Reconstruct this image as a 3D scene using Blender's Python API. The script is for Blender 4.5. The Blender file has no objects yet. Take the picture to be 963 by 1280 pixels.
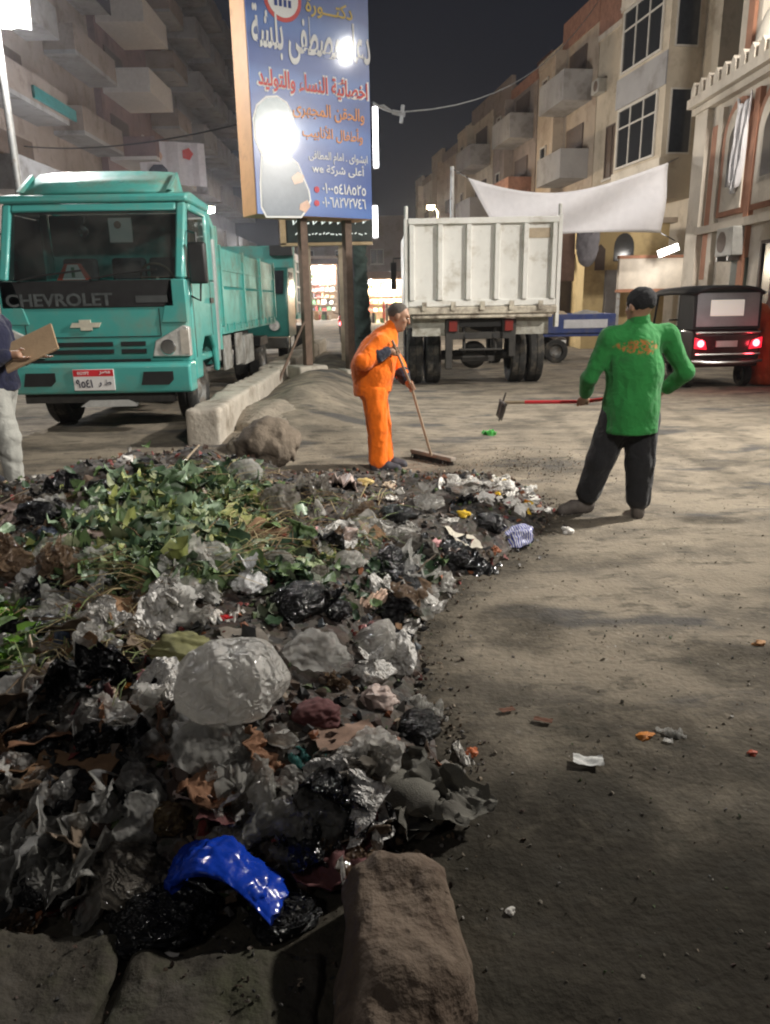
import bpy, bmesh, math, random
import numpy as np
from mathutils import Vector, Matrix, Euler

# ------------------------------------------------------------------ camera, sky, exposure
S = bpy.context.scene
COL = S.collection
F, CX, CY, H = 930.0, 481.5, 640.0, 1.55
TH, ROLL = math.radians(15.9), math.radians(1.0)
_f = Vector((0, math.cos(TH), -math.sin(TH))); _r0 = Vector((1, 0, 0)); _u0 = _r0.cross(_f)
_r = math.cos(ROLL) * _r0 - math.sin(ROLL) * _u0
_u = math.sin(ROLL) * _r0 + math.cos(ROLL) * _u0
cam_d = bpy.data.cameras.new("camera"); cam = bpy.data.objects.new("camera", cam_d); COL.objects.link(cam)
cam.matrix_world = Matrix(((_r.x, _u.x, -_f.x, 0), (_r.y, _u.y, -_f.y, 0), (_r.z, _u.z, -_f.z, H), (0, 0, 0, 1)))
cam_d.sensor_fit = 'VERTICAL'; cam_d.sensor_height = 36; cam_d.lens = 36 * F / 1280
cam_d.clip_start = 0.05; cam_d.clip_end = 600
S.camera = cam
W = bpy.data.worlds.new("World"); S.world = W; W.use_nodes = True
_bg = W.node_tree.nodes["Background"]
_sky = W.node_tree.nodes.new("ShaderNodeTexSky"); _sky.sky_type = 'NISHITA'; _sky.sun_disc = False
_sky.sun_elevation = math.radians(3); _sky.sun_rotation = math.radians(200)
_hs = W.node_tree.nodes.new("ShaderNodeMixRGB"); _hs.inputs[0].default_value = 0.9
_hs.inputs[2].default_value = (1.15, 1.24, 1.85, 1)
W.node_tree.links.new(_sky.outputs[0], _hs.inputs[1]); W.node_tree.links.new(_hs.outputs[0], _bg.inputs[0])
_bg.inputs[1].default_value = 0.0065
S.view_settings.view_transform = 'Standard'; S.view_settings.look = 'None'
S.view_settings.exposure = 0.3; S.view_settings.gamma = 1.0
S.view_settings.use_curve_mapping = False
S.cycles.use_denoising = True
S.cycles.filter_width = 2.1
S.cycles.max_bounces = 7; S.cycles.transparent_max_bounces = 24
S.cycles.sample_clamp_indirect = 4.0
S.cycles.caustics_reflective = False; S.cycles.caustics_refractive = False

def ray(px, py):
    d = _f + ((px - CX) / F) * _r + (-(py - CY) / F) * _u
    return d
def atz(px, py, z=0.0):
    d = ray(px, py); return Vector((0, 0, H)) + d * ((z - H) / d.z)
def aty(px, py, y):
    d = ray(px, py); return Vector((0, 0, H)) + d * (y / d.y)

# ------------------------------------------------------------------ materials
_mats = {}
def M(name, col, rough=.7, metal=0.0, var=.2, scale=6.0, bump=0.0, bscale=40.0, spec=.5, dirt=None, coat=0.0,
      emit=None, estr=0.0, alpha=1.0, sheen=0.0, stretch=None):
    if name in _mats: return _mats[name]
    m = bpy.data.materials.new(name); m.use_nodes = True
    nt = m.node_tree; N = nt.nodes; L = nt.links
    b = N["Principled BSDF"]
    b.inputs["Roughness"].default_value = rough; b.inputs["Metallic"].default_value = metal
    b.inputs["Specular IOR Level"].default_value = spec
    b.inputs["Coat Weight"].default_value = coat; b.inputs["Coat Roughness"].default_value = .08
    b.inputs["Sheen Weight"].default_value = sheen
    tc = N.new("ShaderNodeTexCoord"); src = tc.outputs["Object"]
    if stretch:
        mp = N.new("ShaderNodeMapping"); mp.inputs["Scale"].default_value = stretch
        L.new(src, mp.inputs[0]); src = mp.outputs[0]
    n = N.new("ShaderNodeTexNoise"); n.inputs["Scale"].default_value = scale; n.inputs["Detail"].default_value = 6
    n.inputs["Roughness"].default_value = .65
    L.new(src, n.inputs[0])
    rp = N.new("ShaderNodeValToRGB")
    lo = [max(0, c * (1 - var)) for c in col[:3]] + [1]; hi = [min(1, c * (1 + var)) for c in col[:3]] + [1]
    rp.color_ramp.elements[0].position = .3; rp.color_ramp.elements[1].position = .7
    rp.color_ramp.elements[0].color = lo; rp.color_ramp.elements[1].color = hi
    L.new(n.outputs[0], rp.inputs[0]); out = rp.outputs[0]
    if dirt:
        dc, dlo, dhi, dsc = dirt
        n2 = N.new("ShaderNodeTexNoise"); n2.inputs["Scale"].default_value = dsc; n2.inputs["Detail"].default_value = 8
        n2.inputs["Roughness"].default_value = .7
        L.new(src, n2.inputs[0])
        mr = N.new("ShaderNodeMapRange"); mr.inputs[1].default_value = dlo; mr.inputs[2].default_value = dhi
        L.new(n2.outputs[0], mr.inputs[0])
        mx = N.new("ShaderNodeMixRGB"); mx.inputs[2].default_value = list(dc[:3]) + [1]
        L.new(mr.outputs[0], mx.inputs[0]); L.new(out, mx.inputs[1]); out = mx.outputs[0]
        rr = N.new("ShaderNodeMapRange"); rr.inputs[3].default_value = rough; rr.inputs[4].default_value = max(rough, .75)
        L.new(mr.outputs[0], rr.inputs[0]); L.new(rr.outputs[0], b.inputs["Roughness"])
    L.new(out, b.inputs["Base Color"])
    if bump:
        n3 = N.new("ShaderNodeTexNoise"); n3.inputs["Scale"].default_value = bscale; n3.inputs["Detail"].default_value = 5
        L.new(src, n3.inputs[0])
        bp = N.new("ShaderNodeBump"); bp.inputs["Strength"].default_value = bump; bp.inputs["Distance"].default_value = .02
        L.new(n3.outputs[0], bp.inputs["Height"]); L.new(bp.outputs[0], b.inputs["Normal"])
    if emit:
        b.inputs["Emission Color"].default_value = list(emit) + [1]; b.inputs["Emission Strength"].default_value = estr
    b.inputs["Alpha"].default_value = alpha
    _mats[name] = m; return m

def crease(m, sc=2.2, st=.9, dist=.06):
    nt = m.node_tree; N = nt.nodes; L = nt.links; b = N["Principled BSDF"]
    tc = N.new("ShaderNodeTexCoord"); prev = None
    for k, (s_, w) in enumerate(((sc, 1.0), (sc * 2.7, .45), (sc * 7, .07))):
        n = N.new("ShaderNodeTexNoise"); n.inputs["Scale"].default_value = s_; n.inputs["Detail"].default_value = 1.5; n.inputs["Distortion"].default_value = .6; L.new(tc.outputs["Object"], n.inputs[0])
        a = N.new("ShaderNodeMath"); a.operation = 'SUBTRACT'; a.inputs[1].default_value = .5; L.new(n.outputs[0], a.inputs[0])
        c = N.new("ShaderNodeMath"); c.operation = 'ABSOLUTE'; L.new(a.outputs[0], c.inputs[0])
        e = N.new("ShaderNodeMath"); e.operation = 'MULTIPLY'; e.inputs[1].default_value = -w; L.new(c.outputs[0], e.inputs[0])
        if prev is None: prev = e.outputs[0]
        else:
            f = N.new("ShaderNodeMath"); f.operation = 'ADD'; L.new(prev, f.inputs[0]); L.new(e.outputs[0], f.inputs[1]); prev = f.outputs[0]
    bp = N.new("ShaderNodeBump"); bp.inputs["Strength"].default_value = st; bp.inputs["Distance"].default_value = dist
    L.new(prev, bp.inputs["Height"]); L.new(bp.outputs[0], b.inputs["Normal"]); return m

def film(name, col, a0=.3, a1=.85, rough=.22, scale=5.0):
    """thin crumpled plastic: clouded, partly see-through, glossy"""
    if name in _mats: return _mats[name]
    m = M(name, col, rough=rough, var=.25, scale=scale, spec=.75); crease(m, 1.4, 1.0, .16)
    nt = m.node_tree; N = nt.nodes; L = nt.links; b = N["Principled BSDF"]
    tc = N.new("ShaderNodeTexCoord"); n = N.new("ShaderNodeTexNoise"); n.inputs["Scale"].default_value = scale * 1.3
    n.inputs["Detail"].default_value = 5; L.new(tc.outputs["Object"], n.inputs[0])
    mr = N.new("ShaderNodeMapRange"); mr.inputs[1].default_value = .35; mr.inputs[2].default_value = .68
    mr.inputs[3].default_value = a0; mr.inputs[4].default_value = a1
    L.new(n.outputs[0], mr.inputs[0]); L.new(mr.outputs[0], b.inputs["Alpha"])
    b.inputs["Coat Weight"].default_value = .6; b.inputs["Coat Roughness"].default_value = .06
    tr = N.new("ShaderNodeBsdfTranslucent"); tr.inputs[0].default_value = list(col[:3]) + [1]; mx = N.new("ShaderNodeMixShader"); mx.inputs[0].default_value = .45
    L.new(b.outputs[0], mx.inputs[1]); L.new(tr.outputs[0], mx.inputs[2]); L.new(mx.outputs[0], N["Material Output"].inputs[0])
    return m

def glass(name, tint=(.35, .42, .42), rough=.04, refl=1.0):
    if name in _mats: return _mats[name]
    m = bpy.data.materials.new(name); m.use_nodes = True; nt = m.node_tree; N = nt.nodes; L = nt.links
    N.remove(N["Principled BSDF"]); o = N["Material Output"]
    t = N.new("ShaderNodeBsdfTransparent"); t.inputs[0].default_value = list(tint) + [1]
    g = N.new("ShaderNodeBsdfGlossy"); g.inputs["Roughness"].default_value = rough
    g.inputs[0].default_value = (refl, refl, refl, 1)
    fr = N.new("ShaderNodeFresnel"); fr.inputs[0].default_value = 1.6
    tc = N.new("ShaderNodeTexCoord"); nz = N.new("ShaderNodeTexNoise"); nz.inputs["Scale"].default_value = 3; nz.inputs["Detail"].default_value = 6
    L.new(tc.outputs["Object"], nz.inputs[0])
    df = N.new("ShaderNodeBsdfDiffuse"); df.inputs[0].default_value = (.3, .29, .26, 1)
    mr = N.new("ShaderNodeMapRange"); mr.inputs[1].default_value = .4; mr.inputs[2].default_value = .8; mr.inputs[3].default_value = .03; mr.inputs[4].default_value = .16
    L.new(nz.outputs[0], mr.inputs[0])
    m1 = N.new("ShaderNodeMixShader"); L.new(fr.outputs[0], m1.inputs[0]); L.new(t.outputs[0], m1.inputs[1]); L.new(g.outputs[0], m1.inputs[2])
    m2 = N.new("ShaderNodeMixShader"); L.new(mr.outputs[0], m2.inputs[0]); L.new(m1.outputs[0], m2.inputs[1]); L.new(df.outputs[0], m2.inputs[2])
    L.new(m2.outputs[0], o.inputs[0]); _mats[name] = m; return m

# ------------------------------------------------------------------ mesh builder
class MB:
    def __init__(s): s.v = []; s.f = []; s.mi = []
    def add(s, vs, fs, mi=0):
        o = len(s.v); s.v += [tuple(v) for v in vs]
        for f in fs: s.f.append(tuple(i + o for i in f)); s.mi.append(mi)
        return s
    def box(s, c, d, rot=None, mi=0):
        hx, hy, hz = d[0] / 2, d[1] / 2, d[2] / 2
        vs = [Vector((x, y, z)) for x in (-hx, hx) for y in (-hy, hy) for z in (-hz, hz)]
        if rot is not None:
            R = Euler(rot).to_matrix(); vs = [R @ v for v in vs]
        c = Vector(c)
        return s.add([v + c for v in vs], [(0, 1, 3, 2), (4, 6, 7, 5), (0, 4, 5, 1), (2, 3, 7, 6), (0, 2, 6, 4), (1, 5, 7, 3)], mi)
    def bb(s, x0, x1, y0, y1, z0, z1, mi=0):
        return s.box(((x0 + x1) / 2, (y0 + y1) / 2, (z0 + z1) / 2), (abs(x1 - x0), abs(y1 - y0), abs(z1 - z0)), None, mi)
    def tube(s, pts, r, n=8, mi=0, cap=True, flat=1.0):
        pts = [Vector(p) for p in pts]; rs = r if hasattr(r, '__len__') else [r] * len(pts)
        vs = []; k = len(pts); t0 = (pts[1] - pts[0]).normalized()
        ref = Vector((0, 0, 1)) if abs(t0.z) < .9 else Vector((1, 0, 0))
        nx = t0.cross(ref).normalized()
        for i, p in enumerate(pts):
            t = ((pts[min(i + 1, k - 1)] - pts[max(i - 1, 0)])).normalized()
            nx = (nx - t * nx.dot(t)).normalized(); ny = t.cross(nx)
            for j in range(n):
                a = 2 * math.pi * j / n
                vs.append(p + rs[i] * (math.cos(a) * nx + flat * math.sin(a) * ny))
        fs = [(i * n + j, i * n + (j + 1) % n, (i + 1) * n + (j + 1) % n, (i + 1) * n + j) for i in range(k - 1) for j in range(n)]
        if cap: fs += [tuple(range(n - 1, -1, -1)), tuple(range((k - 1) * n, k * n))]
        return s.add(vs, fs, mi)
    def lathe(s, prof, c=(0, 0, 0), axis='z', n=24, mi=0):
        """prof: (radius, height) pairs; closed caps when the radius is 0"""
        vs = []
        for r, h in prof:
            for j in range(n):
                a = 2 * math.pi * j / n; u, w = r * math.cos(a), r * math.sin(a)
                vs.append({'z': (u, w, h), 'x': (h, u, w), 'y': (u, h, w)}[axis])
        fs = [(i * n + j, i * n + (j + 1) % n, (i + 1) * n + (j + 1) % n, (i + 1) * n + j) for i in range(len(prof) - 1) for j in range(n)]
        c = Vector(c)
        return s.add([Vector(v) + c for v in vs], fs, mi)
    def prism(s, poly, a0, a1, axis='x', mi=0):
        """extrude a 2-D polygon along an axis: axis x takes (y,z), y takes (x,z), z takes (x,y)"""
        def P(p, a): return {'x': (a, p[0], p[1]), 'y': (p[0], a, p[1]), 'z': (p[0], p[1], a)}[axis]
        n = len(poly); vs = [P(p, a0) for p in poly] + [P(p, a1) for p in poly]
        fs = [tuple(range(n)), tuple(range(2 * n - 1, n - 1, -1))] + [(i, i + n, (i + 1) % n + n, (i + 1) % n) for i in range(n)]
        return s.add(vs, fs, mi)
    def quad(s, a, b, c, d, mi=0): return s.add([a, b, c, d], [(0, 1, 2, 3)], mi)
    def build(s, name, mats, parent=None, loc=None, rot=None, bevel=0.0, smooth=True, ang=38, seg=2, fixn=True):
        me = bpy.data.meshes.new(name); me.from_pydata(s.v, [], s.f)
        mats = mats if isinstance(mats, (list, tuple)) else [mats]
        for m in mats: me.materials.append(m)
        if len(mats) > 1: me.polygons.foreach_set("material_index", s.mi)
        if fixn:
            bm = bmesh.new(); bm.from_mesh(me); bmesh.ops.recalc_face_normals(bm, faces=bm.faces); bm.to_mesh(me); bm.free()
        if smooth:
            me.polygons.foreach_set("use_smooth", [True] * len(me.polygons)); me.set_sharp_from_angle(angle=math.radians(ang))
        me.update()
        o = bpy.data.objects.new(name, me); COL.objects.link(o)
        if parent: o.parent = parent
        if loc is not None: o.location = loc
        if rot is not None: o.rotation_euler = rot
        if bevel:
            b = o.modifiers.new("bevel", 'BEVEL'); b.width = bevel; b.segments = seg; b.limit_method = 'ANGLE'; b.angle_limit = math.radians(40)
        return o

def mesh_np(name, V, Fq, mat, parent=None, loc=None, smooth=True, ang=None):
    me = bpy.data.meshes.new(name); me.from_pydata(np.asarray(V).tolist(), [], np.asarray(Fq).tolist() if not isinstance(Fq, list) else Fq)
    for m in (mat if isinstance(mat, (list, tuple)) else [mat]): me.materials.append(m)
    if smooth:
        me.polygons.foreach_set("use_smooth", [True] * len(me.polygons))
        if ang: me.set_sharp_from_angle(angle=math.radians(ang))
    o = bpy.data.objects.new(name, me); COL.objects.link(o)
    if parent: o.parent = parent
    if loc is not None: o.location = loc
    return o

def thing(name, label, cat, loc=(0, 0, 0), rz=0, group=None):
    o = bpy.data.objects.new(name, None); COL.objects.link(o); o.empty_display_size = .2
    o.location = loc; o.rotation_euler = (0, 0, rz); o['label'] = label; o['category'] = cat
    if group: o['group'] = group
    return o
def tag(o, label, cat, group=None):
    o['label'] = label; o['category'] = cat
    if group: o['group'] = group
    return o
def kind(o, k): o['kind'] = k; return o

def children_of(o): return [c for c in bpy.data.objects if c.parent == o]
def dup(o, loc=None, rz=None, label=None, parent=None):
    c = o.copy(); COL.objects.link(c)
    if parent: c.parent = parent
    if loc is not None: c.location = loc
    if rz is not None: c.rotation_euler = (0, 0, rz)
    if label: c['label'] = label
    for ch in children_of(o): dup(ch, parent=c)
    return c

# ------------------------------------------------------------------ lettering (Arabic joined forms, laid out right to left)
_AR = {'ا': (0xFE8D, 2), 'أ': (0xFE83, 2), 'إ': (0xFE87, 2), 'آ': (0xFE81, 2), 'ب': (0xFE8F, 4), 'ة': (0xFE93, 2), 'ت': (0xFE95, 4), 'ث': (0xFE99, 4),
       'ج': (0xFE9D, 4), 'ح': (0xFEA1, 4), 'خ': (0xFEA5, 4), 'د': (0xFEA9, 2), 'ذ': (0xFEAB, 2), 'ر': (0xFEAD, 2), 'ز': (0xFEAF, 2), 'س': (0xFEB1, 4),
       'ش': (0xFEB5, 4), 'ص': (0xFEB9, 4), 'ض': (0xFEBD, 4), 'ط': (0xFEC1, 4), 'ظ': (0xFEC5, 4), 'ع': (0xFEC9, 4), 'غ': (0xFECD, 4), 'ف': (0xFED1, 4),
       'ق': (0xFED5, 4), 'ك': (0xFED9, 4), 'ل': (0xFEDD, 4), 'م': (0xFEE1, 4), 'ن': (0xFEE5, 4), 'ه': (0xFEE9, 4), 'و': (0xFEED, 2), 'ى': (0xFEEF, 2),
       'ي': (0xFEF1, 4), 'ئ': (0xFE89, 4), 'ء': (0xFE80, 1), 'ـ': (0x0640, 0)}
_LA = {'ا': 0xFEFB, 'أ': 0xFEF7, 'إ': 0xFEF9}
def arabic(t):
    out = []; i = 0; n = len(t)
    def joins_next(c): return c in _AR and (_AR[c][1] in (4, 0))
    def joins_prev(c): return c in _AR and _AR[c][1] != 1
    while i < n:
        c = t[i]
        if c not in _AR: out.append(c); i += 1; continue
        prev = i > 0 and joins_next(t[i - 1]) and joins_prev(c)
        if c == 'ل' and i + 1 < n and t[i + 1] in _LA:
            out.append(chr(_LA[t[i + 1]] + (1 if prev else 0))); i += 2; continue
        nxt = i + 1 < n and joins_next(c) and joins_prev(t[i + 1])
        b, k = _AR[c]
        if k == 0: out.append(c)
        elif k == 1: out.append(chr(b))
        elif k == 2: out.append(chr(b + (1 if prev else 0)))
        else: out.append(chr(b + (3 if prev and nxt else 2 if nxt else 1 if prev else 0)))
        i += 1
    s = out[::-1]; res = []; j = 0
    while j < len(s):                       # digits and Latin runs keep their own direction
        if s[j] in '٠١٢٣٤٥٦٧٨٩0123456789' or s[j].isascii() and s[j].isalpha():
            k = j
            while k < len(s) and (s[k] in '٠١٢٣٤٥٦٧٨٩0123456789' or s[k].isascii() and s[k].isalpha()): k += 1
            res += s[j:k][::-1]; j = k
        else: res.append(s[j]); j += 1
    return ''.join(res)

def text_mb(t, height=None, width=None, bold=0.0, ext=.002):
    """letters as geometry in the xz plane facing -y, centred on their box; returns an MB"""
    c = bpy.data.curves.new("lettering", 'FONT'); c.body = t; c.resolution_u = 3; c.offset = bold; c.extrude = ext; c.size = 1
    o = bpy.data.objects.new("lettering", c); COL.objects.link(o)
    me = bpy.data.meshes.new_from_object(o.evaluated_get(bpy.context.evaluated_depsgraph_get()))
    bpy.data.objects.remove(o); bpy.data.curves.remove(c)
    V = np.array([v.co[:] for v in me.vertices]) if len(me.vertices) else np.zeros((1, 3))
    Fs = [tuple(p.vertices) for p in me.polygons]; bpy.data.meshes.remove(me)
    lo, hi = V.min(0), V.max(0); V[:, :2] -= ((lo + hi) / 2)[:2]
    sx = width / (hi[0] - lo[0]) if width else height / (hi[1] - lo[1])
    sy = height / (hi[1] - lo[1]) if height else sx
    if not width: sx = sy
    m = MB(); m.add([(v[0] * sx, -v[2], v[1] * sy) for v in V], Fs); return m
def put_text(t, loc, mat, parent, height=None, width=None, bold=0.0, name="lettering", rot=None, ext=.002):
    m = text_mb(t, height, width, bold, ext)
    return m.build(name, mat, parent, loc=loc, rot=rot, smooth=False)

# ------------------------------------------------------------------ implicit surfaces -> one continuous skin
class Blob:
    def __init__(s, lo, hi, vox):
        s.vox = vox; s.lo = np.array(lo, float); n = np.ceil((np.array(hi) - s.lo) / vox).astype(int) + 1
        s.n = n; s.D = np.full(n, .5, np.float32)
        s.ax = [s.lo[i] + np.arange(n[i]) * vox for i in range(3)]
    def _sl(s, lo, hi):
        a = np.clip(np.floor((np.array(lo) - s.lo) / s.vox).astype(int), 0, s.n - 1); b = np.clip(np.ceil((np.array(hi) - s.lo) / s.vox).astype(int) + 1, 1, s.n)
        sl = tuple(slice(a[i], max(b[i], a[i] + 1)) for i in range(3))
        g = np.meshgrid(*[s.ax[i][sl[i]] for i in range(3)], indexing='ij'); return sl, g
    def _mix(s, sl, d, k):
        a = s.D[sl]; d = d.astype(np.float32)
        h = np.clip(.5 + .5 * (a - d) / k, 0, 1); s.D[sl] = a * (1 - h) + d * h - k * h * (1 - h)
    def cap(s, a, b, ra, rb=None, k=.03):
        rb = ra if rb is None else rb; a = np.array(a, float); b = np.array(b, float); m = max(ra, rb) + k + 2 * s.vox
        sl, (X, Y, Z) = s._sl(np.minimum(a, b) - m, np.maximum(a, b) + m)
        ab = b - a; L2 = max(ab @ ab, 1e-9)
        t = np.clip(((X - a[0]) * ab[0] + (Y - a[1]) * ab[1] + (Z - a[2]) * ab[2]) / L2, 0, 1)
        d = np.sqrt((X - a[0] - t * ab[0]) ** 2 + (Y - a[1] - t * ab[1]) ** 2 + (Z - a[2] - t * ab[2]) ** 2) - (ra + (rb - ra) * t)
        s._mix(sl, d, k); return s
    def chain(s, pts, rs, k=.03):
        for i in range(len(pts) - 1): s.cap(pts[i], pts[i + 1], rs[i], rs[i + 1], k)
        return s
    def ell(s, c, r, rot=None, k=.03):
        c = np.array(c, float); r = np.array(r, float); m = r.max() + k + 2 * s.vox
        sl, (X, Y, Z) = s._sl(c - m, c + m); P = np.stack([X - c[0], Y - c[1], Z - c[2]], -1)
        if rot is not None: P = P @ np.array(Euler(rot).to_matrix())
        q = np.sqrt(((P / r) ** 2).sum(-1)); g = np.sqrt(((P / r ** 2) ** 2).sum(-1)) + 1e-6
        s._mix(sl, q * (q - 1) / g, k); return s
    def cut(s, p, n):
        """remove everything on the side n points to"""
        X, Y, Z = np.meshgrid(*s.ax, indexing='ij'); n = np.array(n, float) / np.linalg.norm(n)
        s.D = np.maximum(s.D, -((p[0] - X) * n[0] + (p[1] - Y) * n[1] + (p[2] - Z) * n[2])).astype(np.float32); return s
    def wrinkle(s, amp, fr, seed=0, stretch=(1, 1, 1), ridged=True):
        rg = np.random.RandomState(seed); X, Y, Z = np.meshgrid(*s.ax, indexing='ij'); X = X * stretch[0]; Y = Y * stretch[1]; Z = Z * stretch[2]
        t = np.zeros_like(s.D)
        for i in range(5):
            d = rg.normal(size=3); d /= np.linalg.norm(d); f = fr * (1.45 ** i); e = rg.normal(size=3)
            w = np.sin(f * .6 * (X * e[0] + Y * e[1] + Z * e[2]) + rg.rand() * 6)
            q = np.sin(f * (X * d[0] + Y * d[1] + Z * d[2]) + 1.3 * w + rg.rand() * 6)
            t += ((1 - 2 * np.abs(q)) if ridged else q) / (1.3 ** i)
        s.D += (amp * .45 * t).astype(np.float32); return s
    def mesh(s):
        D = s.D; n = s.n; ins = D < 0; V = np.zeros(tuple(n - 1) + (3,), np.float64); C = np.zeros(tuple(n - 1))
        base = [np.arange(n[i] - 1) for i in range(3)]
        for ax in range(3):
            o1, o2 = [q for q in range(3) if q != ax]
            for i in (0, 1):
                for j in (0, 1):
                    sa = [None] * 3; sb = [None] * 3
                    sa[ax] = slice(0, -1); sb[ax] = slice(1, None)
                    sa[o1] = sb[o1] = slice(i, n[o1] - 1 + i); sa[o2] = sb[o2] = slice(j, n[o2] - 1 + j)
                    A = D[tuple(sa)]; B = D[tuple(sb)]; cr = (A < 0) != (B < 0)
                    den = np.where(cr, A - B, 1); t = np.where(cr, A / den, 0)
                    V[..., ax] += np.where(cr, t, 0); V[..., o1] += cr * i; V[..., o2] += cr * j; C += cr
        idx = np.full(C.shape, -1); act = C > 0; idx[act] = np.arange(act.sum())
        g = np.stack(np.nonzero(act), -1); P = s.lo + (g + V[act] / C[act][:, None]) * s.vox
        Q = []
        for ax in range(3):
            o1, o2 = [(1, 2), (2, 0), (0, 1)][ax]
            sa = [slice(None)] * 3; sb = [slice(None)] * 3; sa[ax] = slice(0, -1); sb[ax] = slice(1, None)
            cr = ins[tuple(sa)] != ins[tuple(sb)]; e = np.stack(np.nonzero(cr), -1)
            e = e[(e[:, o1] > 0) & (e[:, o2] > 0) & (e[:, o1] < n[o1] - 1) & (e[:, o2] < n[o2] - 1)]
            if not len(e): continue
            fl = ins[tuple(e.T)]
            def ix(a, b): q = e.copy(); q[:, o1] -= a; q[:, o2] -= b; return idx[tuple(q.T)]
            q = np.stack([ix(1, 1), ix(0, 1), ix(0, 0), ix(1, 0)], -1); q[~fl] = q[~fl][:, ::-1]; Q.append(q)
        Q = np.concatenate(Q) if Q else np.zeros((0, 4), int); Q = Q[(Q >= 0).all(1)]
        for it in range(1):
            acc = np.zeros_like(P); cnt = np.zeros(len(P))
            for a in range(4):
                np.add.at(acc, Q[:, a], P[Q[:, (a + 1) % 4]]); np.add.at(cnt, Q[:, a], 1)
            P = .5 * P + .5 * acc / np.maximum(cnt, 1)[:, None]
        return P, Q
    def obj(s, name, mat, parent=None, origin=None):
        P, Q = s.mesh()
        if origin is not None: P = P - np.array(origin)
        return mesh_np(name, P, Q, mat, parent, loc=None if (origin is None or parent) else origin)

def grip(B, g, axis, wrist, rh=.014, k=.006):
    """a hand closed on a shaft: palm, four unequal fingers bent round it, thumb against them"""
    g = Vector(g); a = Vector(axis).normalized(); w = Vector(wrist); n = (w - g); n = (n - a * n.dot(a)).normalized(); t = a.cross(n)
    R = rh + .009
    B.chain([w, g + n * (R + .012)], [.027, .03], k=.02)
    B.cap(g + n * (R + .012) - a * .028, g + n * (R + .012) + a * .028, .017, .016, k=.015)
    for i, (off, ln) in enumerate(((-.036, 150), (-.012, 185), (.012, 190), (.036, 175))):
        pts = []
        for q in range(4):
            th = math.radians(20 + ln * q / 3)
            pts.append(g + a * off + R * (math.cos(th) * n + math.sin(th) * t))
        B.chain(pts, [.0105, .0095, .009, .008], k)
    th = [math.radians(x) for x in (-15, -75, -125)]
    B.chain([g + a * .042 + R * 1.05 * (math.cos(x) * n + math.sin(x) * t) for x in th], [.0125, .011, .009], k)

# ------------------------------------------------------------------ numeric noise for terrain
_rg = np.random.RandomState(7)
_WV = [(_rg.normal(size=2), _rg.rand() * 6.28) for _ in range(60)]
def nz(x, y, fr, seed=0, oct=5):
    t = 0; a = 1.0
    for i in range(oct):
        for j in range(4):
            d, p = _WV[(seed * 7 + i * 4 + j) % 60]
            t = t + a * np.sin(fr * (d[0] * x + d[1] * y) + p + 1.3 * np.sin(fr * .7 * (d[1] * x - d[0] * y) + p * 2))
        fr *= 1.9; a *= .55
    return t / 6.0
def sst(x, a, b):
    t = np.clip((x - a) / (b - a), 0, 1); return t * t * (3 - 2 * t)
def gz(x, y):
    x = np.asarray(x, float); y = np.asarray(y, float)
    z = .022 * nz(x, y, 1.3, 1) + .010 * nz(x, y, 6.0, 3, 4)
    far = 1 - sst(np.abs(x) + np.abs(y - 5), 14, 30); z = z * (.25 + .75 * far)
    z = z + .34 * np.exp(-((x + 1.15) / .75) ** 2) * sst(y, 7.6, 11.0) * (1 - sst(y, 17, 26)) * (1 + .2 * nz(x, y, 2.2, 5))
    z = z + .011 * nz(x, y, 9.0, 2, 4) * sst(3.4 - y, 0, .8) * sst(x, -.3, .3)
    z = z + .05 * np.exp(-((y - 7.2 - .3 * np.sin(x * 1.5)) / .35) ** 2) * sst(x, .2, 1.2) * (1 - sst(x, 1.6, 2.6))
    return z

# ------------------------------------------------------------------ ground
def axis(lo, hi, d0, c0, c1, gr=1.09):
    a = list(np.arange(c0, c1, d0)); d = d0; v = c1
    while v < hi: a.append(v); d *= gr; v += d
    a.append(hi); d = d0; v = c0 - d0; b = []
    while v > lo: b.append(v); d *= gr; v -= d
    b.append(lo); return np.array(b[::-1] + a)
gx, gy = axis(-70, 70, .045, -3.4, 4.2), axis(-25, 220, .045, .6, 9.0)
GX, GY = np.meshgrid(gx, gy, indexing='ij'); GZ = gz(GX, GY)
ni, nj = GX.shape; I = np.arange(ni * nj).reshape(ni, nj)
GQ = np.stack([I[:-1, :-1], I[1:, :-1], I[1:, 1:], I[:-1, 1:]], -1).reshape(-1, 4)

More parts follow.
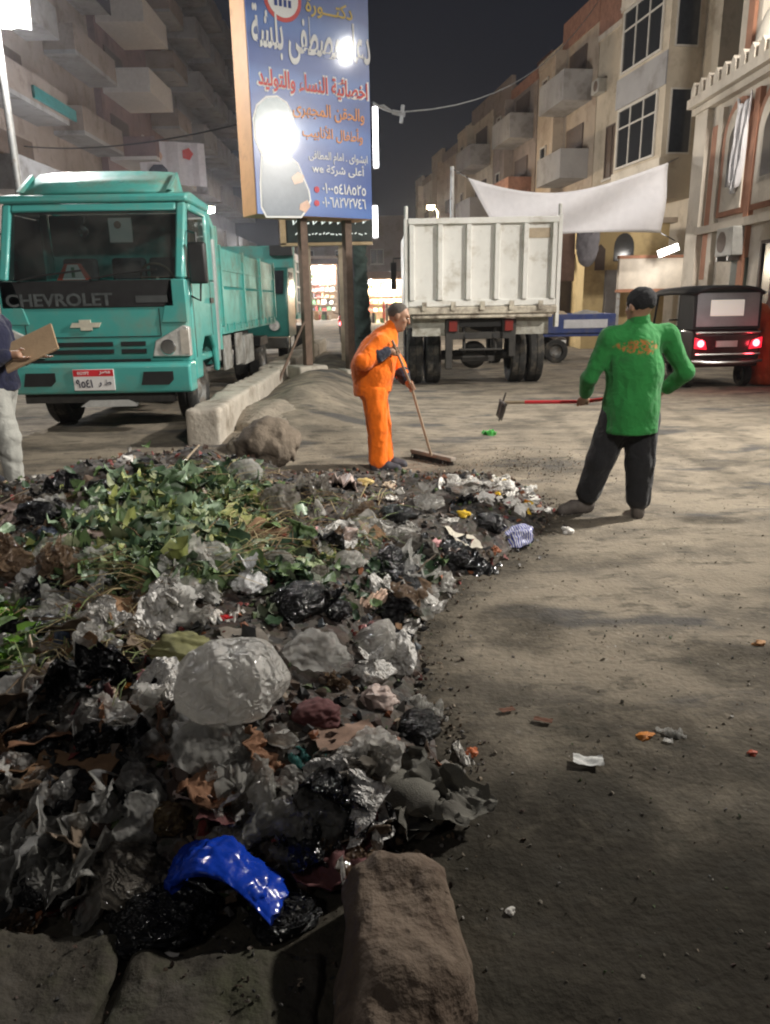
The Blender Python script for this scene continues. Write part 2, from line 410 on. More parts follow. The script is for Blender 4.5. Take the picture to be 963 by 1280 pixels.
def ground_mat():
    m = M("dusty_ground", (.255, .218, .168), rough=.92, spec=.12, var=.22, scale=.9, bump=.5, bscale=36)
    nt = m.node_tree; N = nt.nodes; L = nt.links; b = N["Principled BSDF"]; src = b.inputs["Base Color"].links[0].from_socket
    tc = N.new("ShaderNodeTexCoord"); P = tc.outputs["Object"]
    def noise(sc, det=8, rg=.7, st=None):
        n = N.new("ShaderNodeTexNoise"); n.inputs["Scale"].default_value = sc; n.inputs["Detail"].default_value = det; n.inputs["Roughness"].default_value = rg
        if st:
            mp = N.new("ShaderNodeMapping"); mp.inputs["Scale"].default_value = st; L.new(P, mp.inputs[0]); L.new(mp.outputs[0], n.inputs[0])
        else: L.new(P, n.inputs[0])
        return n.outputs[0]
    def rng(s, a, bb, c=0, d=1):
        r = N.new("ShaderNodeMapRange"); r.inputs[1].default_value = a; r.inputs[2].default_value = bb; r.inputs[3].default_value = c; r.inputs[4].default_value = d
        L.new(s, r.inputs[0]); return r.outputs[0]
    def mix(f, c, cur, mode='MIX'):
        x = N.new("ShaderNodeMixRGB"); x.blend_type = mode; L.new(f, x.inputs[0]); L.new(cur, x.inputs[1]); x.inputs[2].default_value = list(c) + [1]; return x.outputs[0]
    def mth(op, a, bv):
        q = N.new("ShaderNodeMath"); q.operation = op
        for i, s in enumerate((a, bv)):
            if isinstance(s, (int, float)): q.inputs[i].default_value = s
            else: L.new(s, q.inputs[i])
        return q.outputs[0]
    c = src
    c = mix(rng(noise(1.5, 7, .66, (1, 1.4, 1)), .46, .62, 0, .7), (.095, .085, .072), c)                       # trodden darker patches
    c = mix(rng(noise(.75, 7, .6, (1, 2.2, 1)), .55, .63, 0, .8), (.07, .07, .072), c)                # damp or oily stains
    c = mix(rng(noise(16, 6, .75), .56, .72, 0, .55), (.10, .09, .08), c)                             # grit
    c = mix(rng(noise(22, 4, .7), .64, .74, 0, .5), (.50, .47, .42), c)                            # pale pebbles and dust
    # near ground: dark soil, with the viewer's shadow and light falloff painted in
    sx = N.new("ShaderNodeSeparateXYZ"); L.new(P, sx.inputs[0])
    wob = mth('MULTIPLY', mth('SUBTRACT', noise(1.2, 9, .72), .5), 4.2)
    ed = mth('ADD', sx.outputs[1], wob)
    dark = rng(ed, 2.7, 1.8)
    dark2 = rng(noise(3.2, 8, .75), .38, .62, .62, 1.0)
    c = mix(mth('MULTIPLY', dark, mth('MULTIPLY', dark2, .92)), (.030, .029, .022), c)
    at = N.new("ShaderNodeAttribute"); at.attribute_name = "damp_shade"  # leachate ring and stains, plus foreground shade painted into the near patches
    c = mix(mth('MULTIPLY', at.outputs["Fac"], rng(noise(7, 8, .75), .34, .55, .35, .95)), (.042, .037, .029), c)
    c = mix(rng(noise(3.4, 7, .7, (1, 2.2, 1)), .54, .62, 0, .6), (.06, .055, .046), c)
    # greenish-brown spill from the heap's edge
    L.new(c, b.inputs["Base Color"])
    L.new(rng(noise(1.1, 9, .72), .5, .75, .95, .7), b.inputs["Roughness"])
    return m
# outline of the rubbish heap on the ground
POLY = np.array([(-3.9, 6.1), (-2.9, 6.35), (-2.15, 6.45), (-1.14, 6.35), (-.35, 6.3), (.5, 6.3), (1.1, 6.0), (1.28, 5.4), (.85, 4.5), (.42, 4.05), (.1, 3.25), (.12, 2.55), (.16, 2.2), (.1, 1.95), (-.08, 1.78), (-.3, 1.66), (-.75, 1.60), (-1.1, 1.62), (-1.9, 1.9), (-3.2, 3.2), (-4.2, 5.0)])
def psd(x, y):
    """signed distance inside the outline (positive inside)"""
    x = np.asarray(x, float); y = np.asarray(y, float); d = np.full(x.shape, 1e9); ins = np.zeros(x.shape, bool); n = len(POLY)
    for i in range(n):
        a, b = POLY[i], POLY[(i + 1) % n]; e = b - a
        t = np.clip(((x - a[0]) * e[0] + (y - a[1]) * e[1]) / (e @ e), 0, 1); d = np.minimum(d, np.hypot(x - a[0] - t * e[0], y - a[1] - t * e[1]))
        c = (a[1] > y) != (b[1] > y)
        with np.errstate(divide='ignore', invalid='ignore'): ins ^= c & (x < e[0] * (y - a[1]) / (e[1] if e[1] else 1e-9) + a[0])
    return np.where(ins, d, -d)
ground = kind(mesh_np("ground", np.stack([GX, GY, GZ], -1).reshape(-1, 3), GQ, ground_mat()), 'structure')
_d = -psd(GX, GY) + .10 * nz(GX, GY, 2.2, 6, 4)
_damp_shade = np.clip(1.15 - np.maximum(_d, 0) / .34, 0, 1) * sst(6.6 - GY, 0, 1.5)
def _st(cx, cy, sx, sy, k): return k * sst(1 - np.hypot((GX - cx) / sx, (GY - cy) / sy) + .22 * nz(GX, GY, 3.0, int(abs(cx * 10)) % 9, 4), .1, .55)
for s_ in ((.62, 3.35, .34, .42, .75), (1.0, 2.35, .5, .4, .7), (.5, 1.9, .45, .45, 1), (1.55, 2.9, .5, .3, .7), (.9, 1.5, 1.1, .5, 1), (2.1, 2.2, .8, .5, .8), (2.3, 5.1, .35, .18, .8), (1.3, 4.3, .5, .2, .4), (2.6, 3.6, .5, .25, .6), (.9, 6.9, .8, .45, .55), (-.5, 7.3, .5, .25, .4), (1.8, 9.5, .8, .4, .4), (3.8, 7.0, .9, .3, .35), (-3.6, 8.4, 1.2, .35, .5), (3.1, 7.0, .2, 4.5, .38), (4.0, 7.4, .22, 4.8, .34), (2.3, 9.0, .16, 3.0, .3), (5.2, 8.0, .2, 5.0, .3)): _damp_shade = np.maximum(_damp_shade, _st(*s_))  # stains and wheel tracks; the nearest patches also paint in foreground shade
_at = ground.data.attributes.new("damp_shade", 'FLOAT', 'POINT'); _at.data.foreach_set("value", _damp_shade.reshape(-1).astype(np.float32))

def _boxp(s, c, h, r=.03, k=.004, rot=None):
    c = np.array(c, float); h = np.array(h, float); m = np.linalg.norm(h) + .06 if rot is not None else h.max() * 0 + h + .06
    sl, (X, Y, Z) = s._sl(c - m, c + m); P = np.stack([X - c[0], Y - c[1], Z - c[2]], -1)
    if rot is not None: P = P @ np.array(Euler(rot).to_matrix())
    q = np.abs(P) - (h - r); d = np.sqrt((np.maximum(q, 0) ** 2).sum(-1)) + np.minimum(q.max(-1), 0) - r
    s._mix(sl, d, k); return s
Blob.boxp = _boxp

# kerb of cast concrete between the two carriageways
conc = M("worn_concrete", (.42, .38, .32), rough=.9, var=.18, scale=3, bump=.5, bscale=22, dirt=((.2, .17, .13), .5, .68, 2.2))
B = Blob((-2.4, 8.1, -.15), (-1.65, 24.6, .5), .035)
for i in range(6):
    y0 = 8.25 + i * 2.7; dx = (0, .02, -.02, .01, -.015, .02)[i]
    B.boxp((-2.02 + dx, y0 + 1.335, .17), (.2, 1.335, .25 - .012 * (i % 2)), .03)
B.wrinkle(.018, 5, 3, ridged=False)
kerb = tag(B.obj("kerb_barrier", conc, origin=(-2.02, 8.3, 0)), "worn pale concrete kerb running along the median beside the teal truck", "kerb")

# ------------------------------------------------------------------ lamps
steel = M("galvanised_steel", (.38, .38, .37), rough=.5, metal=.7, var=.15, dirt=((.2, .15, .1), .55, .7, 4))
lampwhite = M("lamp_glow", (.9, .9, .9), emit=(1, .97, .9), estr=30, var=0)
lampwarm = M("lamp_glow_warm", (.9, .8, .6), emit=(1, .72, .38), estr=26, var=0)
def lamp_light(name, parent, loc, energy, col, size=.25, target=None, spot=None, blend=.8):
    d = bpy.data.lights.new(name, 'SPOT' if spot else 'POINT'); d.energy = energy; d.color = col; d.shadow_soft_size = size
    o = bpy.data.objects.new(name, d); COL.objects.link(o); o.parent = parent; o.location = loc
    if spot:
        d.spot_size = math.radians(spot); d.spot_blend = blend
        o.rotation_euler = (Vector(target) - Vector(loc)).to_track_quat('-Z', 'Y').to_euler()
    return o
def street_lamp(label, base, height, reach, target, energy, col=(1, .93, .82), spot=None, size=.22, glow=None, blend=.9, big=1.0):
    """pole at base, arm of length `reach` (x,y), flood head looking at target (world)"""
    t = thing("street_lamp", label, "street lamp", base)
    p = MB(); p.tube([(0, 0, -.1), (0, 0, height)], [.085, .055], 12); p.lathe([(.0, .3), (.14, .3), (.14, 0), (.0, 0)], n=12); p.build("pole", steel, t)
    end = Vector((reach[0], reach[1], height + .15))
    a = MB(); a.tube([(0, 0, height - .1), Vector((reach[0] * .3, reach[1] * .3, height + .12)), end], .035, 8); a.build("arm", steel, t)
    dirv = (Vector(target) - (Vector(base) + end)).normalized()
    R = dirv.to_track_quat('-Z', 'Y').to_euler()
    h = MB(); h.box((0, 0, .05), (.42, .3, .1)); h.box((0, 0, .12), (.3, .2, .06)); hd = h.build("lamp_head", steel, t, loc=end, rot=R, bevel=.012); hd.scale = (big, big, big)
    g = MB(); g.lathe([(0, -.03), (.1, -.026), (.15, -.012), (.15, 0), (0, 0)], n=24); g.build("lens", glow or lampwhite, hd)
    lamp_light("lamp_light", t, end + dirv * .12, energy, col, size, end + dirv * 5, spot, blend)
    return t
E_KEY, E_BACK, E_LEFT, E_SIDE = 6000, 2900, 1100, 2000
street_lamp("tall street lamp with glaring flood head at the upper left above the teal truck", (-6.35, 14.2, 0), 6.1, (.25, -.15), (-2.5, 7.0, 0), E_LEFT, (1, .97, .95), size=.15, big=1.9,
            glow=M("lamp_glow_strong", (.9, .9, .9), emit=(1, .98, .95), estr=120, var=0))
street_lamp("street lamp on the right pavement just out of view", (9.4, 7.1, 0), 6.34, (-1.06, .08), (.0, 8.1, 0), E_KEY, (1, .95, .87), spot=100, size=.3, blend=1.0,
            glow=M("lamp_glow_key", (.9, .9, .9), emit=(1, .96, .9), estr=170, var=0))
street_lamp("taller street lamp further along the right pavement out of view", (10.6, 9.0, 0), 8.7, (-.9, 0), (-1.2, 13.2, 3.4), 1500, (1, .97, .93), spot=75, size=.25,
            glow=M("lamp_glow_tall", (.9, .9, .9), emit=(1, .97, .92), estr=35, var=0))
street_lamp("street lamp behind the viewer on the far corner", (4.6, -4.2, 0), 7.6, (-.8, .5), (-1.7, 9.9, 1.0), E_BACK, (1, .95, .88), spot=50, size=.3, blend=.8)
street_lamp("unseen fill lamp added on the left pavement behind the viewer", (-5.4, -2.8, 0), 6.0, (.7, .4), (-1.6, 6.5, 0), 130, (1, .95, .88), spot=90, size=.4)  # soft fill added in place of general night glow
street_lamp("unseen lamp added before the mosque just outside the right edge", (7.35, 11.9, 0), 7.4, (-.2, .3), (5.6, 19.0, 5.0), E_SIDE, (1, .94, .87), spot=140, size=.25)  # added out of view to brighten the banner and mosque front
street_lamp("distant warm street lamp glowing left above the white tipper truck", (3.0, 41, 0), 5.9, (-.4, -.3), (2.5, 36, 0), 700, (1, .75, .45), glow=M("lamp_glow_far", (.9, .8, .6), emit=(1, .78, .42), estr=60, var=0))
street_lamp("street lamp glowing above the teal truck bed left of the billboard", (-6.6, 30, 0), 4.75, (.25, -.2), (-6.0, 26, 0), 1900, (.9, .94, 1), size=.2, glow=M("lamp_glow_far", (.9, .8, .6)))
street_lamp("hidden lamp added behind the white tipper truck to light the flats", (1.6, 25.5, 0), 3.7, (.2, -.2), (7.0, 34, 9), 1100, (1, .90, .77), size=.3)  # put in out of sight so the flats receive light

# ------------------------------------------------------------------ writing colours
ink_white = M("sign_white", (.8, .8, .78), rough=.5, var=.04, coat=.6); ink_red = M("sign_red", (.62, .06, .05), rough=.5, var=.08, coat=.6)
ink_orange = M("sign_orange", (.8, .33, .1), rough=.5, var=.08, coat=.6); ink_yellow = M("sign_yellow", (.75, .55, .12), rough=.5, var=.08)

# ------------------------------------------------------------------ billboard
def blue_face():
    m = M("printed_blue_vinyl", (.045, .10, .34), rough=.35, coat=.8, var=.12, scale=2, spec=.5)
    nt = m.node_tree; N = nt.nodes; L = nt.links; b = N["Principled BSDF"]
    tc = N.new("ShaderNodeTexCoord"); w = N.new("ShaderNodeTexWave"); w.inputs["Scale"].default_value = .35; w.inputs["Distortion"].default_value = 6; w.inputs["Detail"].default_value = 2
    w.bands_direction = 'Z'; L.new(tc.outputs["Object"], w.inputs[0])
    mx = N.new("ShaderNodeMixRGB"); mx.inputs[2].default_value = (.09, .20, .52, 1); L.new(b.inputs["Base Color"].links[0].from_socket, mx.inputs[1])
    mr = N.new("ShaderNodeMapRange"); mr.inputs[1].default_value = .45; mr.inputs[2].default_value = 1; mr.inputs[4].default_value = .7
    L.new(w.outputs[0], mr.inputs[0]); L.new(mr.outputs[0], mx.inputs[0]); L.new(mx.outputs[0], b.inputs["Base Color"])
    return m
vinyl = blue_face()
A0 = aty(322, 272, 13.2); A1 = aty(466, 271, 14.4)
ALPHA = math.atan2(A1.y - A0.y, A1.x - A0.x); SW = math.hypot(A1.x - A0.x, A1.y - A0.y); SH = 4.5; SZ0 = (A0.z + A1.z) / 2
bbd = thing("billboard", "tall blue clinic billboard in Arabic lettering on two brown posts", "billboard", ((A0.x + A1.x) / 2, (A0.y + A1.y) / 2, 0), ALPHA)
woodside = M("orange_brown_board", (.50, .27, .12), rough=.6, var=.15, scale=3, dirt=((.25, .15, .08), .55, .75, 3))
rust = M("rusty_brown_steel", (.13, .085, .06), rough=.7, metal=.2, var=.3, scale=9, bump=.2)
m = MB(); m.bb(-SW / 2, SW / 2, .02, .62, SZ0, SZ0 + SH); m.build("frame", woodside, bbd, bevel=.015)
m = MB(); m.bb(-SW / 2 + .01, SW / 2 - .01, 0, .018, SZ0 + .01, SZ0 + SH - .01); face = m.build("printed_face", vinyl, bbd)
for sx in (-.16, .74):
    m = MB(); m.bb(sx - .07, sx + .07, .22, .36, -.05, SZ0 + .02); m.build("post", rust, bbd, bevel=.01)
m = MB(); m.bb(-.46, .12, .02, .58, -.1, .42); m.build("concrete_foot", conc, bbd, bevel=.04)
m = MB(); m.bb(.52, .98, .05, .55, -.1, .30); m.build("concrete_foot", conc, bbd, bevel=.04)
m = MB(); m.tube([(-.3, .1, 1.2), (-.95, -.1, .2)], .025, 8); m.build("brace", rust, bbd)
def SL(px, py):                 # where the photo's line of sight meets the sheet: local x and z on the printed face
    d = ray(px, py); n = Vector((math.sin(ALPHA), -math.cos(ALPHA), 0)); o = Vector(bbd.location)
    t = n.dot(o - Vector((0, 0, H))) / n.dot(d); p = Vector((0, 0, H)) + d * t - o
    return p.x * math.cos(ALPHA) + p.y * math.sin(ALPHA), p.z
def sign_line(t, px0, px1, py, hpx, mat, bold=.0, back=None, back_b=.045):
    (xa, za), (xb, zb) = SL(px0, py), SL(px1, py); zm = (za + zb) / 2
    hz = abs(SL((px0 + px1) / 2, py - hpx / 2)[1] - SL((px0 + px1) / 2, py + hpx / 2)[1])
    s = arabic(t)
    if back: put_text(s, ((xa + xb) / 2, -.006, zm), back, face, height=hz * 1.18, width=abs(xb - xa) * 1.03, bold=back_b, name="lettering_outline")
    put_text(s, ((xa + xb) / 2, -.012, zm), mat, face, height=hz, width=abs(xb - xa), bold=bold)
sign_line("دكتـــورة", 382, 440, 14, 24, ink_yellow, .015)
sign_line("دعاء مصطفى بلشة", 315, 462, 52, 66, ink_white, .018)
sign_line("اخصائية النساء والتوليد", 323, 459, 108, 28, ink_red, .02, ink_white)
sign_line("والحقن المجهرى", 366, 455, 142, 21, ink_orange, .012)
sign_line("وأطفال الأنابيب", 378, 453, 168, 21, ink_orange, .012)
sign_line("ابشواى . امام المطافى", 386, 459, 199, 15, ink_white, .01)
sign_line("أعلى شركة we", 390, 455, 213, 16, ink_white, .012)
sign_line("٠١٠٠٥٤١٨٥٢٥", 403, 457, 237, 13, ink_white, .01)
sign_line("٠١٠٦٨٢٧٢٧٤٦", 403, 457, 254, 13, ink_white, .01)
for py in (237, 254):
    x, z = SL(396, py); m = MB(); m.lathe([(0, -.004), (.05, -.004), (.05, .002), (0, .002)], (x, -.008, z), 'y', 16); m.build("phone_icon", M("icon_red", (.6, .1, .12)), face)
x, z = SL(353, -2)
for k, (r0, mt) in enumerate(((.33, ink_red), (.27, ink_white))):
    m = MB(); m.lathe([(0, -.003), (r0, -.003), (r0, .003), (0, .003)], (x, -.006 - .007 * k, z), 'y', 32); m.build("round_emblem", mt, face)
m = MB()
for k in range(4): m.bb(x - .15 + k * .08, x - .10 + k * .08, -.022, -.018, z - .12, z - .02)
m.build("emblem_mark", M("emblem_blue", (.03, .06, .25)), face)
# printed portrait: headscarf outline, pale blurred face, grey clothing, two hands
def poly_on_face(pts, depth, name, mat, grow=0):
    c = np.array([SL(*p) for p in pts]); cc = c.mean(0)
    if grow:
        d = c - cc; c = cc + d * (1 + grow / np.linalg.norm(d, axis=1, keepdims=True))
    m = MB(); m.prism([tuple(p) for p in c], depth - .003, depth, 'y'); return m.build(name, mat, face, smooth=False)
scarf = [(318, 150), (322, 133), (333, 123), (346, 122), (358, 130), (365, 145), (367, 165), (364, 185), (360, 197), (352, 202), (340, 200), (328, 192), (320, 172)]
bodyp = [(328, 195), (345, 200), (362, 197), (372, 206), (378, 222), (385, 238), (387, 250), (382, 262), (376, 270), (334, 270), (328, 258), (327, 230)]
poly_on_face(bodyp, -.003, "portrait_outline", ink_white, .035); poly_on_face(scarf, -.004, "portrait_outline", ink_white, .035)
poly_on_face(bodyp, -.009, "portrait_clothes", M("print_grey", coat=.8, col=(.16, .19, .23), rough=.3, var=.25, scale=2))
poly_on_face(scarf, -.012, "portrait_headscarf", M("print_slate", coat=.8, col=(.17, .24, .27), rough=.3, var=.2))
poly_on_face([(339, 152), (346, 147), (355, 150), (360, 160), (360, 176), (354, 188), (345, 188), (339, 178), (336, 164)], -.016, "portrait_face", M("print_skin", coat=.8, col=(.72, .58, .50), rough=.3, var=.1))
for q in ([(364, 222), (372, 215), (380, 220), (378, 228), (368, 231)], [(375, 255), (384, 250), (388, 258), (382, 266), (374, 262)]):
    poly_on_face(q, -.014, "portrait_hand", M("print_hand", coat=.8, col=(.62, .38, .26), rough=.3))
# bright floodlights bolted to the sheet (the photo shows one burning over the portrait and one at the upper edge)
def sign_flood(px, py, e, label, r=.1):
    x, z = SL(px, py); o = Vector(bbd.location); ca, sa = math.cos(ALPHA), math.sin(ALPHA)
    out = .5; lx, ly = x, -out
    w = Vector((o.x + lx * ca - ly * sa, o.y + lx * sa + ly * ca, z))
    t = thing("flood_lamp", label, "flood lamp", w, ALPHA)
    m = MB(); m.tube([(0, .02, 0), (0, .48, .0)], .018, 8); m.build("bracket", steel, t)
    m = MB(); m.lathe([(0, .0), (r, .0), (r, -.06), (r * .5, -.1), (0, -.1)][::-1], (0, -.0, 0), 'y', 20)
    m.build("housing", steel, t)
    m = MB(); m.lathe([(0, .012), (r * .92, .012), (r * .92, .002), (0, .002)], (0, 0, 0), 'y', 20); m.build("lens", lampwhite, t)
    lamp_light("lamp_light", t, (0, .12, 0), e, (1, .98, .95), .06)
    return t

# second, dark sign behind and two white tubes
sb = thing("shop_sign", "dark green shop sign with white lettering behind the billboard", "sign", (aty(409, 300, 16.6).x, 16.6, 0))
zt, zb_ = aty(409, 268, 16.6).z, aty(409, 303, 16.6).z
hw = (aty(466, 290, 16.6).x - aty(352, 290, 16.6).x) / 2
m = MB(); m.bb(-hw + .1, hw, 0, .2, zb_, zt + .5); m.build("board", M("dark_green_board", (.02, .032, .03), rough=.4, var=.3), sb, bevel=.01)
m = MB(); m.bb(-hw - .02, -hw + .1, -.03, .22, zb_ - .04, zt + .5); m.bb(-hw - .02, hw, -.03, .2, zb_ - .06, zb_ - .002); m.build("frame", M("brass_trim", (.45, .34, .2), rough=.5, metal=.3), sb)
rr = random.Random(5)
ll = MB()
xx = -hw + .25
while xx < hw - .15:
    w_ = rr.uniform(.05, .16); hgt = rr.uniform(.08, .2)
    ll.tube([(xx, -.012, zb_ + .42 + hgt), (xx + w_ * .2, -.012, zb_ + .36), (xx + w_, -.012, zb_ + .38 + rr.uniform(0, .1))], .022, 5); xx += w_ + rr.uniform(.03, .1)
xx = -hw + .3
while xx < hw - .1:
    w_ = rr.uniform(.03, .09); ll.tube([(xx, -.01, zb_ + .16), (xx + w_, -.01, zb_ + .15 + rr.uniform(-.02, .05))], .012, 4); xx += w_ + rr.uniform(.02, .05)
ll.build("lettering", M("sign_white_lit", (.8, .85, .82), emit=(.8, .95, .9), estr=.35), sb)
for bx in (-hw * .45, hw * .3): m = MB(); m.bb(bx - .06, bx + .06, .02, .14, -.1, zb_ - .061); m.build("post", M("tan_post", (.34, .28, .2), rough=.7, var=.2), sb)
tube_m = M("tube_glow", (.9, .9, .95), emit=(.93, .93, 1), estr=9, var=0)
for (p0, p1, lb) in ((134, 208, "upper white light tube on the right edge of the billboard"), (258, 296, "short white light tube below the billboard corner")):
    a, b_ = aty(469, p0, 14.7), aty(470, p1, 14.7)
    t = thing("light_tube", lb, "light tube", (a.x, 14.7, 0)); m = MB(); m.tube([(0, 0, b_.z), (0, 0, a.z)], .045, 10); m.build("tube", tube_m, t)
    m = MB(); m.bb(-.05, .05, .045, .1, b_.z - .03, a.z + .03); m.build("backing", steel, t)
# cables and a splice
m = MB(); P_ = [aty(466, 122, 14.6), aty(480, 140, 14.8), aty(505, 142, 15.2), aty(740, 60, 24)]
def sag(a, b, s, n=14): return [a.lerp(b, i / n) + Vector((0, 0, -s * 4 * (i / n) * (1 - i / n))) for i in range(n + 1)]
cab = M("black_cable", (.05, .05, .055), rough=.6)
tag(MB().tube(sag(aty(466, 128, 14.4), aty(503, 140, 15.2), .05), .022, 6).tube(sag(aty(503, 140, 15.2), Vector((8.9, 33, 13)), 1.0), .014, 5).build("overhead_cable", M("grey_cable", (.22, .23, .23), rough=.6)), "sagging overhead cable strung from the billboard to the flats", "cable")
t = thing("cable_splice", "grey splice clamp with short cable ends against the night sky", "cable clamp", aty(500, 142, 15.2))
m = MB(); m.tube([(-.14, 0, .03), (.1, 0, -.02)], .045, 8); m.tube([(.02, 0, -.16), (.06, 0, .14)], .035, 8); m.build("clamp", M("grey_clamp", (.3, .32, .33), rough=.5), t)
m = MB(); m.tube([(-.12, 0, .02), (-.3, 0, .14), (-.4, 0, .12)], .02, 6); m.build("cable_end", M("grey_clamp", (.3, .32, .33)), t)
tag(MB().tube(sag(Vector((-13, 30, 7.2)), aty(300, 155, 20), .25), .02, 5).build("street_wire", cab), "thin wire hanging across the dark flats behind the billboard", "wire")

# ------------------------------------------------------------------ buildings
dark_glass = M("dark_window_glass", (.02, .022, .025), rough=.15, var=.3)
def plaster(n, c, **k): return M(n, c, rough=.9, var=.13, scale=.8, bump=.25, bscale=9, dirt=((c[0] * .5, c[1] * .46, c[2] * .42), .5, .72, .9), **k)
beige = plaster("beige_plaster", (.50, .43, .33)); cream = plaster("cream_plaster", (.60, .54, .45)); brick = M("red_brown_brick", (.30, .15, .10), rough=.9, var=.3, scale=5, bump=.3)
brown = plaster("brown_plaster", (.27, .22, .19)); greyc = plaster("grey_render", (.30, .29, .285)); tanp = plaster("tan_plaster", (.42, .34, .26)); maroon = plaster("maroon_plaster", (.20, .13, .125))
shut = M("brown_shutter", (.09, .06, .045), rough=.7, var=.2); alu = M("pale_frame", (.5, .47, .42), rough=.6, var=.1)

class Facade:
    """a building with its street front along a->b (s metres from a), n points to the street"""
    def __init__(s, name, label, a, b, height, depth, wall, side=1):
        s.a, s.b = Vector(a), Vector(b); d = (s.b - s.a); s.L = d.length; rz = math.atan2(d.y, d.x)
        s.t = thing(name, label, "building", (a[0], a[1], 0), rz); s.sg = side      # local +y is the left of a->b; side=1: street on +y
        s.height = height
        m = MB(); m.bb(0, s.L, -side * depth, 0, -.3, height); s.wall = m.build("wall", wall, s.t)
    def bb(s, x0, x1, d0, d1, z0, z1, name, mat, parent=None, bevel=.0):
        m = MB(); m.bb(x0, x1, s.sg * d0, s.sg * d1, z0, z1); return m.build(name, mat, parent or s.t, bevel=bevel)
    def window(s, x0, x1, z0, z1, frame=None, d=0.0, nv=1, nh=0, fill=None, sill=True, parent=None):
        g = .07; m = MB(); Y = lambda q: s.sg * (d + q)
        for (p, q, r, t_) in ((x0, x0 + g, z0, z1), (x1 - g, x1, z0, z1), (x0 + g, x1 - g, z1 - g, z1), (x0 + g, x1 - g, z0, z0 + g)): m.bb(p, q, Y(.004), Y(.07), r, t_)
        for i in range(nv): c = x0 + (x1 - x0) * (i + 1) / (nv + 1); m.bb(c - .025, c + .025, Y(.004), Y(.06), z0 + g, z1 - g)
        for i in range(nh): c = z0 + (z1 - z0) * .68; m.bb(x0 + g, x1 - g, Y(.005), Y(.055), c - .025, c + .025)
        w = m.build("window", frame or alu, parent or s.t)
        m = MB(); m.bb(x0 + g, x1 - g, Y(.006), Y(.03), z0 + g, z1 - g); m.build("pane", fill or dark_glass, w)
        if sill: m = MB(); m.bb(x0 - .08, x1 + .08, Y(.003), Y(.12), z0 - .08, z0 - .002); m.build("sill", alu, w)
        return w
    def balcony(s, x0, x1, z, depth=1.2, hgt=1.0, mat=None, slab=None):
        b = s.bb(x0, x1, .004, depth, z - .16, z, "balcony", slab or greyc)
        m = MB(); Y = lambda q: s.sg * q
        m.bb(x0, x1, Y(depth - .12), Y(depth), z + .001, z + hgt); m.bb(x0, x0 + .12, Y(.004), Y(depth - .121), z + .001, z + hgt); m.bb(x1 - .12, x1, Y(.004), Y(depth - .121), z + .001, z + hgt)
        m.build("parapet", mat or greyc, b); return b

# --- right-hand flats: near end (10.3,25.3) to (9.0,34)
f = Facade("apartment_block", "four storey beige flats with glazed bay and brick top beside the mosque", (10.3, 25.3), (9.0, 34.0), 14.9, 9, beige, 1)
L_ = f.L
f.bb(4.5, L_, .0, .06, 11.6, 14.9, "brick_storey", brick)
f.bb(4.5, L_, .0, .05, 5.6, 5.8, "string_course", cream); f.bb(4.5, L_, .0, .08, 11.4, 11.59, "string_course", cream)
bay = f.bb(.9, 4.35, 0.003, 1.15, 4.6, 14.6, "bay", beige)
for k, z in enumerate((5.9, 8.95, 12.0)):
    f.window(1.3, 4.1, z, z + 1.95, d=1.15, nv=2, nh=1, sill=False)
    f.bb(.88, 4.37, 1.152, 1.2, z - 1.05, z - .1, "parapet_panel", greyc if k == 1 else cream, bay)
    m = MB(); m.bb(.855, .898, .2, .98, z, z + 1.9); w = m.build("side_window", alu, f.t); m = MB(); m.bb(.84, .853, .25, .93, z + .05, z + 1.85); m.build("pane", dark_glass, w)
f.window(5.3, 6.7, 9.1, 10.35, nv=1); f.window(5.6, 6.6, 11.9, 13.2, d=.06, nv=0, fill=shut)
sh = f.window(4.8, 7.6, 6.1, 8.05, nv=4, frame=shut, fill=shut); f.window(4.9, 7.4, 2.6, 4.4, nv=3, frame=shut, fill=dark_glass)
f.bb(-.05, L_ + .05, -.3, .12, 14.901, 15.15, "cornice", cream)

for k, (x, z) in enumerate(((7.9, 9.4), (8.1, 3.2), (4.7, 8.6))):
    a = f.bb(x, x + .7, .01, .36, z, z + .5, "air_conditioner", M("ac_grey", (.34, .33, .3), rough=.6), bevel=.02); m = MB(); m.lathe([(0, .361), (.19, .361), (.19, .368), (0, .368)], (x + .27, 0, z + .25), 'y', 18); m.build("fan_grille", shut, a)
m = MB(); m.tube([(4.55, .06, 0), (4.55, .06, 14.8)], .05, 8); m.build("drainpipe", greyc, f.t)
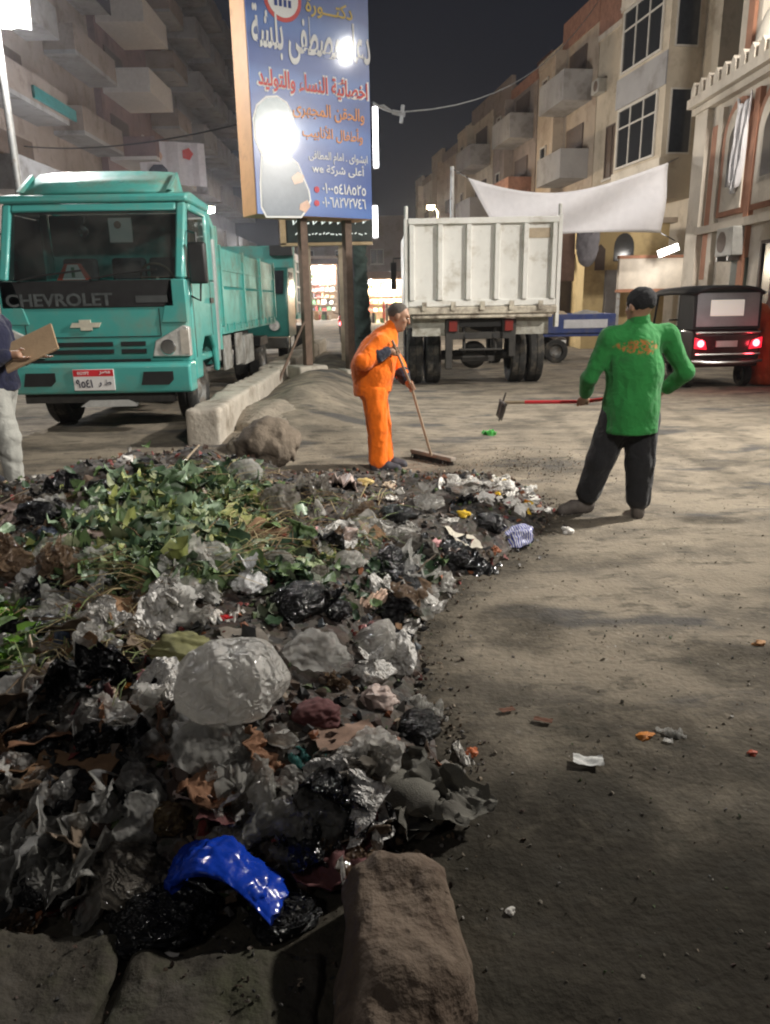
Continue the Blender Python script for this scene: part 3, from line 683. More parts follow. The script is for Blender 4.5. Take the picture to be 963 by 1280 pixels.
# --- the row beyond it
rowpts = [(9.0, 34.1), (8.0, 41.5), (6.9, 49.3), (5.6, 58.0), (4.35, 66.5), (3.3, 73.5)]
specs = [("tan five storey flats with a brick parapet and hanging balconies", 12.2, tanp, brick), ("narrow brown flats with a ragged roof wall behind the banner", 12.0, brown, brick),
         ("pale tan flats with stacked corner balconies further down the row", 12.4, beige, brown), ("weathered brown flats with a stepped roofline near the street lamp", 11.6, tanp, brown), ("farthest cream flats closing the right-hand row", 11.0, cream, tanp)]
for i, (lb, hh, wm, tm) in enumerate(specs):
    f = Facade("apartment_block", lb, rowpts[i], (rowpts[i + 1][0] + .02, rowpts[i + 1][1] - .15), hh, 9, wm, 1); L_ = f.L; r = random.Random(20 + i)
    f.bb(0, L_ * .55, -.2, .05, hh + .001, hh + (1.1, .5, .9, .6, .5)[i], "roof_wall", tm); f.bb(L_ * .55 + .01, L_, -.2, .04, hh + .001, hh + (.4, 1.3, .3, 1.1, .9)[i], "roof_wall", wm)
    f.bb(L_ * .3, L_ * .6, -4, -1.5, hh + .002, hh + 2.0, "stair_head", tm)
    x0 = .5
    for z in np.arange(3.6, hh - 2.2, 3.0):
        f.balcony(x0, L_ * .48, float(z), 1.25, 1.0, tm if r.random() < .5 else greyc, greyc)
        f.bb(x0 + .7, L_ * .42, .003, .06, float(z) + .02, float(z) + 2.15, "balcony_door", shut)
        f.window(L_ * .56, L_ * .56 + 1.1, float(z) + .9, float(z) + 2.1, nv=1, fill=shut if r.random() < .5 else None)
        f.window(L_ * .8, L_ * .8 + .8, float(z) + 1.0, float(z) + 2.1, nv=0, fill=shut if r.random() < .6 else None)
    f.bb(L_ * .5, L_ * .535, .003, .5, 3, hh, "pier", wm)

# --- left-hand flats: street front on x = -13.3 facing +x  (a far -> b near puts +x on the left of a->b reversed)
lf = [((-13.3, 40.0), (-13.3, 52.0), 21, maroon, "dark maroon flats with white balcony undersides behind the teal truck"), ((-13.6, 27.2), (-13.6, 39.9), 23, brown, "nearest dark brown flats at the upper left behind the lamp"),
      ((-13.1, 52.1), (-13.1, 72.0), 24, greyc, "grey flats with a column of jutting balconies beside the billboard")]
white_soffit = M("white_soffit", (.55, .52, .5), rough=.9, var=.1)
for i, (a, b, hh, wm, lb) in enumerate(lf):
    f = Facade("apartment_block", lb, a, b, hh, 9, wm, -1); L_ = f.L
    for k, z in enumerate(np.arange(5.6, hh - 2, 3.0)):
        z = float(z)
        if i == 0:
            f.balcony(.3, 4.4, z, 2.3, .9, white_soffit if k % 3 != 1 else maroon, white_soffit); f.bb(1.0, 3.6, .003, .06, z + .02, z + 2.1, "balcony_door", shut)
            f.window(6, 7.4, z + .9, z + 2.1, nv=1); f.balcony(8.3, 11.5, z, 1.6, .9, brown, greyc)
        elif i == 1:
            f.balcony(.5, 5.6, z, 1.3, .95, brown if k % 2 else greyc, greyc); f.balcony(7.2, 12.2, z, 1.3, .95, brown, greyc); f.bb(1.2, 4.8, .003, .06, z + .02, z + 2.1, "balcony_door", shut)
        else:
            for q in range(4): f.balcony(.6 + q * 5, 4.6 + q * 5, z, 1.9, 1.0, greyc, greyc)
            f.window(5, 5.5, z + .9, z + 2.1, nv=0)
    if i == 1:
        bd = f.bb(9.4, 12.2, 1.31, 1.36, 14.4, 15.5, "name_board", M("dark_signboard", (.035, .03, .045), rough=.5)); 
        rr2 = random.Random(8); m = MB(); xx = 9.9
        while xx < 11.7: w_ = rr2.uniform(.08, .22); m.tube([(xx, -1.372, 14.85 + rr2.uniform(.05, .3)), (xx + w_ * .3, -1.372, 14.84), (xx + w_, -1.372, 14.86 + rr2.uniform(0, .12))], .025, 5); xx += w_ + .08
        m.build("lettering", M("dim_white", (.5, .5, .52)), bd)
        f.bb(2.4, 6.2, 1.31, 1.40, 8.7, 9.1, "teal_sign", M("teal_board", (.03, .2, .2), rough=.5))
# election poster hung over a balcony front (plain generic figure)
w0 = thing("portrait_banner", "white banner with a man in a dark suit hung on a balcony", "banner", aty(216, 203, 41.0))
W_, H_ = 1.65, 1.0
m = MB(); nx_ = 10
for i in range(nx_):
    for j in range(4):
        g = lambda u, v: ((u / nx_ - .5) * 2 * W_, .05 * math.sin(u * 1.9) + .03 * math.sin(v * 2 + u), (v / 4 - .5) * 2 * H_ - .18 * (u / nx_) ** 2)
        m.quad(g(i, j), g(i + 1, j), g(i + 1, j + 1), g(i, j + 1))
m.build("cloth", M("banner_white", (.62, .58, .6), rough=.8, var=.1), w0)
m = MB(); m.prism([(-1.25, -.95), (-.2, -.95), (-.25, -.35), (-.5, -.1), (-.95, -.1), (-1.2, -.35)], -.1, -.09, 'y'); m.build("printed_suit", M("print_dark", (.03, .03, .05)), w0)
m = MB(); m.lathe([(0, -.005), (.26, -.005), (.26, .005), (0, .005)], (-.72, -.115, .28), 'y', 18); m.build("printed_head", M("print_hand", (.62, .38, .26)), w0)
m = MB(); m.lathe([(0, -.005), (.3, -.005), (.3, .005), (0, .005)], (.8, -.1, .35), 'y', 5); m.build("red_mark", ink_red, w0)

# --- mosque: front on x = 7.9 from y 20 (far) to y 9 (near), facing -x
f = Facade("mosque", "beige mosque front with arched windows, crenellated cornice and dome", (7.9, 9.0), (7.9, 20.0), 6.0, 9, cream, 1); L_ = f.L
def s_of(px, y0=7.9): return 7.9 * 930 / (px - 481) - 9.0
redp = M("brick_red_paint", (.36, .17, .10), rough=.85, var=.18, scale=3)
f.bb(L_ - .62, L_ + .08, 0, .14, -.1, 6.0, "corner_pier", cream); f.bb(L_ - 1.3, L_ - .85, .003, .08, 1.9, 5.3, "red_panel", redp)
for z, d, hgt in ((5.75, .2, .14), (5.9, .34, .2)): f.bb(-.2, L_ + .2, .0, d, z, z + hgt - .003, "cornice", cream)
for k in range(27):
    x = L_ + .1 - k * .42; m = MB(); m.prism([(x, 6.1), (x - .26, 6.1), (x - .26, 6.3), (x - .13, 6.44), (x, 6.3)], .08, .3, 'y'); m.build("merlon", cream, f.t)
def arch(x0, x1, z0, z1, d0, d1, name, mat, parent=None):
    c = (x0 + x1) / 2; w = (x1 - x0) / 2; zs = z1 - w * 1.15
    p = [(x0, z0), (x1, z0), (x1, zs)] + [(c + w * math.cos(a), zs + w * 1.15 * math.sin(a)) for a in np.linspace(.2, math.pi - .2, 12)] + [(x0, zs)]
    m = MB(); m.prism(p, d0, d1, 'y'); return m.build(name, mat, parent or f.t)
for k, (c, w) in enumerate(((8.75, .5), (7.1, .62), (5.2, .62), (3.4, .62), (1.6, .62))):
    top = 5.42; bot = 3.35
    arch(c - w - .22, c + w + .22, bot - .1, top + .2, 0.003, .10, "arch_surround", redp)
    a = arch(c - w, c + w, bot, top, .102, .13, "arched_recess", cream)
    wn = arch(c - w * .55, c + w * .55, bot + .5, top - .35, .132, .15, "window", M("dark_amber_glass", (.06, .045, .03), rough=.3), a)
for s0 in (9.65, 7.95, 6.2, 4.3, 2.5): f.bb(s0 - .11, s0 + .11, .003, .12, 1.2, 5.6, "pilaster", redp if s0 in (7.95, 4.3) else cream)
f.bb(-.2, L_ - .63, .003, .18, 2.95, 3.12, "string_course", cream)
f.window(6.1, 7.2, 1.1, 2.6, nv=1, frame=shut); f.bb(7.8, 8.5, .003, .06, .0, 2.3, "door", M("green_door", (.05, .06, .045), rough=.6)); f.bb(2.0, 5.4, .003, .08, 0, 2.6, "shop_shutter", M("dark_shutter", (.05, .055, .055), rough=.6, metal=.3))
f.bb(9.5, 10.5, -2.6, -.5, 6.101, 15.0, "tower", cream); f.bb(9.72, 10.02, -.499, -.42, 6.101, 15.0, "tower_stripe", redp)
f.bb(.2, 9.45, -4.0, -1.3, 6.101, 14.0, "upper_wall", beige)
for k in range(5): f.bb(8.2 - k * 1.7, 8.5 - k * 1.7, -1.299, -1.22, 6.101, 14.0, "upper_stripe", redp); f.window(7.1 - k * 1.7, 7.7 - k * 1.7, 8.2, 10.2, d=-1.3, nv=0, frame=cream, fill=shut)
# dome on its drum
m = MB(); m.lathe([(.66, 6.1), (.66, 6.42), (.70, 6.44), (.70, 6.5), (.64, 6.51)] + [(.65 * math.cos(a), 6.51 + .85 * math.sin(a)) for a in np.linspace(0, 1.5, 12)] + [(.03, 7.38), (.02, 7.7), (0, 7.71)], (8.1, -.5, 0), 'z', 32); m.build("dome", M("white_dome", (.62, .57, .48), rough=.8, var=.1), f.t)
for k in range(8):
    a = k * math.pi / 4; m = MB(); m.box((8.1 + .66 * math.cos(a), -.5 + .66 * math.sin(a), 6.28), (.16, .06, .2), (0, 0, a + math.pi / 2)); m.build("drum_window", dark_glass, f.t)
ac = thing("air_conditioner", "air conditioner box with round fan on the mosque wall", "air conditioner", (7.7, 17.3, 2.35))
m = MB(); m.bb(-.16, .16, -.42, .42, 0, .6); bd = m.build("case", M("ac_grey", (.34, .33, .3), rough=.6), ac, bevel=.02)
m = MB(); m.lathe([(0, -.17), (.22, -.17), (.22, -.161), (0, -.161)], (0, .12, .3), 'x', 24); m.build("fan_grille", shut, ac)
m = MB(); m.bb(-.17, .2, -.3, -.25, -.1, -.002); m.bb(-.17, .2, .25, .3, -.1, -.002); m.build("bracket", steel, ac)
# white cloth hanging between the arches
m = MB(); nu, nv_ = 10, 14; vs = [(7.72 + .05 * math.sin(i * 1.7 + j * .3), 17.75 - .75 * i / nu * (1 - .35 * j / nv_), 5.6 - 1.75 * j / nv_ - .2 * math.sin(i / nu * 3.14)) for i in range(nu + 1) for j in range(nv_ + 1)]
m.add(vs, [(i * (nv_ + 1) + j, (i + 1) * (nv_ + 1) + j, (i + 1) * (nv_ + 1) + j + 1, i * (nv_ + 1) + j + 1) for i in range(nu) for j in range(nv_)])
cl = m.build("hanging_cloth", M("white_cloth", (.62, .6, .6), rough=.9, var=.08)); tag(cl, "limp white cloth hanging between the mosque's arched windows", "cloth")
cl.modifiers.new("t", 'SOLIDIFY').thickness = .006

# --- big white street banner
c0, c1, c2, c3 = aty(585, 222, 19.6), aty(836, 203, 20.6), aty(826, 291, 20.6), aty(630, 300, 19.6)
bt = thing("street_banner", "large white cloth banner slung above the white truck", "banner", (c0 + c1) / 2)
nu, nv_ = 36, 14; vs = []
for i in range(nu + 1):
    for j in range(nv_ + 1):
        u, v = i / nu, j / nv_
        p = (c0 * (1 - u) + c1 * u) * (1 - v) + (c3 * (1 - u) + c2 * u) * v
        p = p + Vector((0, 0, -.62 * math.sin(math.pi * u) ** 1.0 * (1 - u * .35) * (1 - v) + .1 * math.sin(math.pi * u) * v)) + Vector((0, .16 * math.sin(u * 9 + v * 3) * math.sin(math.pi * v) + .28 * math.sin(math.pi * u) * (v - .5), 0))
        vs.append(p - bt.location)
m = MB(); m.add(vs, [(i * (nv_ + 1) + j, (i + 1) * (nv_ + 1) + j, (i + 1) * (nv_ + 1) + j + 1, i * (nv_ + 1) + j + 1) for i in range(nu) for j in range(nv_)])
o = m.build("cloth", M("banner_cloth", (.80, .79, .81), rough=.9, var=.05, bump=.2, bscale=5), bt); o.modifiers.new("t", 'SOLIDIFY').thickness = .008
m = MB()
for a, b in ((c0, c0 + Vector((-.35, .3, .25))), (c1, Vector((9.2, 24.9, 5.6))), (c2, Vector((9.3, 24.9, 3.2)))): m.tube([a - bt.location, b - bt.location], .015, 5)
m.build("rope", cab, bt)
po = thing("banner_pole", "thin pole holding the left corner of the white banner", "pole", (c0.x - .35, c0.y + .3, 0)); m = MB(); m.tube([(0, 0, -.1), (0, 0, c0.z + .3)], .05, 8); m.build("shaft", steel, po)

# --- small yellow kiosk, its board and neighbours
yel = plaster("yellow_plaster", (.50, .38, .19))
kx0, kx1 = aty(730, 350, 23.5).x, aty(832, 350, 23.5).x
k_ = thing("kiosk", "small yellow plastered kiosk with a round-arched opening under the banner", "kiosk", ((kx0 + kx1) / 2, 23.5, 0)); hw = (kx1 - kx0) / 2
m = MB(); m.bb(-hw, hw, 0, 3.5, -.1, 3.6); kw = m.build("wall", yel, k_)
m = MB(); m.bb(-hw - .15, hw + .15, -.2, 3.6, 3.602, 3.75); m.build("roof", tanp, k_)
m = MB(); cx_ = -hw + 1.15; m.prism([(cx_ - .3, 2.55), (cx_ + .3, 2.55)] + [(cx_ + .3 * math.cos(a), 2.95 + .4 * math.sin(a)) for a in np.linspace(0, math.pi, 10)], -.012, -.002, 'y'); m.build("arched_opening", dark_glass, k_)
m = MB(); m.prism([(-hw + .3, 2.3), (-hw + .6, 2.3), (-hw + .6, 2.9), (-hw + .45, 3.05), (-hw + .3, 2.9)], -.012, -.002, 'y'); m.build("window", shut, k_)
m = MB(); m.bb(-hw + .62, -hw + 1.0, -.2, -.004, 0, 2.3); m.build("pier", greyc, k_)
sbd = thing("shop_board", "long pale lit board over the counter behind the tuk-tuk", "sign", aty(815, 342, 22.3)); m = MB(); m.bb(-.95, .95, 0, .15, -.42, .42); m.build("panel", M("pale_board", (.62, .55, .46), rough=.6, var=.2, scale=2), sbd, bevel=.01)
m = MB(); m.bb(-.97, .97, -.03, .17, .422, .5); m.bb(-.97, .97, -.03, .17, -.5, -.422); m.build("trim", redp, sbd)
for sx in (-.9, .9): m = MB(); m.bb(sx - .04, sx + .04, .03, .11, -2.4, -.501); m.build("leg", steel, sbd)
wl = thing("work_lamp", "white glaring work lamp above the pale board", "lamp", aty(836, 313, 21.8)); m = MB(); m.box((0, .06, 0), (.6, .08, .2), (0, -.35, 0)); m.build("housing", steel, wl)
m = MB(); m.box((0, 0, 0), (.55, .03, .17), (0, -.35, 0)); m.build("lens", M("lamp_glow_mid", (.9, .9, .9), emit=(1, .97, .94), estr=12, var=0), wl); m = MB(); m.tube([(0, .1, 0), (.5, 1.3, .2)], .03, 6); m.build("arm", steel, wl)
lamp_light("lamp_light", wl, (-.1, -.25, 0), 60, (1, .95, .88), .15)
ch = thing("roof_post", "brown wooden post sticking up before the banner", "post", aty(712, 297, 22.8)); m = MB(); m.prism([(-.2, -1.2), (.2, -1.2), (.17, .45), (.3, .95), (-.12, .95), (-.02, .45), (-.2, .2)], 0, .25, 'y'); m.build("timber", M("brown_timber", (.17, .1, .07), rough=.8, var=.25), ch, bevel=.02)
ch = thing("roof_bundle", "grey wrapped bundle standing beside the brown post", "bundle", aty(735, 300, 22.8)); B = Blob((-.45, -.3, -.9), (.45, .3, .8), .04); B.ell((0, 0, 0), (.33, .2, .75)).wrinkle(.03, 9, 2); B.obj("wrapped_cloth", M("grey_wrap", (.22, .21, .23), rough=.8, var=.2), ch)
ds = thing("shed", "dark red roofed shed behind the blue cart", "shed", (aty(702, 380, 25).x, 25, 0)); m = MB(); m.bb(-.9, .9, 0, 2, -.1, 2.9); m.build("wall", M("shed_dark", (.08, .065, .055), rough=.8), ds); m = MB(); m.prism([(-.3, 2.75), (2.1, 3.3), (2.1, 3.4), (-.3, 2.86)], -1.05, 1.05, 'x'); m.build("roof", redp, ds)

# ------------------------------------------------------------------ far end of the street: lit shops and stalls
shopglow = M("shop_interior_glow", (.8, .7, .55), emit=(1, .84, .6), estr=20, var=.35, scale=1.2)
shopcool = M("shop_interior_cool", (.8, .8, .8), emit=(.95, .97, 1), estr=20, var=.35, scale=1.2)
def shop(x, y, w, hgt, label, cool=False, ry=0, tall=3.4):
    t = thing("lit_shop", label, "shop", (x, y, 0), ry)
    m = MB(); m.bb(-w / 2, -w / 2 + .15, 0, 3, -.1, tall); m.bb(w / 2 - .15, w / 2, 0, 3, -.1, tall); m.bb(-w / 2 + .151, w / 2 - .151, 0, 3, hgt, tall); m.bb(-w / 2 + .151, w / 2 - .151, 2.85, 3, -.1, hgt - .001); m.build("wall", M("shop_wall", (.5, .42, .34), rough=.9), t)
    m = MB()
    for z in np.arange(.7, hgt - .3, .55): m.bb(-w / 2 + .16, w / 2 - .16, 2.3, 2.84, float(z), float(z) + .04)
    m.build("shelf", M("shop_shelf", (.4, .33, .25), rough=.8), t)
    m = MB(); m.prism([(-1.3, hgt + .05), (0, hgt + .5), (0, hgt + .58), (-1.3, hgt + .12)], -w / 2 - .1, w / 2 + .1, 'x'); m.build("awning", M("brown_awning", (.30, .17, .11), rough=.8, var=.25), t)
    r = random.Random(int(x * 7 + y)); cols = [M("goods_%s" % q, cc, rough=.7, var=.3) for q, cc in (("tan", (.4, .25, .12)), ("red", (.4, .06, .05)), ("white", (.65, .62, .55)), ("dark", (.06, .05, .05)), ("green", (.1, .22, .1)))]; m = MB()
    for z in np.arange(.74, hgt - .4, .55):
        bx = -w / 2 + .25
        while bx < w / 2 - .4: bw = r.uniform(.12, .4); m.bb(bx, bx + bw, 2.2, 2.7, float(z), float(z) + r.uniform(.15, .42), r.randrange(5)); bx += bw + r.uniform(.03, .2)
    for k in range(8): bx = r.uniform(-w / 2 + .2, w / 2 - .5); bw = r.uniform(.15, .45); yy = -.2 - .13 * k; m.bb(bx, bx + bw, yy, yy + .11, .0, r.uniform(.3, 1.5), r.randrange(5))
    g_ = m.build("goods", cols, t); g_['kind'] = 'stuff'
    m = MB()
    for q in (-.3, .3): m.bb(q * w - .35, q * w + .35, .5, .6, hgt - .12, hgt - .06)
    m.build("ceiling_tube", shopcool if cool else shopglow, t)
    for q in (-.36, .02, .38): m = MB(); m.lathe([(0, -.2), (.15, -.13), (.2, 0), (.13, .13), (0, .2)], (q * w + r.uniform(-.1, .1), -.9, hgt - .3 + r.uniform(-.25, .2)), 'z', 10); m.build("bulb", shopcool if q < .3 else shopglow, t)
    lamp_light("lamp_light", t, (0, .6, hgt - .5), 2600, (.95, .97, 1) if cool else (1, .86, .64), .3); return t
shop(.55, 55, 3.4, 2.9, "brightly lit stall under a brown awning left of the white truck")
shop(-.75, 62, 2.0, 3.1, "narrow bright shop at the far end of the street")
shop(-5.2, 66, 3.0, 4.4, "white-lit shop between the billboard posts", True, 0, 5.2)
shop(-8.2, 58, 3.6, 4.2, "bright shop showing left of the billboard's front post", True, 0, 5)
shop(-11.2, 50, 4.0, 3.9, "lit shop beyond the second teal truck", False, 0, 4.6)
hb = Facade("apartment_block", "dim low house at the very end of the street", (-10, 78), (2.5, 78), 9.5, 6, brown, -1)
hb.window(2, 3.4, 5, 6.4); hb.window(5.5, 7, 5, 6.4); hb.window(9, 10.3, 5, 6.4)
# pillar wrapped in dark netting
pl = thing("wrapped_pillar", "dark street pillar half covered with green netting behind the orange worker", "pillar", (aty(446, 400, 18.5).x, 18.5, 0))
m = MB(); m.bb(-.22, -.02, 0, .3, -.1, 2.95); m.build("post", M("dark_post", (.045, .045, .05), rough=.7, var=.3), pl)
B = Blob((-.1, -.25, -.1), (.45, .55, 3.0), .035); B.chain([(.13, .12, .1), (.12, .12, 1.5), (.1, .12, 2.85)], [.2, .17, .15]).wrinkle(.05, 9, 6); B.obj("netting", M("green_netting", (.035, .06, .05), rough=.8, var=.35, bump=.5), pl)

# ------------------------------------------------------------------ vehicles
teal = M("teal_truck_paint", (.07, .36, .325), rough=.36, var=.1, scale=2, coat=.4, dirt=((.16, .25, .20), .48, .74, 2.0))
teal_old = M("teal_dusty_paint", (.07, .34, .30), rough=.45, var=.12, scale=2, dirt=((.17, .2, .15), .46, .7, 2.2))
rubber = M("tyre_rubber", (.028, .027, .025), rough=.85, var=.3, dirt=((.14, .12, .09), .5, .72, 6))
rimm = M("dusty_rim", (.26, .26, .25), rough=.6, metal=.4, var=.2, dirt=((.15, .12, .09), .45, .65, 7))
blackp = M("black_plastic", (.018, .018, .018), rough=.45, var=.3); chassis = M("chassis_grime", (.035, .032, .028), rough=.8, var=.4, scale=8, bump=.3)
wglass = glass("windscreen_glass", (.42, .5, .5)); lampglass = M("headlight_glass", (.48, .47, .44), rough=.12, var=.35, scale=14, coat=.6); amber = M("amber_lens", (.6, .26, .04), rough=.25, var=.15)
chrome = M("bright_metal", (.62, .62, .6), rough=.22, metal=1, var=.1)

def wheel(parent, x, y, r, w, out=1, name="wheel"):
    """tyre on a dished rim; axle along x, out = side the hub faces"""
    o = bpy.data.objects.new(name, None); COL.objects.link(o); o.parent = parent; o.location = (x, y, r)
    m = MB(); k = r * .58
    m.lathe([(k, -w / 2 * .8), (r * .8, -w / 2), (r * .95, -w / 2 * .92), (r, -w / 2 * .72), (r, -w * .05), (r * .975, -w * .04), (r * .975, w * .04), (r, w * .05), (r, w / 2 * .72), (r * .95, w / 2 * .92), (r * .8, w / 2), (k, w / 2 * .8), (k * .97, 0), (k, -w / 2 * .8)], (0, 0, 0), 'x', 36)
    m.build("tyre", rubber, o)
    m = MB(); a = out * w / 2
    m.lathe([(k * 1.0, a * .78), (k * .93, a * .84), (k * .86, a * .4), (k * .55, a * .3), (k * .42, a * .62), (k * .3, a * .75), (0, a * .78)], (0, 0, 0), 'x', 28)
    for q in range(6):
        th = q * math.pi / 3; m.lathe([(.0, a * .48), (.016, a * .46), (.016, a * .2)], (0, k * .63 * math.cos(th), k * .63 * math.sin(th)), 'x', 8)
    m.build("rim", rimm, o); return o

# --- teal tipper facing the viewer; local x to the right in the photo, y backwards, origin under the front bumper's middle
TX, TY = -3.47, 9.3
T = thing("teal_truck", "big teal tipper truck parked facing the viewer with number plate and black windscreen band", "truck", (TX, TY, 0))
hw = 1.13
def slope(z): return .03 + max(0, z - 1.85) * .42 - max(0, 1.3 - z) * .02       # the cab front's line
cab = MB()
# lower nose
nose = [(.06, .86), (.035, 1.18), (.03, 1.5), (.05, 1.84), (.25, 1.84), (.25, .86)]
cab.prism(nose, -hw + .02, hw - .02, 'x')
zr = 2.74
for sx in (-1, 1):
    # windscreen pillar, door skin with a window opening, rear corner
    cab.prism([(slope(1.84), 1.845), (slope(zr), zr), (slope(zr) + .13, zr), (slope(1.84) + .2, 1.845)], sx * (hw - .02), sx * (hw - .13), 'x')
    cab.prism([(.252, .62), (.252, 1.84), (1.62, 1.84), (1.62, .62), (1.5, .62), (1.45, .95), (1.25, 1.12), (.82, 1.12), (.62, .95), (.58, .62)], sx * hw, sx * (hw - .07), 'x')
    cab.prism([(1.36, 1.845), (1.36, zr), (1.62, zr), (1.62, 1.845)], sx * hw, sx * (hw - .07), 'x')
    cab.prism([(slope(zr) + .131, zr - .09), (slope(zr) + .131, zr), (1.359, zr), (1.359, zr - .09)], sx * hw, sx * (hw - .07), 'x')
cab.bb(-hw + .08, hw - .08, 1.55, 1.62, .7, zr - .01)
cab.prism([(slope(zr - .1), zr - .1), (slope(zr) , zr), (slope(zr) + .13, zr), (slope(zr) + .13, zr - .1)], -hw + .131, hw - .131, 'x')
cab.bb(-hw + .071, hw - .071, .3, 1.54, .8, .9)
cb = cab.build("cab", teal, T, bevel=.025)
m = MB(); m.prism([(slope(zr) - .03, zr + .002), (slope(zr) - .02, zr + .09), (slope(zr) + .25, zr + .14), (1.66, zr + .10), (1.66, zr + .002)], -hw - .01, hw + .01, 'x'); m.build("roof", teal, T, bevel=.03)
# sun-faded wind deflector on the roof
m = MB(); vs = []
for (z, y, w) in ((zr + .142, .42, hw - .18), (zr + .42, .85, hw - .28)):
    for x in np.linspace(-1, 1, 9): vs.append((x * w, y + .16 * abs(x) ** 3, z))
m.add(vs, [(i, i + 1, i + 10, i + 9) for i in range(8)])
dfl = m.build("wind_deflector", teal_old, T); dfl.modifiers.new("t", 'SOLIDIFY').thickness = .05
for sx in (-1, 1): m = MB(); m.prism([(.44, zr + .145), (.9, zr + .40), (1.15, zr + .145)], sx * (hw - .24), sx * (hw - .2), 'x'); m.build("deflector_side", teal_old, T)
# windscreen and black band
z0, z1 = 1.86, zr - .1
m = MB(); vs = [];
for z in np.linspace(z0, z1, 5):
    for x in np.linspace(-1, 1, 9): vs.append((x * (hw - .135), slope(z) + .02 + .05 * (x * x) - .03, z))
m.add(vs, [(j * 9 + i, j * 9 + i + 1, j * 9 + i + 10, j * 9 + i + 9) for j in range(4) for i in range(8)]); ws = m.build("windscreen", wglass, T)
m = MB()
for a, b_ in ((-.85, -.1), (.0, .8)): m.tube([(a, -.02, 1.84), (a + .3, .0, 1.90), (b_, .03, 1.95)], .012, 6)
m.build("wiper", blackp, T)
m = MB(); m.bb(-hw + .03, hw - .16, .012, .03, 1.52, 1.835); band = m.build("black_band", blackp, T, bevel=.008)
put_text("CHEVROLET", (-.40, .008, 1.615), M("faded_grey_letters", (.075, .085, .085), rough=.6, var=.5, scale=9), band, height=.15, width=1.28, bold=.02)
m = MB(); m.bb(.52, .9, .006, .011, 1.57, 1.65); m.build("dull_badge", M("faded_dark_letters", (.06, .065, .065), rough=.5), band)
m = MB(); m.prism([(-.19, .0), (-.16, .055), (-.075, .055), (-.075, .09), (.065, .09), (.065, .055), (.19, .055), (.16, 0), (.075, 0), (.075, -.035), (-.065, -.035), (-.065, 0)], 0, .02, 'y'); m.build("front_emblem", M("emblem_cream", (.72, .68, .55), rough=.35, metal=.2), T, loc=(-.12, .008, 1.29))
# grille slots, headlights, indicators
m = MB()
for z in (1.09, 1.0):
    m.bb(-.62, .18, .02, .045, z - .024, z + .024); m.bb(.28, .58, .02, .045, z - .024, z + .024); m.bb(-.9, -.68, .02, .045, z - .024, z + .024)
m.build("grille_slot", blackp, T)
m = MB(); m.bb(-.95, .62, .018, .05, .875, .905); m.build("lower_gap", blackp, T)
for sx in (-1, 1):
    m = MB(); p = [(.66, .93), (.71, 1.12), (1.06, 1.30), (1.13, 1.28), (1.13, .93)]
    m.prism([(sx * a, b_) for a, b_ in p], -.005, .1, 'y'); hl = m.build("headlight", lampglass, T, bevel=.015)
    m = MB(); m.lathe([(0, -.012), (.085, -.012), (.095, -.004), (.07, .01)], (sx * .86, -.003, 1.04), 'y', 20); m.build("reflector", chrome, hl)
    m = MB(); m.prism([(sx * a, b_) for a, b_ in [(1.02, .96), (1.02, 1.24), (1.12, 1.25), (1.12, .96)]], -.012, -.006, 'y'); m.build("indicator", amber if sx < 0 else M("clear_lens", (.5, .46, .4), rough=.15), hl)
m = MB(); m.bb(-.86, .78, .028, .0335, 1.168, 1.178); m.bb(-.865, -.855, .026, .0335, 1.178, 1.5); m.bb(.775, .785, .026, .0335, 1.178, 1.5); m.build("hood_seam", blackp, T)
# corner panel
for sx in (-1, 1):
    m = MB(); m.prism([(sx * .80, 1.33), (sx * .93, 1.835), (sx * 1.12, 1.835), (sx * 1.12, 1.33)], .012, .034, 'y'); m.build("corner_panel", teal, T, bevel=.01)
# bumper with fog recess and plate
m = MB(); m.prism([(-.08, .50), (-.1, .60), (-.1, .84), (-.02, .868), (.22, .868), (.22, .50)], -hw, hw, 'x'); bp = m.build("bumper", teal, T, bevel=.03, seg=3)
for x in (-.72, .72): m = MB(); m.prism([(x - .2, .60), (x - .16, .76), (x + .2, .76), (x + .2, .66), (x + .14, .60)], -.108, -.095, 'y'); m.build("fog_recess", blackp, bp)
pl_ = MB(); pl_.bb(-.25, .25, -.12, -.106, .545, .80); plate = pl_.build("number_plate", M("plate_white", (.72, .70, .68), rough=.4, var=.06), T, loc=(-.05, 0, 0), bevel=.004)
m = MB(); m.bb(-.245, .245, -.1215, -.12, .715, .795); m.build("plate_header", M("plate_red", (.62, .03, .04), rough=.4), plate)
put_text(arabic("مصر"), (.14, -.124, .755), ink_white, plate, height=.045, bold=.01); put_text("EGYPT", (-.12, -.124, .755), ink_white, plate, height=.035, bold=.01)
inkk = M("plate_ink", (.03, .03, .05), rough=.5); put_text("٩٥٤١", (-.12, -.123, .63), inkk, plate, height=.10, width=.2, bold=.02); put_text("ر ط", (.13, -.123, .63), inkk, plate, height=.09, width=.16, bold=.02)
m = MB(); m.bb(-hw + .15, hw - .25, .02, .12, .38, .495); m.tube([(-.95, .9, .50), (.95, .9, .50)], .07, 10); m.build("front_axle", chassis, T)
m = MB(); m.prism([(-.3, .33), (-.18, .41), (.3, .41), (.42, .36), (.40, .33)], .0, .06, 'y'); m.build("tow_plate", M("pale_steel_plate", (.6, .6, .58), rough=.5), T)
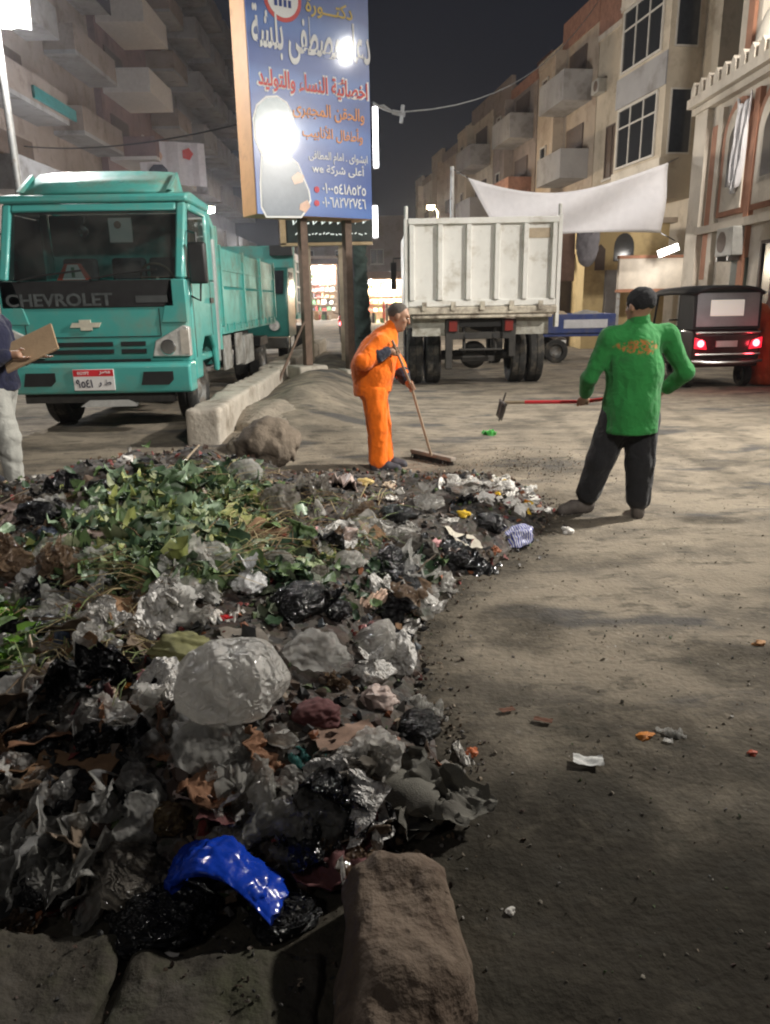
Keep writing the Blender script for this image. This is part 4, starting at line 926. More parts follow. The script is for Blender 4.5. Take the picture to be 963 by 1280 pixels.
# doors: windows, handles, mirrors
for sx in (-1, 1):
    m = MB(); m.prism([(slope(1.9) + .24, 1.85), (slope(zr) + .14, zr - .1), (1.35, zr - .1), (1.35, 1.85)], sx * (hw - .025), sx * (hw - .04), 'x'); m.build("door_window", wglass, T)
    m = MB(); m.bb(sx * hw, sx * (hw + .02), 1.25, 1.45, 1.55, 1.62); m.build("door_handle", blackp, T)
    m = MB(); m.bb(sx * (hw + .002), sx * (hw + .006), .30, .31, .9, 1.84); m.bb(sx * (hw + .002), sx * (hw + .006), 1.3, 1.31, 1.13, 1.84); m.build("door_seam", blackp, T)
    mr = bpy.data.objects.new("wing_mirror", None); COL.objects.link(mr); mr.parent = T; mr.location = (sx * (hw + .12), .22, 2.0)
    m = MB(); m.bb(-.11, .11, -.05, .06, -.22, .26); m.build("mirror_housing", blackp, mr, bevel=.03, seg=3)
    m = MB(); m.tube([(-sx * .13, .06, -.36), (0, .0, -.42), (0.02 * sx, .0, -.2)], .014, 6); m.tube([(-sx * .12, .12, .4), (0, 0, .36), (0, 0, .2)], .014, 6); m.build("mirror_arm", blackp, mr)
# interior seen through the glass
m = MB(); m.prism([(.26, 1.5), (.3, 1.83), (.72, 1.72), (.8, 1.5)], -hw + .14, hw - .14, 'x'); m.build("dashboard", M("dash_grey", (.06, .065, .065), rough=.7), T)
for x in (-.55, .1, .6): m = MB(); m.bb(x - .22, x + .22, 1.15, 1.3, 1.45, 2.15); m.bb(x - .24, x + .24, .8, 1.28, 1.3, 1.46); m.build("seat", M("seat_dark", (.05, .05, .055), rough=.8), T, bevel=.04)
m = MB(); R_ = Euler((math.radians(-55), 0, 0)).to_matrix(); m.tube([Vector((.6, .72, 1.88)) + R_ @ Vector((.2 * math.cos(a), .2 * math.sin(a), 0)) for a in np.linspace(0, 2 * math.pi, 22)], .016, 6); m.tube([(.6, .72, 1.88), (.6, .66, 1.6)], .03, 6); m.tube([Vector((.6, .72, 1.88)) + R_ @ Vector((-.2, 0, 0)), Vector((.6, .72, 1.88)) + R_ @ Vector((.2, 0, 0))], .014, 6); m.build("steering_wheel", M("wheel_tan", (.16, .11, .08), rough=.5), T)
m = MB(); m.bb(.18, .46, .335, .34, 2.28, 2.56); pp = m.build("paper_notice", M("paper_white", (.75, .74, .7), rough=.9, var=.04), T); m = MB(); m.lathe([(0, -.004), (.045, -.004), (.045, 0), (0, 0)], (.29, .333, 2.48), 'y', 10); m.build("notice_stamp", M("stamp_brown", (.25, .15, .1)), pp)
m = MB(); m.tube([(-.12, .4, 2.60), (-.12, .36, 2.5)], .012, 6); m.lathe([(0, .33), (.055, .335), (.07, .36), (0, .38)], (-.14, 0, 2.42), 'y', 14); m.build("hanging_charm", chrome, T)
m = MB(); m.prism([(-.52, 1.84), (-.40, 2.04), (-.2, 2.04), (-.08, 1.84)], .30, .315, 'y'); tr = m.build("warning_triangle", M("triangle_red", (.6, .10, .06), rough=.4), T); m = MB(); m.prism([(-.44, 1.855), (-.36, 2.03), (-.24, 2.03), (-.16, 1.855)], .292, .299, 'y'); m.build("triangle_inside", ink_white, tr); m = MB(); m.bb(-.32, -.28, .286, .291, 1.88, 2.0); m.build("triangle_mark", M("triangle_green", (.05, .2, .1)), tr)
# chassis, tipper body
m = MB()
for x in (-.4, .4): m.bb(x - .06, x + .06, 1.2, 7.9, .72, .95)
m.bb(-.95, .95, 1.75, 2.1, .66, .9); m.build("chassis", chassis, T)
by0, by1, bz0, bz1, bw = 1.95, 7.6, 1.22, 2.32, 1.14
m = MB(); m.bb(-bw, bw, by0, by1, bz0 - .12, bz0); m.bb(-bw, bw, by0, by0 + .08, bz0 + .001, bz1 + .28); m.bb(-bw, bw, by1 - .06, by1, bz0 + .001, bz1); bed = m.build("tipper_bed", teal_old, T, bevel=.01)
for sx in (-1, 1):
    m = MB()
    for k in range(3):
        y0 = by0 + .1 + k * 1.83; y1 = y0 + 1.75
        for (a, b_) in ((bz0 + .002, bz0 + .53), (bz0 + .56, bz1)):
            m.bb(sx * (bw - .045), sx * bw, y0, y1, a, b_)
    m.build("side_board", teal_old, bed, bevel=.012)
    m = MB()
    for k in range(4): y0 = by0 + .03 + k * 1.83; m.bb(sx * (bw - .03), sx * (bw + .03), y0, y0 + .09, bz0 + .002, bz1 + .03)
    m.bb(sx * (bw + .001), sx * (bw + .012), by0 + .2, by1 - .1, bz1 - .31, bz1 - .27)
    m.build("stake", teal_old, bed)
    m = MB()
    for k in range(10): y0 = by0 + .3 + k * .55; m.bb(sx * bw, sx * (bw + .025), y0, y0 + .07, bz0 - .08, bz0 + .03)
    m.build("hinge", teal_old, bed)
# stack pipe and headboard hoop behind the cab
m = MB(); m.tube([(hw - .02, 1.8, .9), (hw - .02, 1.8, 2.55), (hw - .1, 1.8, 2.78), (hw - .35, 1.8, 2.86), (-hw + .35, 1.8, 2.86), (-hw + .1, 1.8, 2.78), (-hw + .02, 1.8, 2.55), (-hw + .02, 1.8, .9)], .045, 10); m.build("headboard_hoop", teal_old, T)
m = MB(); m.tube([(hw - .05, 1.72, .75), (hw - .02, 1.70, 2.0), (hw - .02, 1.70, 2.4)], .05, 10); m.tube([(hw - .16, 1.68, 1.5), (hw - .16, 1.68, 2.75)], .07, 12); m.build("snorkel", M("grey_pipe", (.3, .33, .32), rough=.5, metal=.4), T)
for y in (2.3, 3.3): m = MB(); m.bb(hw - .1, hw - .06, y, y + .55, .55, 1.07); m.build("side_flap", M("grey_side_box", (.3, .3, .28), rough=.7, var=.25, dirt=((.12, .1, .08), .45, .7, 4)), T, bevel=.01)
m = MB(); m.bb(hw - .2, hw - .05, 3.95, 4.9, .5, 1.0); m.build("side_box", M("grey_side_box", (.3, .3, .28), rough=.7, var=.25, dirt=((.12, .1, .08), .45, .7, 4)), T, bevel=.02)
for x, o_ in ((-.88, -1), (.88, 1)): wheel(T, x, .98, .42, .27, o_)
for x, o_ in ((-.98, -1), (-.68, -1), (.68, 1), (.98, 1)): wheel(T, x, 5.9, .42, .25, o_)
for sx in (-1, 1): m = MB(); m.prism([(5.4, .78), (5.5, .9), (6.3, .9), (6.4, .78), (6.4, .74), (5.4, .74)], sx * .55, sx * 1.12, 'x'); m.build("mudguard", blackp, T)

# --- a second teal truck parked behind it
T2 = thing("teal_truck", "second teal truck with grey racking parked close behind the first", "truck", (-3.35, 18.6, 0)); w2 = 1.1
m = MB(); m.prism([(.0, .7), (0, 1.7), (.35, 2.35), (1.6, 2.4), (1.6, .7)], -w2, w2, 'x'); c2_ = m.build("cab", M("dark_teal_paint", (.015, .12, .1), rough=.35, coat=.3, var=.15), T2, bevel=.04)
m = MB(); m.prism([(-.02 + .02, 1.74), (.3, 2.28), (.29, 2.28), (-.015, 1.74)], -w2 + .1, w2 - .1, 'x'); m.build("windscreen", dark_glass, c2_)
m = MB(); m.bb(w2 + .001, w2 + .01, .4, 1.2, 1.65, 2.25); m.build("door_window", dark_glass, c2_)
m = MB(); m.bb(-w2, w2, -.1, .1, .45, .75); m.build("bumper", chrome, T2, bevel=.03)
for x in (-.75, .75): m = MB(); m.lathe([(0, -.03), (.12, -.03), (.13, .02), (0, .03)], (x, -.02, 1.0), 'y', 16); m.build("headlight", lampglass, T2)
m = MB(); m.bb(-w2, w2, 1.75, 2.0, 1.2, 2.95); m.build("headboard", teal_old, T2, bevel=.02); m = MB(); m.bb(.5, 1.08, 1.6, 1.745, 2.7, 2.95); m.build("top_box", blackp, T2)
m = MB(); m.bb(-w2, w2, 2.01, 6.5, 1.1, 1.22); m.build("deck", teal_old, T2)
m = MB()
for k in range(7):
    y0 = 2.05 + k * .72; m.bb(w2 - .05, w2, y0, y0 + .06, 1.221, 2.55); m.bb(-w2, -w2 + .05, y0, y0 + .06, 1.221, 2.55)
for z in (1.5, 1.9, 2.3, 2.55): m.bb(w2 - .045, w2 + .005, 2.05, 6.45, z, z + .05); m.bb(-w2 - .005, -w2 + .045, 2.05, 6.45, z, z + .05)
m.build("rack", M("grey_rack", (.4, .42, .42), rough=.45, metal=.5), T2)
for x, o_ in ((-.86, -1), (.86, 1)): wheel(T2, x, .9, .42, .26, o_); wheel(T2, x, 5.2, .42, .4, o_)
m = MB(); m.bb(-.4, .4, .8, 6.2, .6, .9); m.build("chassis", chassis, T2)

# --- white tipper seen from behind
wpaint = M("white_truck_paint", (.68, .67, .63), rough=.5, var=.08, scale=2, dirt=((.36, .31, .23), .52, .75, 2.4)); wdirty = M("white_dirty_edge", (.52, .47, .38), rough=.7, var=.2, scale=5, dirt=((.16, .13, .1), .45, .65, 6))
WX, WY = 1.74, 13.35; ww = 1.27
Wt = thing("white_truck", "white ribbed tipper truck seen from behind with dual rear wheels", "truck", (WX, WY, 0))
m = MB(); m.bb(-ww, ww, .04, .09, 1.42, 2.80); m.bb(-ww, ww, .0, .10, 1.42, 1.53); m.bb(-ww, ww, -.02, .11, 2.76, 2.86); tg = m.build("tailgate", wpaint, Wt, bevel=.012)
for k in range(6):
    x = -ww + .06 + k * (2 * ww - .12) / 5; m = MB(); m.prism([(x - .055, .039), (x - .035, -.035), (x + .035, -.035), (x + .055, .039)], 1.535, 2.755, 'z'); m.build("rib", wpaint, tg)
m = MB(); m.bb(.78, 1.14, .03, .039, 2.52, 2.68); m.build("faded_plate", M("faded_tan_plate", (.42, .34, .24), rough=.7, var=.2), tg)
for sx in (-1, 1):
    m = MB(); m.bb(sx * (ww + .002), sx * (ww + .07), .0, .14, 1.05 if sx > 0 else 1.40, 2.86 if sx < 0 else 2.9); m.tube([(sx * (ww + .03), .07, 2.85), (sx * (ww + .03), .07, 3.06)], .035, 8); m.build("corner_post", wpaint, Wt, bevel=.01)
m = MB()
for sx in (-1, 1): m.bb(sx * (ww - .05), sx * ww, .11, 4.6, 1.42, 2.8)
m.bb(-ww, ww, 4.55, 4.6, 1.42, 2.85); m.bb(-ww, ww, .11, 4.54, 1.36, 1.42); m.build("tipper_body", wpaint, Wt, bevel=.01)
m = MB(); m.bb(-ww - .02, ww + .02, -.06, .12, 1.29, 1.415); m.bb(-ww + .05, ww - .05, -.03, .1, 1.22, 1.285); m.build("rear_sill", wdirty, Wt, bevel=.02)
for k in range(5): x = -1.0 + k * .5; m = MB(); m.bb(x - .04, x + .04, -.09, -.062, 1.36, 1.5); m.build("latch", wdirty, Wt)
for sx in (-1, 1):
    m = MB(); m.bb(sx * .62, sx * 1.2, .18, .22, .92 if sx < 0 else .93, 1.215); m.build("mudflap", M("pale_mudflap", (.42, .41, .36), rough=.7, var=.2, dirt=((.16, .14, .1), .45, .7, 5)), Wt)
    m = MB(); m.bb(sx * .42, sx * .56, .06, .14, 1.0, 1.18); m.build("tail_light", M("dull_red_lens", (.18, .02, .015), rough=.3), Wt)
m = MB()
for x in (-.45, .45): m.bb(x - .07, x + .07, .1, 6.4, .86, 1.2)
for x in (-.28, .28): m.tube([(x, .2, .62), (x, .3, 1.2)], .03, 6)
m.bb(-.62, .62, .14, .22, .86, .98); m.bb(-.55, .55, .2, .3, 1.06, 1.2); m.bb(-.62, -.5, .1, .2, .35, 1.2); m.bb(.5, .62, .1, .2, .55, 1.2)
m.bb(-.38, .38, .12, .16, .66, .70); m.bb(-.3, .3, .35, .45, .45, .55); m.build("underframe", chassis, Wt, bevel=.01)
m = MB(); m.bb(-.36, .36, .19, .199, 1.07, 1.18); m.build("cross_plate", blackp, Wt)
for x in (-.25, .25): m = MB(); m.lathe([(0, -.01), (.04, -.01), (.04, .01), (0, .01)], (x, .13, .92), 'y', 12); m.build("bolt_eye", blackp, Wt)
m = MB(); m.tube([(-1.0, 1.15, .52), (1.0, 1.15, .52)], .09, 12); m.lathe([(0, -.22), (.2, -.15), (.26, 0), (.2, .15), (0, .22)], (0, 1.15, .52), 'y', 20); m.build("rear_axle", chassis, Wt)
for x, o_ in ((-1.12, -1), (-.79, -1), (.79, 1), (1.12, 1)):
    wheel(Wt, x, 1.15, .52, .29, o_)
for x in (-1.05, 1.05): wheel(Wt, x, 5.6, .5, .3, 1 if x > 0 else -1)
m = MB(); m.prism([(5.0, .7), (5.0, 2.7), (6.3, 2.7), (6.75, 1.75), (6.8, .7)], -1.15, 1.15, 'x'); m.build("cab", wpaint, Wt, bevel=.05)
for sx in (-1, 1):
    m = MB(); m.bb(sx * 1.42 - .07, sx * 1.42 + .07, 6.3, 6.42, 1.8, 2.45); m.tube([(sx * 1.1, 6.3, 2.55), (sx * 1.42, 6.36, 2.55), (sx * 1.42, 6.36, 2.4)], .02, 6); m.build("wing_mirror", blackp, Wt)

# --- three-wheeled taxi going away on the right
TK = thing("tuk_tuk", "black three-wheeled taxi with glowing red tail lights driving away", "tuk-tuk", (5.78, 12.75, 0), math.radians(3))
dkred = M("dark_maroon_paint", (.035, .012, .014), rough=.25, coat=.6, var=.2); canvas = M("black_canvas", (.02, .02, .022), rough=.7, var=.3, bump=.2)
hw = .58
m = MB(); m.prism([(.0, .36), (-.03, .72), (.0, .92), (.08, .98), (.55, .98), (.55, .36)], -hw, hw, 'x'); m.prism([(.551, .36), (.551, .62), (1.6, .62), (1.6, .36)], -hw, hw, 'x'); m.build("body", dkred, TK, bevel=.04, seg=3)
m = MB(); m.prism([(1.61, .3), (1.61, 1.0), (2.05, .95), (2.2, .55), (2.1, .3)], -.5, .5, 'x'); m.build("front_apron", dkred, TK, bevel=.06)
for sx in (-1, 1):
    m = MB(); m.prism([(.07, .985), (.1, 1.6), (.62, 1.62), (.62, .985)], sx * hw, sx * (hw - .03), 'x'); m.build("side_canvas", canvas, TK)
    m = MB(); m.tube([(sx * (hw - .02), 1.75, .9), (sx * (hw - .03), 1.62, 1.6)], .02, 6); m.build("windscreen_post", canvas, TK)
    m = MB(); m.tube([(sx * (hw - .02), .66, .62), (sx * (hw - .02), .66, 1.6)], .018, 6); m.build("roof_post", canvas, TK)
m = MB(); vs = []
for y in (.04, .5, 1.0, 1.5, 1.8):
    for a in np.linspace(-1, 1, 9): vs.append((a * (hw + .03), y, 1.60 + .11 * (1 - a ** 4) - .03 * abs(y - .8)))
m.add(vs, [(j * 9 + i, j * 9 + i + 1, j * 9 + i + 10, j * 9 + i + 9) for j in range(4) for i in range(8)]); rf = m.build("roof_canopy", canvas, TK); rf.modifiers.new("t", 'SOLIDIFY').thickness = .05
m = MB(); m.prism([(.075, .985), (.1, 1.6), (.13, 1.6), (.105, .985)], -hw + .031, hw - .031, 'x'); bk = m.build("rear_curtain", canvas, TK)
m = MB(); m.prism([(.058, 1.03), (.084, 1.57), (.09, 1.57), (.064, 1.03)], -hw + .05, hw - .05, 'x'); win = m.build("rear_window", M("cloudy_rear_window", (.34, .36, .39), rough=.3, var=.15, scale=3), TK)
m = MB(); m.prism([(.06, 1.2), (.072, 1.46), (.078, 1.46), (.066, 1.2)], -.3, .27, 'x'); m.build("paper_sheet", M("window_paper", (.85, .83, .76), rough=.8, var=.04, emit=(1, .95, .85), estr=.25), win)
red_on = M("tail_light_glow", (.8, .05, .05), emit=(1, .10, .12), estr=9, var=0)
for sx in (-1, 1):
    m = MB(); m.prism([(sx * .36, .66), (sx * .40, .80), (sx * .575, .86), (sx * .575, .68)], -.06, -.028, 'y'); tl = m.build("tail_light", M("tail_lens_red", (.5, .02, .03), rough=.2, emit=(1, .02, .05), estr=.9), TK, bevel=.008)
    m = MB(); m.lathe([(0, -.012), (.055, -.008), (.06, 0)], (sx * .475, -.062, .76), 'y', 14); m.build("bulb", red_on, tl)
    lamp_light("lamp_light", TK, (sx * .48, -.2, .76), 2.5, (1, .05, .08), .06)
m = MB(); m.bb(-.2, .16, -.045, -.032, .70, .80); m.build("number_plate", M("plate_grey", (.5, .5, .5), rough=.4), TK)
m = MB(); m.tube([(-.6, -.05, .47), (-.3, -.12, .45), (.3, -.12, .45), (.6, -.05, .47)], .03, 8); m.tube([(-.55, -.06, .58), (.55, -.06, .58)], .018, 6); m.build("bumper_rail", chrome, TK)
m = MB(); m.tube([(-.55, -.02, .93), (.55, -.02, .93)], .016, 6); m.build("chrome_strip", chrome, TK)
m = MB(); m.bb(-.5, .5, .5, .62, .63, 1.2); m.bb(-.5, .5, .63, 1.0, .63, .74); m.build("passenger_seat", M("seat_grey", (.2, .2, .2), rough=.8), TK, bevel=.03)
for x in (-.5, .5): wheel(TK, x, .32, .22, .12, 1 if x > 0 else -1)
wheel(TK, 0, 2.0, .22, .1, 1)
m = MB(); m.tube([(0, 1.85, .7), (0, 1.72, 1.1)], .02, 6); m.tube([(-.3, 1.68, 1.1), (.3, 1.68, 1.1)], .016, 6); m.build("handlebar", chrome, TK)

# --- blue cargo tricycle with a load, behind the white truck's right side
CT = thing("cargo_tricycle", "blue cargo tricycle with white side stripe standing beyond the white truck", "cargo tricycle", (aty(722, 420, 18.5).x, 18.5, 0))
blue = M("blue_cart_paint", (.05, .075, .22), rough=.45, coat=.2, var=.2, dirt=((.12, .11, .12), .5, .72, 3))
m = MB(); m.bb(-.95, .9, 0, 1.2, .62, .7); m.bb(-.95, .9, -.03, .03, .7, 1.15); m.bb(-.95, -.9, .031, 1.2, .7, 1.15); m.bb(.85, .9, .031, 1.2, .7, 1.15); m.bb(-.9, .85, 1.15, 1.2, .7, 1.15); m.build("cargo_bed", blue, CT, bevel=.012)
m = MB(); m.bb(-.35, .7, -.04, -.032, .82, 1.02); m.build("white_stripe", M("stripe_white", (.6, .6, .62), rough=.5, var=.15), CT)
m = MB(); m.bb(.91, 1.25, .3, .9, .6, .75); m.tube([(1.2, .6, .5), (1.5, .6, 1.15)], .03, 6); m.tube([(1.48, .3, 1.15), (1.48, .9, 1.15)], .018, 6); m.build("front_fork", chassis, CT)
for y in (.0, 1.2):
    w_ = wheel(CT, 0, y, .28, .1, 1); w_.rotation_euler = (0, 0, math.pi / 2); w_.location = (-.5, y + .02, .28)
w_ = wheel(CT, 0, .6, .28, .1, 1); w_.rotation_euler = (0, 0, math.pi / 2); w_.location = (1.45, .6, .28)
for k, (x, y, sx, mt, lb) in enumerate(((-.45, .5, .42, M("sack_tan", (.4, .32, .22), rough=.9, var=.2, bump=.3), "tan sack on the left of the blue cargo tricycle's load"), (.35, .6, .45, M("sack_grey", (.3, .29, .27), rough=.9, var=.2, bump=.3), "grey sack on the right of the blue cargo tricycle's load"))):
    B = Blob((-.6, -.5, -.35), (.6, .5, .4), .03); B.ell((0, 0, 0), (sx, .36, .27)).wrinkle(.03, 8, k); tag(B.obj("sack", mt), lb, "sack").location = CT.location + Vector((x, y, .95))
bk_ = thing("white_bucket", "small white bucket on the ground by the blue tricycle", "bucket", atz(700, 440) + Vector((0, 0, 0))); m = MB(); m.lathe([(0, 0), (.13, 0), (.17, .32), (.185, .33), (.16, .32), (.12, .02), (0, .02)], (0, 0, 0), 'z', 20); m.build("pail", ink_white, bk_); m = MB(); m.tube([(.17 * math.cos(a), -.02, .31 + .12 * math.sin(a)) for a in np.linspace(0, math.pi, 9)], .006, 5); m.build("handle", steel, bk_)

# --- red motorcycle far down between the posts
MC = thing("motorcycle", "small red motorcycle far down the street between the sign posts", "motorcycle", (aty(428, 405, 30).x, 30, 0)); redm = M("red_bike_paint", (.45, .02, .02), rough=.3, coat=.4, var=.15)
for y in (-.62, .62):
    w_ = wheel(MC, 0, y, .31, .11, 1)
m = MB(); m.tube([(0, -.3, .75), (0, .0, .85), (0, .35, .9)], [.12, .17, .13], 12); m.tube([(0, -.75, .78), (0, -.3, .72)], [.1, .13], 10); m.build("tank", redm, MC)
m = MB(); m.tube([(-.06, .62, .31), (-.06, .42, .98)], .025, 6); m.tube([(.06, .62, .31), (.06, .42, .98)], .025, 6); m.tube([(-.36, .3, 1.1), (0, .42, 1.02), (.36, .3, 1.1)], .018, 6); m.bb(-.12, .12, -.2, .25, .3, .62); m.build("frame", chassis, MC)
m = MB(); m.lathe([(0, -.07), (.07, -.06), (.08, 0), (0, .01)], (0, -.88, .72), 'y', 14); m.build("tail_light", red_on, MC)
m = MB(); m.tube([(0, -.5, .84), (0, -.1, .9)], [.13, .11], 10, flat=.5); m.build("saddle", blackp, MC)

# ------------------------------------------------------------------ people
skin = M("brown_skin", (.34, .19, .12), rough=.55, var=.12, scale=14); hairm = M("dark_short_hair", (.03, .025, .02), rough=.75, var=.4, scale=40, bump=.5, bscale=180); hairgrey = M("greying_cropped_hair", (.09, .075, .062), rough=.8, var=.4, scale=60, bump=.6, bscale=200)
def cloth(n, c, **k):
    if n in _mats: return _mats[n]
    return crease(M(n, c, rough=.85, var=.16, scale=5, sheen=.15, spec=.2, dirt=(tuple(q * .45 + .02 for q in c), .56, .74, 3), **k), 5.5, .6, .045)
def head(B, c, fw, up, k=.012, s=1.0):
    """skull, jaw, nose, brow, lips and ears round centre c; fw looks ahead"""
    c = Vector(c); fw = Vector(fw).normalized(); up = Vector(up); up = (up - fw * up.dot(fw)).normalized(); rt = fw.cross(up)
    R = Matrix((rt, fw, up)).transposed(); e = R.to_euler(); P = lambda x, y, z: c + (rt * x + fw * y + up * z) * s
    B.ell(P(0, -.01, .025), (.076 * s, .095 * s, .09 * s), e, k); B.ell(P(0, .03, -.05), (.055 * s, .06 * s, .065 * s), e, .03); B.cap(P(0, .045, -.095), P(0, .06, -.098), .026 * s, .022 * s, .03)
    B.cap(P(0, .088, .02), P(0, .108, -.025), .010 * s, .015 * s, .012); B.cap(P(-.032, .078, .03), P(.032, .078, .03), .014 * s, .014 * s, .015)
    B.cap(P(-.018, .086, -.058), P(.018, .086, -.058), .009 * s, .009 * s, .01)
    for x in (-1, 1): B.ell(P(x * .078, -.005, -.005), (.012 * s, .022 * s, .033 * s), e, .006); B.ell(P(x * .04, .062, -.02), (.02 * s, .02 * s, .018 * s), e, .02)
    return P, e
def eyes(parent, P, origin, s=1.0):
    o = Vector(origin)
    for x in (-1, 1):
        m = MB(); q = P(x * .031, .080, .006) - o; m.lathe([(0, -.008), (.010 * s, -.004), (.0115 * s, 0), (.010 * s, .004), (0, .008)], q, 'z', 10); m.build("eye", M("eye_dark", (.04, .03, .025), rough=.2), parent)
def shoe(B, heel, toe, h=.045):
    heel, toe = Vector(heel), Vector(toe); d = (toe - heel).normalized()
    B.chain([heel + Vector((0, 0, h)), heel.lerp(toe, .55) + Vector((0, 0, h * .95)), toe - d * .02 + Vector((0, 0, h * .72))], [.043, .047, .037], .02); B.cap(heel + Vector((0, 0, .018)), toe - d * .01 + Vector((0, 0, .018)), .04, .036, .01)
    B.cap(heel + Vector((0, 0, h)), heel + Vector((0, 0, .10)), .043, .042, .02)

# --- the green-jacketed worker, seen from behind, stepping left with a long rake
GO = Vector((1.72, 5.22, 0)); g = lambda x, y, z: (x, y, z)
Gp = thing("person", "worker in a green jacket and dark trousers seen from behind holding a red rake", "person", GO)
hL, hR = Vector((1.475, 5.52, .80)), Vector((2.02, 5.52, .86)); ax = (hR - hL).normalized()
shL, shR = (1.56, 5.21, 1.275), (1.96, 5.25, 1.285); elL, elR = (1.45, 5.27, 1.0), (2.12, 5.26, 1.03)
wrL, wrR = hL + Vector((-.005, -.085, .06)), hR + Vector((.03, -.09, .03))
hpL, hpR = (1.66, 5.24, .74), (1.82, 5.22, .74); knL, knR = (1.56, 5.27, .41), (1.83, 5.20, .41); anL, anR = (1.50, 5.36, .10), (1.83, 5.19, .09)
hc = Vector((1.745, 5.21, 1.475)); hfw = Vector((-.45, .9, -.12))
B = Blob((1.2, 4.9, -.02), (2.3, 5.75, 1.66), .0085)
P, e = head(B, hc, hfw, (.0, .1, 1)); B.cap((1.75, 5.23, 1.30), hc + Vector((0, 0, -.05)), .06, .055, .03)
B.chain([(1.75, 5.24, .78), (1.75, 5.23, 1.0), (1.755, 5.23, 1.2)], [.13, .13, .14], .05); B.cap(shL, shR, .05, .05, .05)
for sh_, el, wr in ((shL, elL, wrL), (shR, elR, wrR)): B.chain([sh_, el, wr], [.05, .04, .028])
for hp, kn, an in ((hpL, knL, anL), (hpR, knR, anR)): B.chain([hp, kn, an], [.08, .055, .042])
grip(B, hL, ax, wrL); grip(B, hR, ax, wrR)
gb = B.obj("body", skin, Gp, GO); eyes(Gp, P, GO)
B = Blob((1.25, 4.9, .5), (2.35, 5.75, 1.5), .011)
B.chain([(1.735, 5.22, .60), (1.735, 5.22, .82), (1.745, 5.22, 1.05), (1.755, 5.225, 1.2)], [.192, .182, .17, .148], .05)
B.cap(shL, shR, .075, .075, .06); B.cap((1.755, 5.22, 1.28), (1.752, 5.225, 1.40), .085, .062, .05)
for sh_, el, wr in ((shL, elL, wrL), (shR, elR, wrR)):
    w = Vector(el).lerp(Vector(wr), .86); B.chain([sh_, el, w], [.068, .056, .047], .03)
B.ell((1.745, 5.20, 1.02), (.18, .12, .24), None, .05)
B.wrinkle(.006, 8, 11, (1, 1, .7), False).wrinkle(.006, 17, 4, (1.3, 1.3, .35)); B.cut((1.73, 5.2, .625), (.02, 0, -1)); B.cut((1.752, 5.22, 1.405), (0, 0, 1))
gmat = cloth("green_jacket_cloth", (.025, .20, .045))
nt = gmat.node_tree; N = nt.nodes; Lk = nt.links; bs = N["Principled BSDF"]; tc = N.new("ShaderNodeTexCoord"); mp = N.new("ShaderNodeMapping"); mp.inputs["Location"].default_value = (0, 0, -1.215); Lk.new(tc.outputs["Object"], mp.inputs[0])
sc_ = N.new("ShaderNodeVectorMath"); sc_.operation = 'MULTIPLY'; sc_.inputs[1].default_value = (6.8, 0, 15); Lk.new(mp.outputs[0], sc_.inputs[0])
ln = N.new("ShaderNodeVectorMath"); ln.operation = 'LENGTH'; Lk.new(sc_.outputs[0], ln.inputs[0]); n_ = N.new("ShaderNodeTexNoise"); n_.inputs["Scale"].default_value = 15; n_.inputs["Detail"].default_value = 3; Lk.new(tc.outputs["Object"], n_.inputs[0])
ad = N.new("ShaderNodeMath"); ad.operation = 'MULTIPLY_ADD'; ad.inputs[1].default_value = 1.5; Lk.new(n_.outputs[0], ad.inputs[0]); Lk.new(ln.outputs["Value"], ad.inputs[2])
mr = N.new("ShaderNodeMapRange"); mr.inputs[1].default_value = 1.62; mr.inputs[2].default_value = 1.38; mr.inputs[3].default_value = 0; mr.inputs[4].default_value = .8; Lk.new(ad.outputs[0], mr.inputs[0])
mx = N.new("ShaderNodeMixRGB"); mx.inputs[2].default_value = (.46, .14, .04, 1); n2_ = N.new('ShaderNodeTexNoise'); n2_.inputs['Scale'].default_value = 45; Lk.new(tc.outputs['Object'], n2_.inputs[0]); r2_ = N.new('ShaderNodeMapRange'); r2_.inputs[1].default_value = .42; r2_.inputs[2].default_value = .58; Lk.new(n2_.outputs[0], r2_.inputs[0]); m2_ = N.new('ShaderNodeMath'); m2_.operation = 'MULTIPLY'; Lk.new(mr.outputs[0], m2_.inputs[0]); Lk.new(r2_.outputs[0], m2_.inputs[1]); Lk.new(m2_.outputs[0], mx.inputs[0]); Lk.new(bs.inputs["Base Color"].links[0].from_socket, mx.inputs[1]); Lk.new(mx.outputs[0], bs.inputs["Base Color"])
B.obj("jacket", gmat, Gp, GO)
B = Blob((1.6, 5.05, 1.3), (1.9, 5.4, 1.48), .008); B.cap((1.752, 5.222, 1.375), (1.75, 5.218, 1.41), .076, .07, .01); B.cut((1.75, 5.22, 1.425), (0, .25, 1)); B.obj("collar", gmat, Gp, GO)
dk = cloth("charcoal_trousers", (.018, .018, .02))
B = Blob((1.3, 4.95, .05), (2.1, 5.6, .9), .011)
for hp, kn, an in ((hpL, knL, anL), (hpR, knR, anR)):
    a_ = Vector(kn).lerp(Vector(an), .84); B.chain([hp, kn, a_], [.125, .095, .082], .03)
B.ell((1.735, 5.23, .72), (.18, .14, .13), None, .05); B.wrinkle(.005, 8, 8, (1, 1, .7), False).wrinkle(.007, 17, 3, (1.3, 1.3, .4))
B.obj("trousers", dk, Gp, GO)
shm = M("dusty_trainers", (.10, .085, .075), rough=.8, var=.35, scale=18)
B = Blob((1.15, 4.9, -.03), (2.1, 5.6, .2), .008); shoe(B, (1.53, 5.385, .005), (1.30, 5.30, .005)); B.obj("shoe", shm, Gp, GO)
B = Blob((1.15, 4.9, -.03), (2.1, 5.6, .2), .008); shoe(B, (1.83, 5.17, .0), (1.90, 5.41, .0)); B.obj("shoe", shm, Gp, GO)
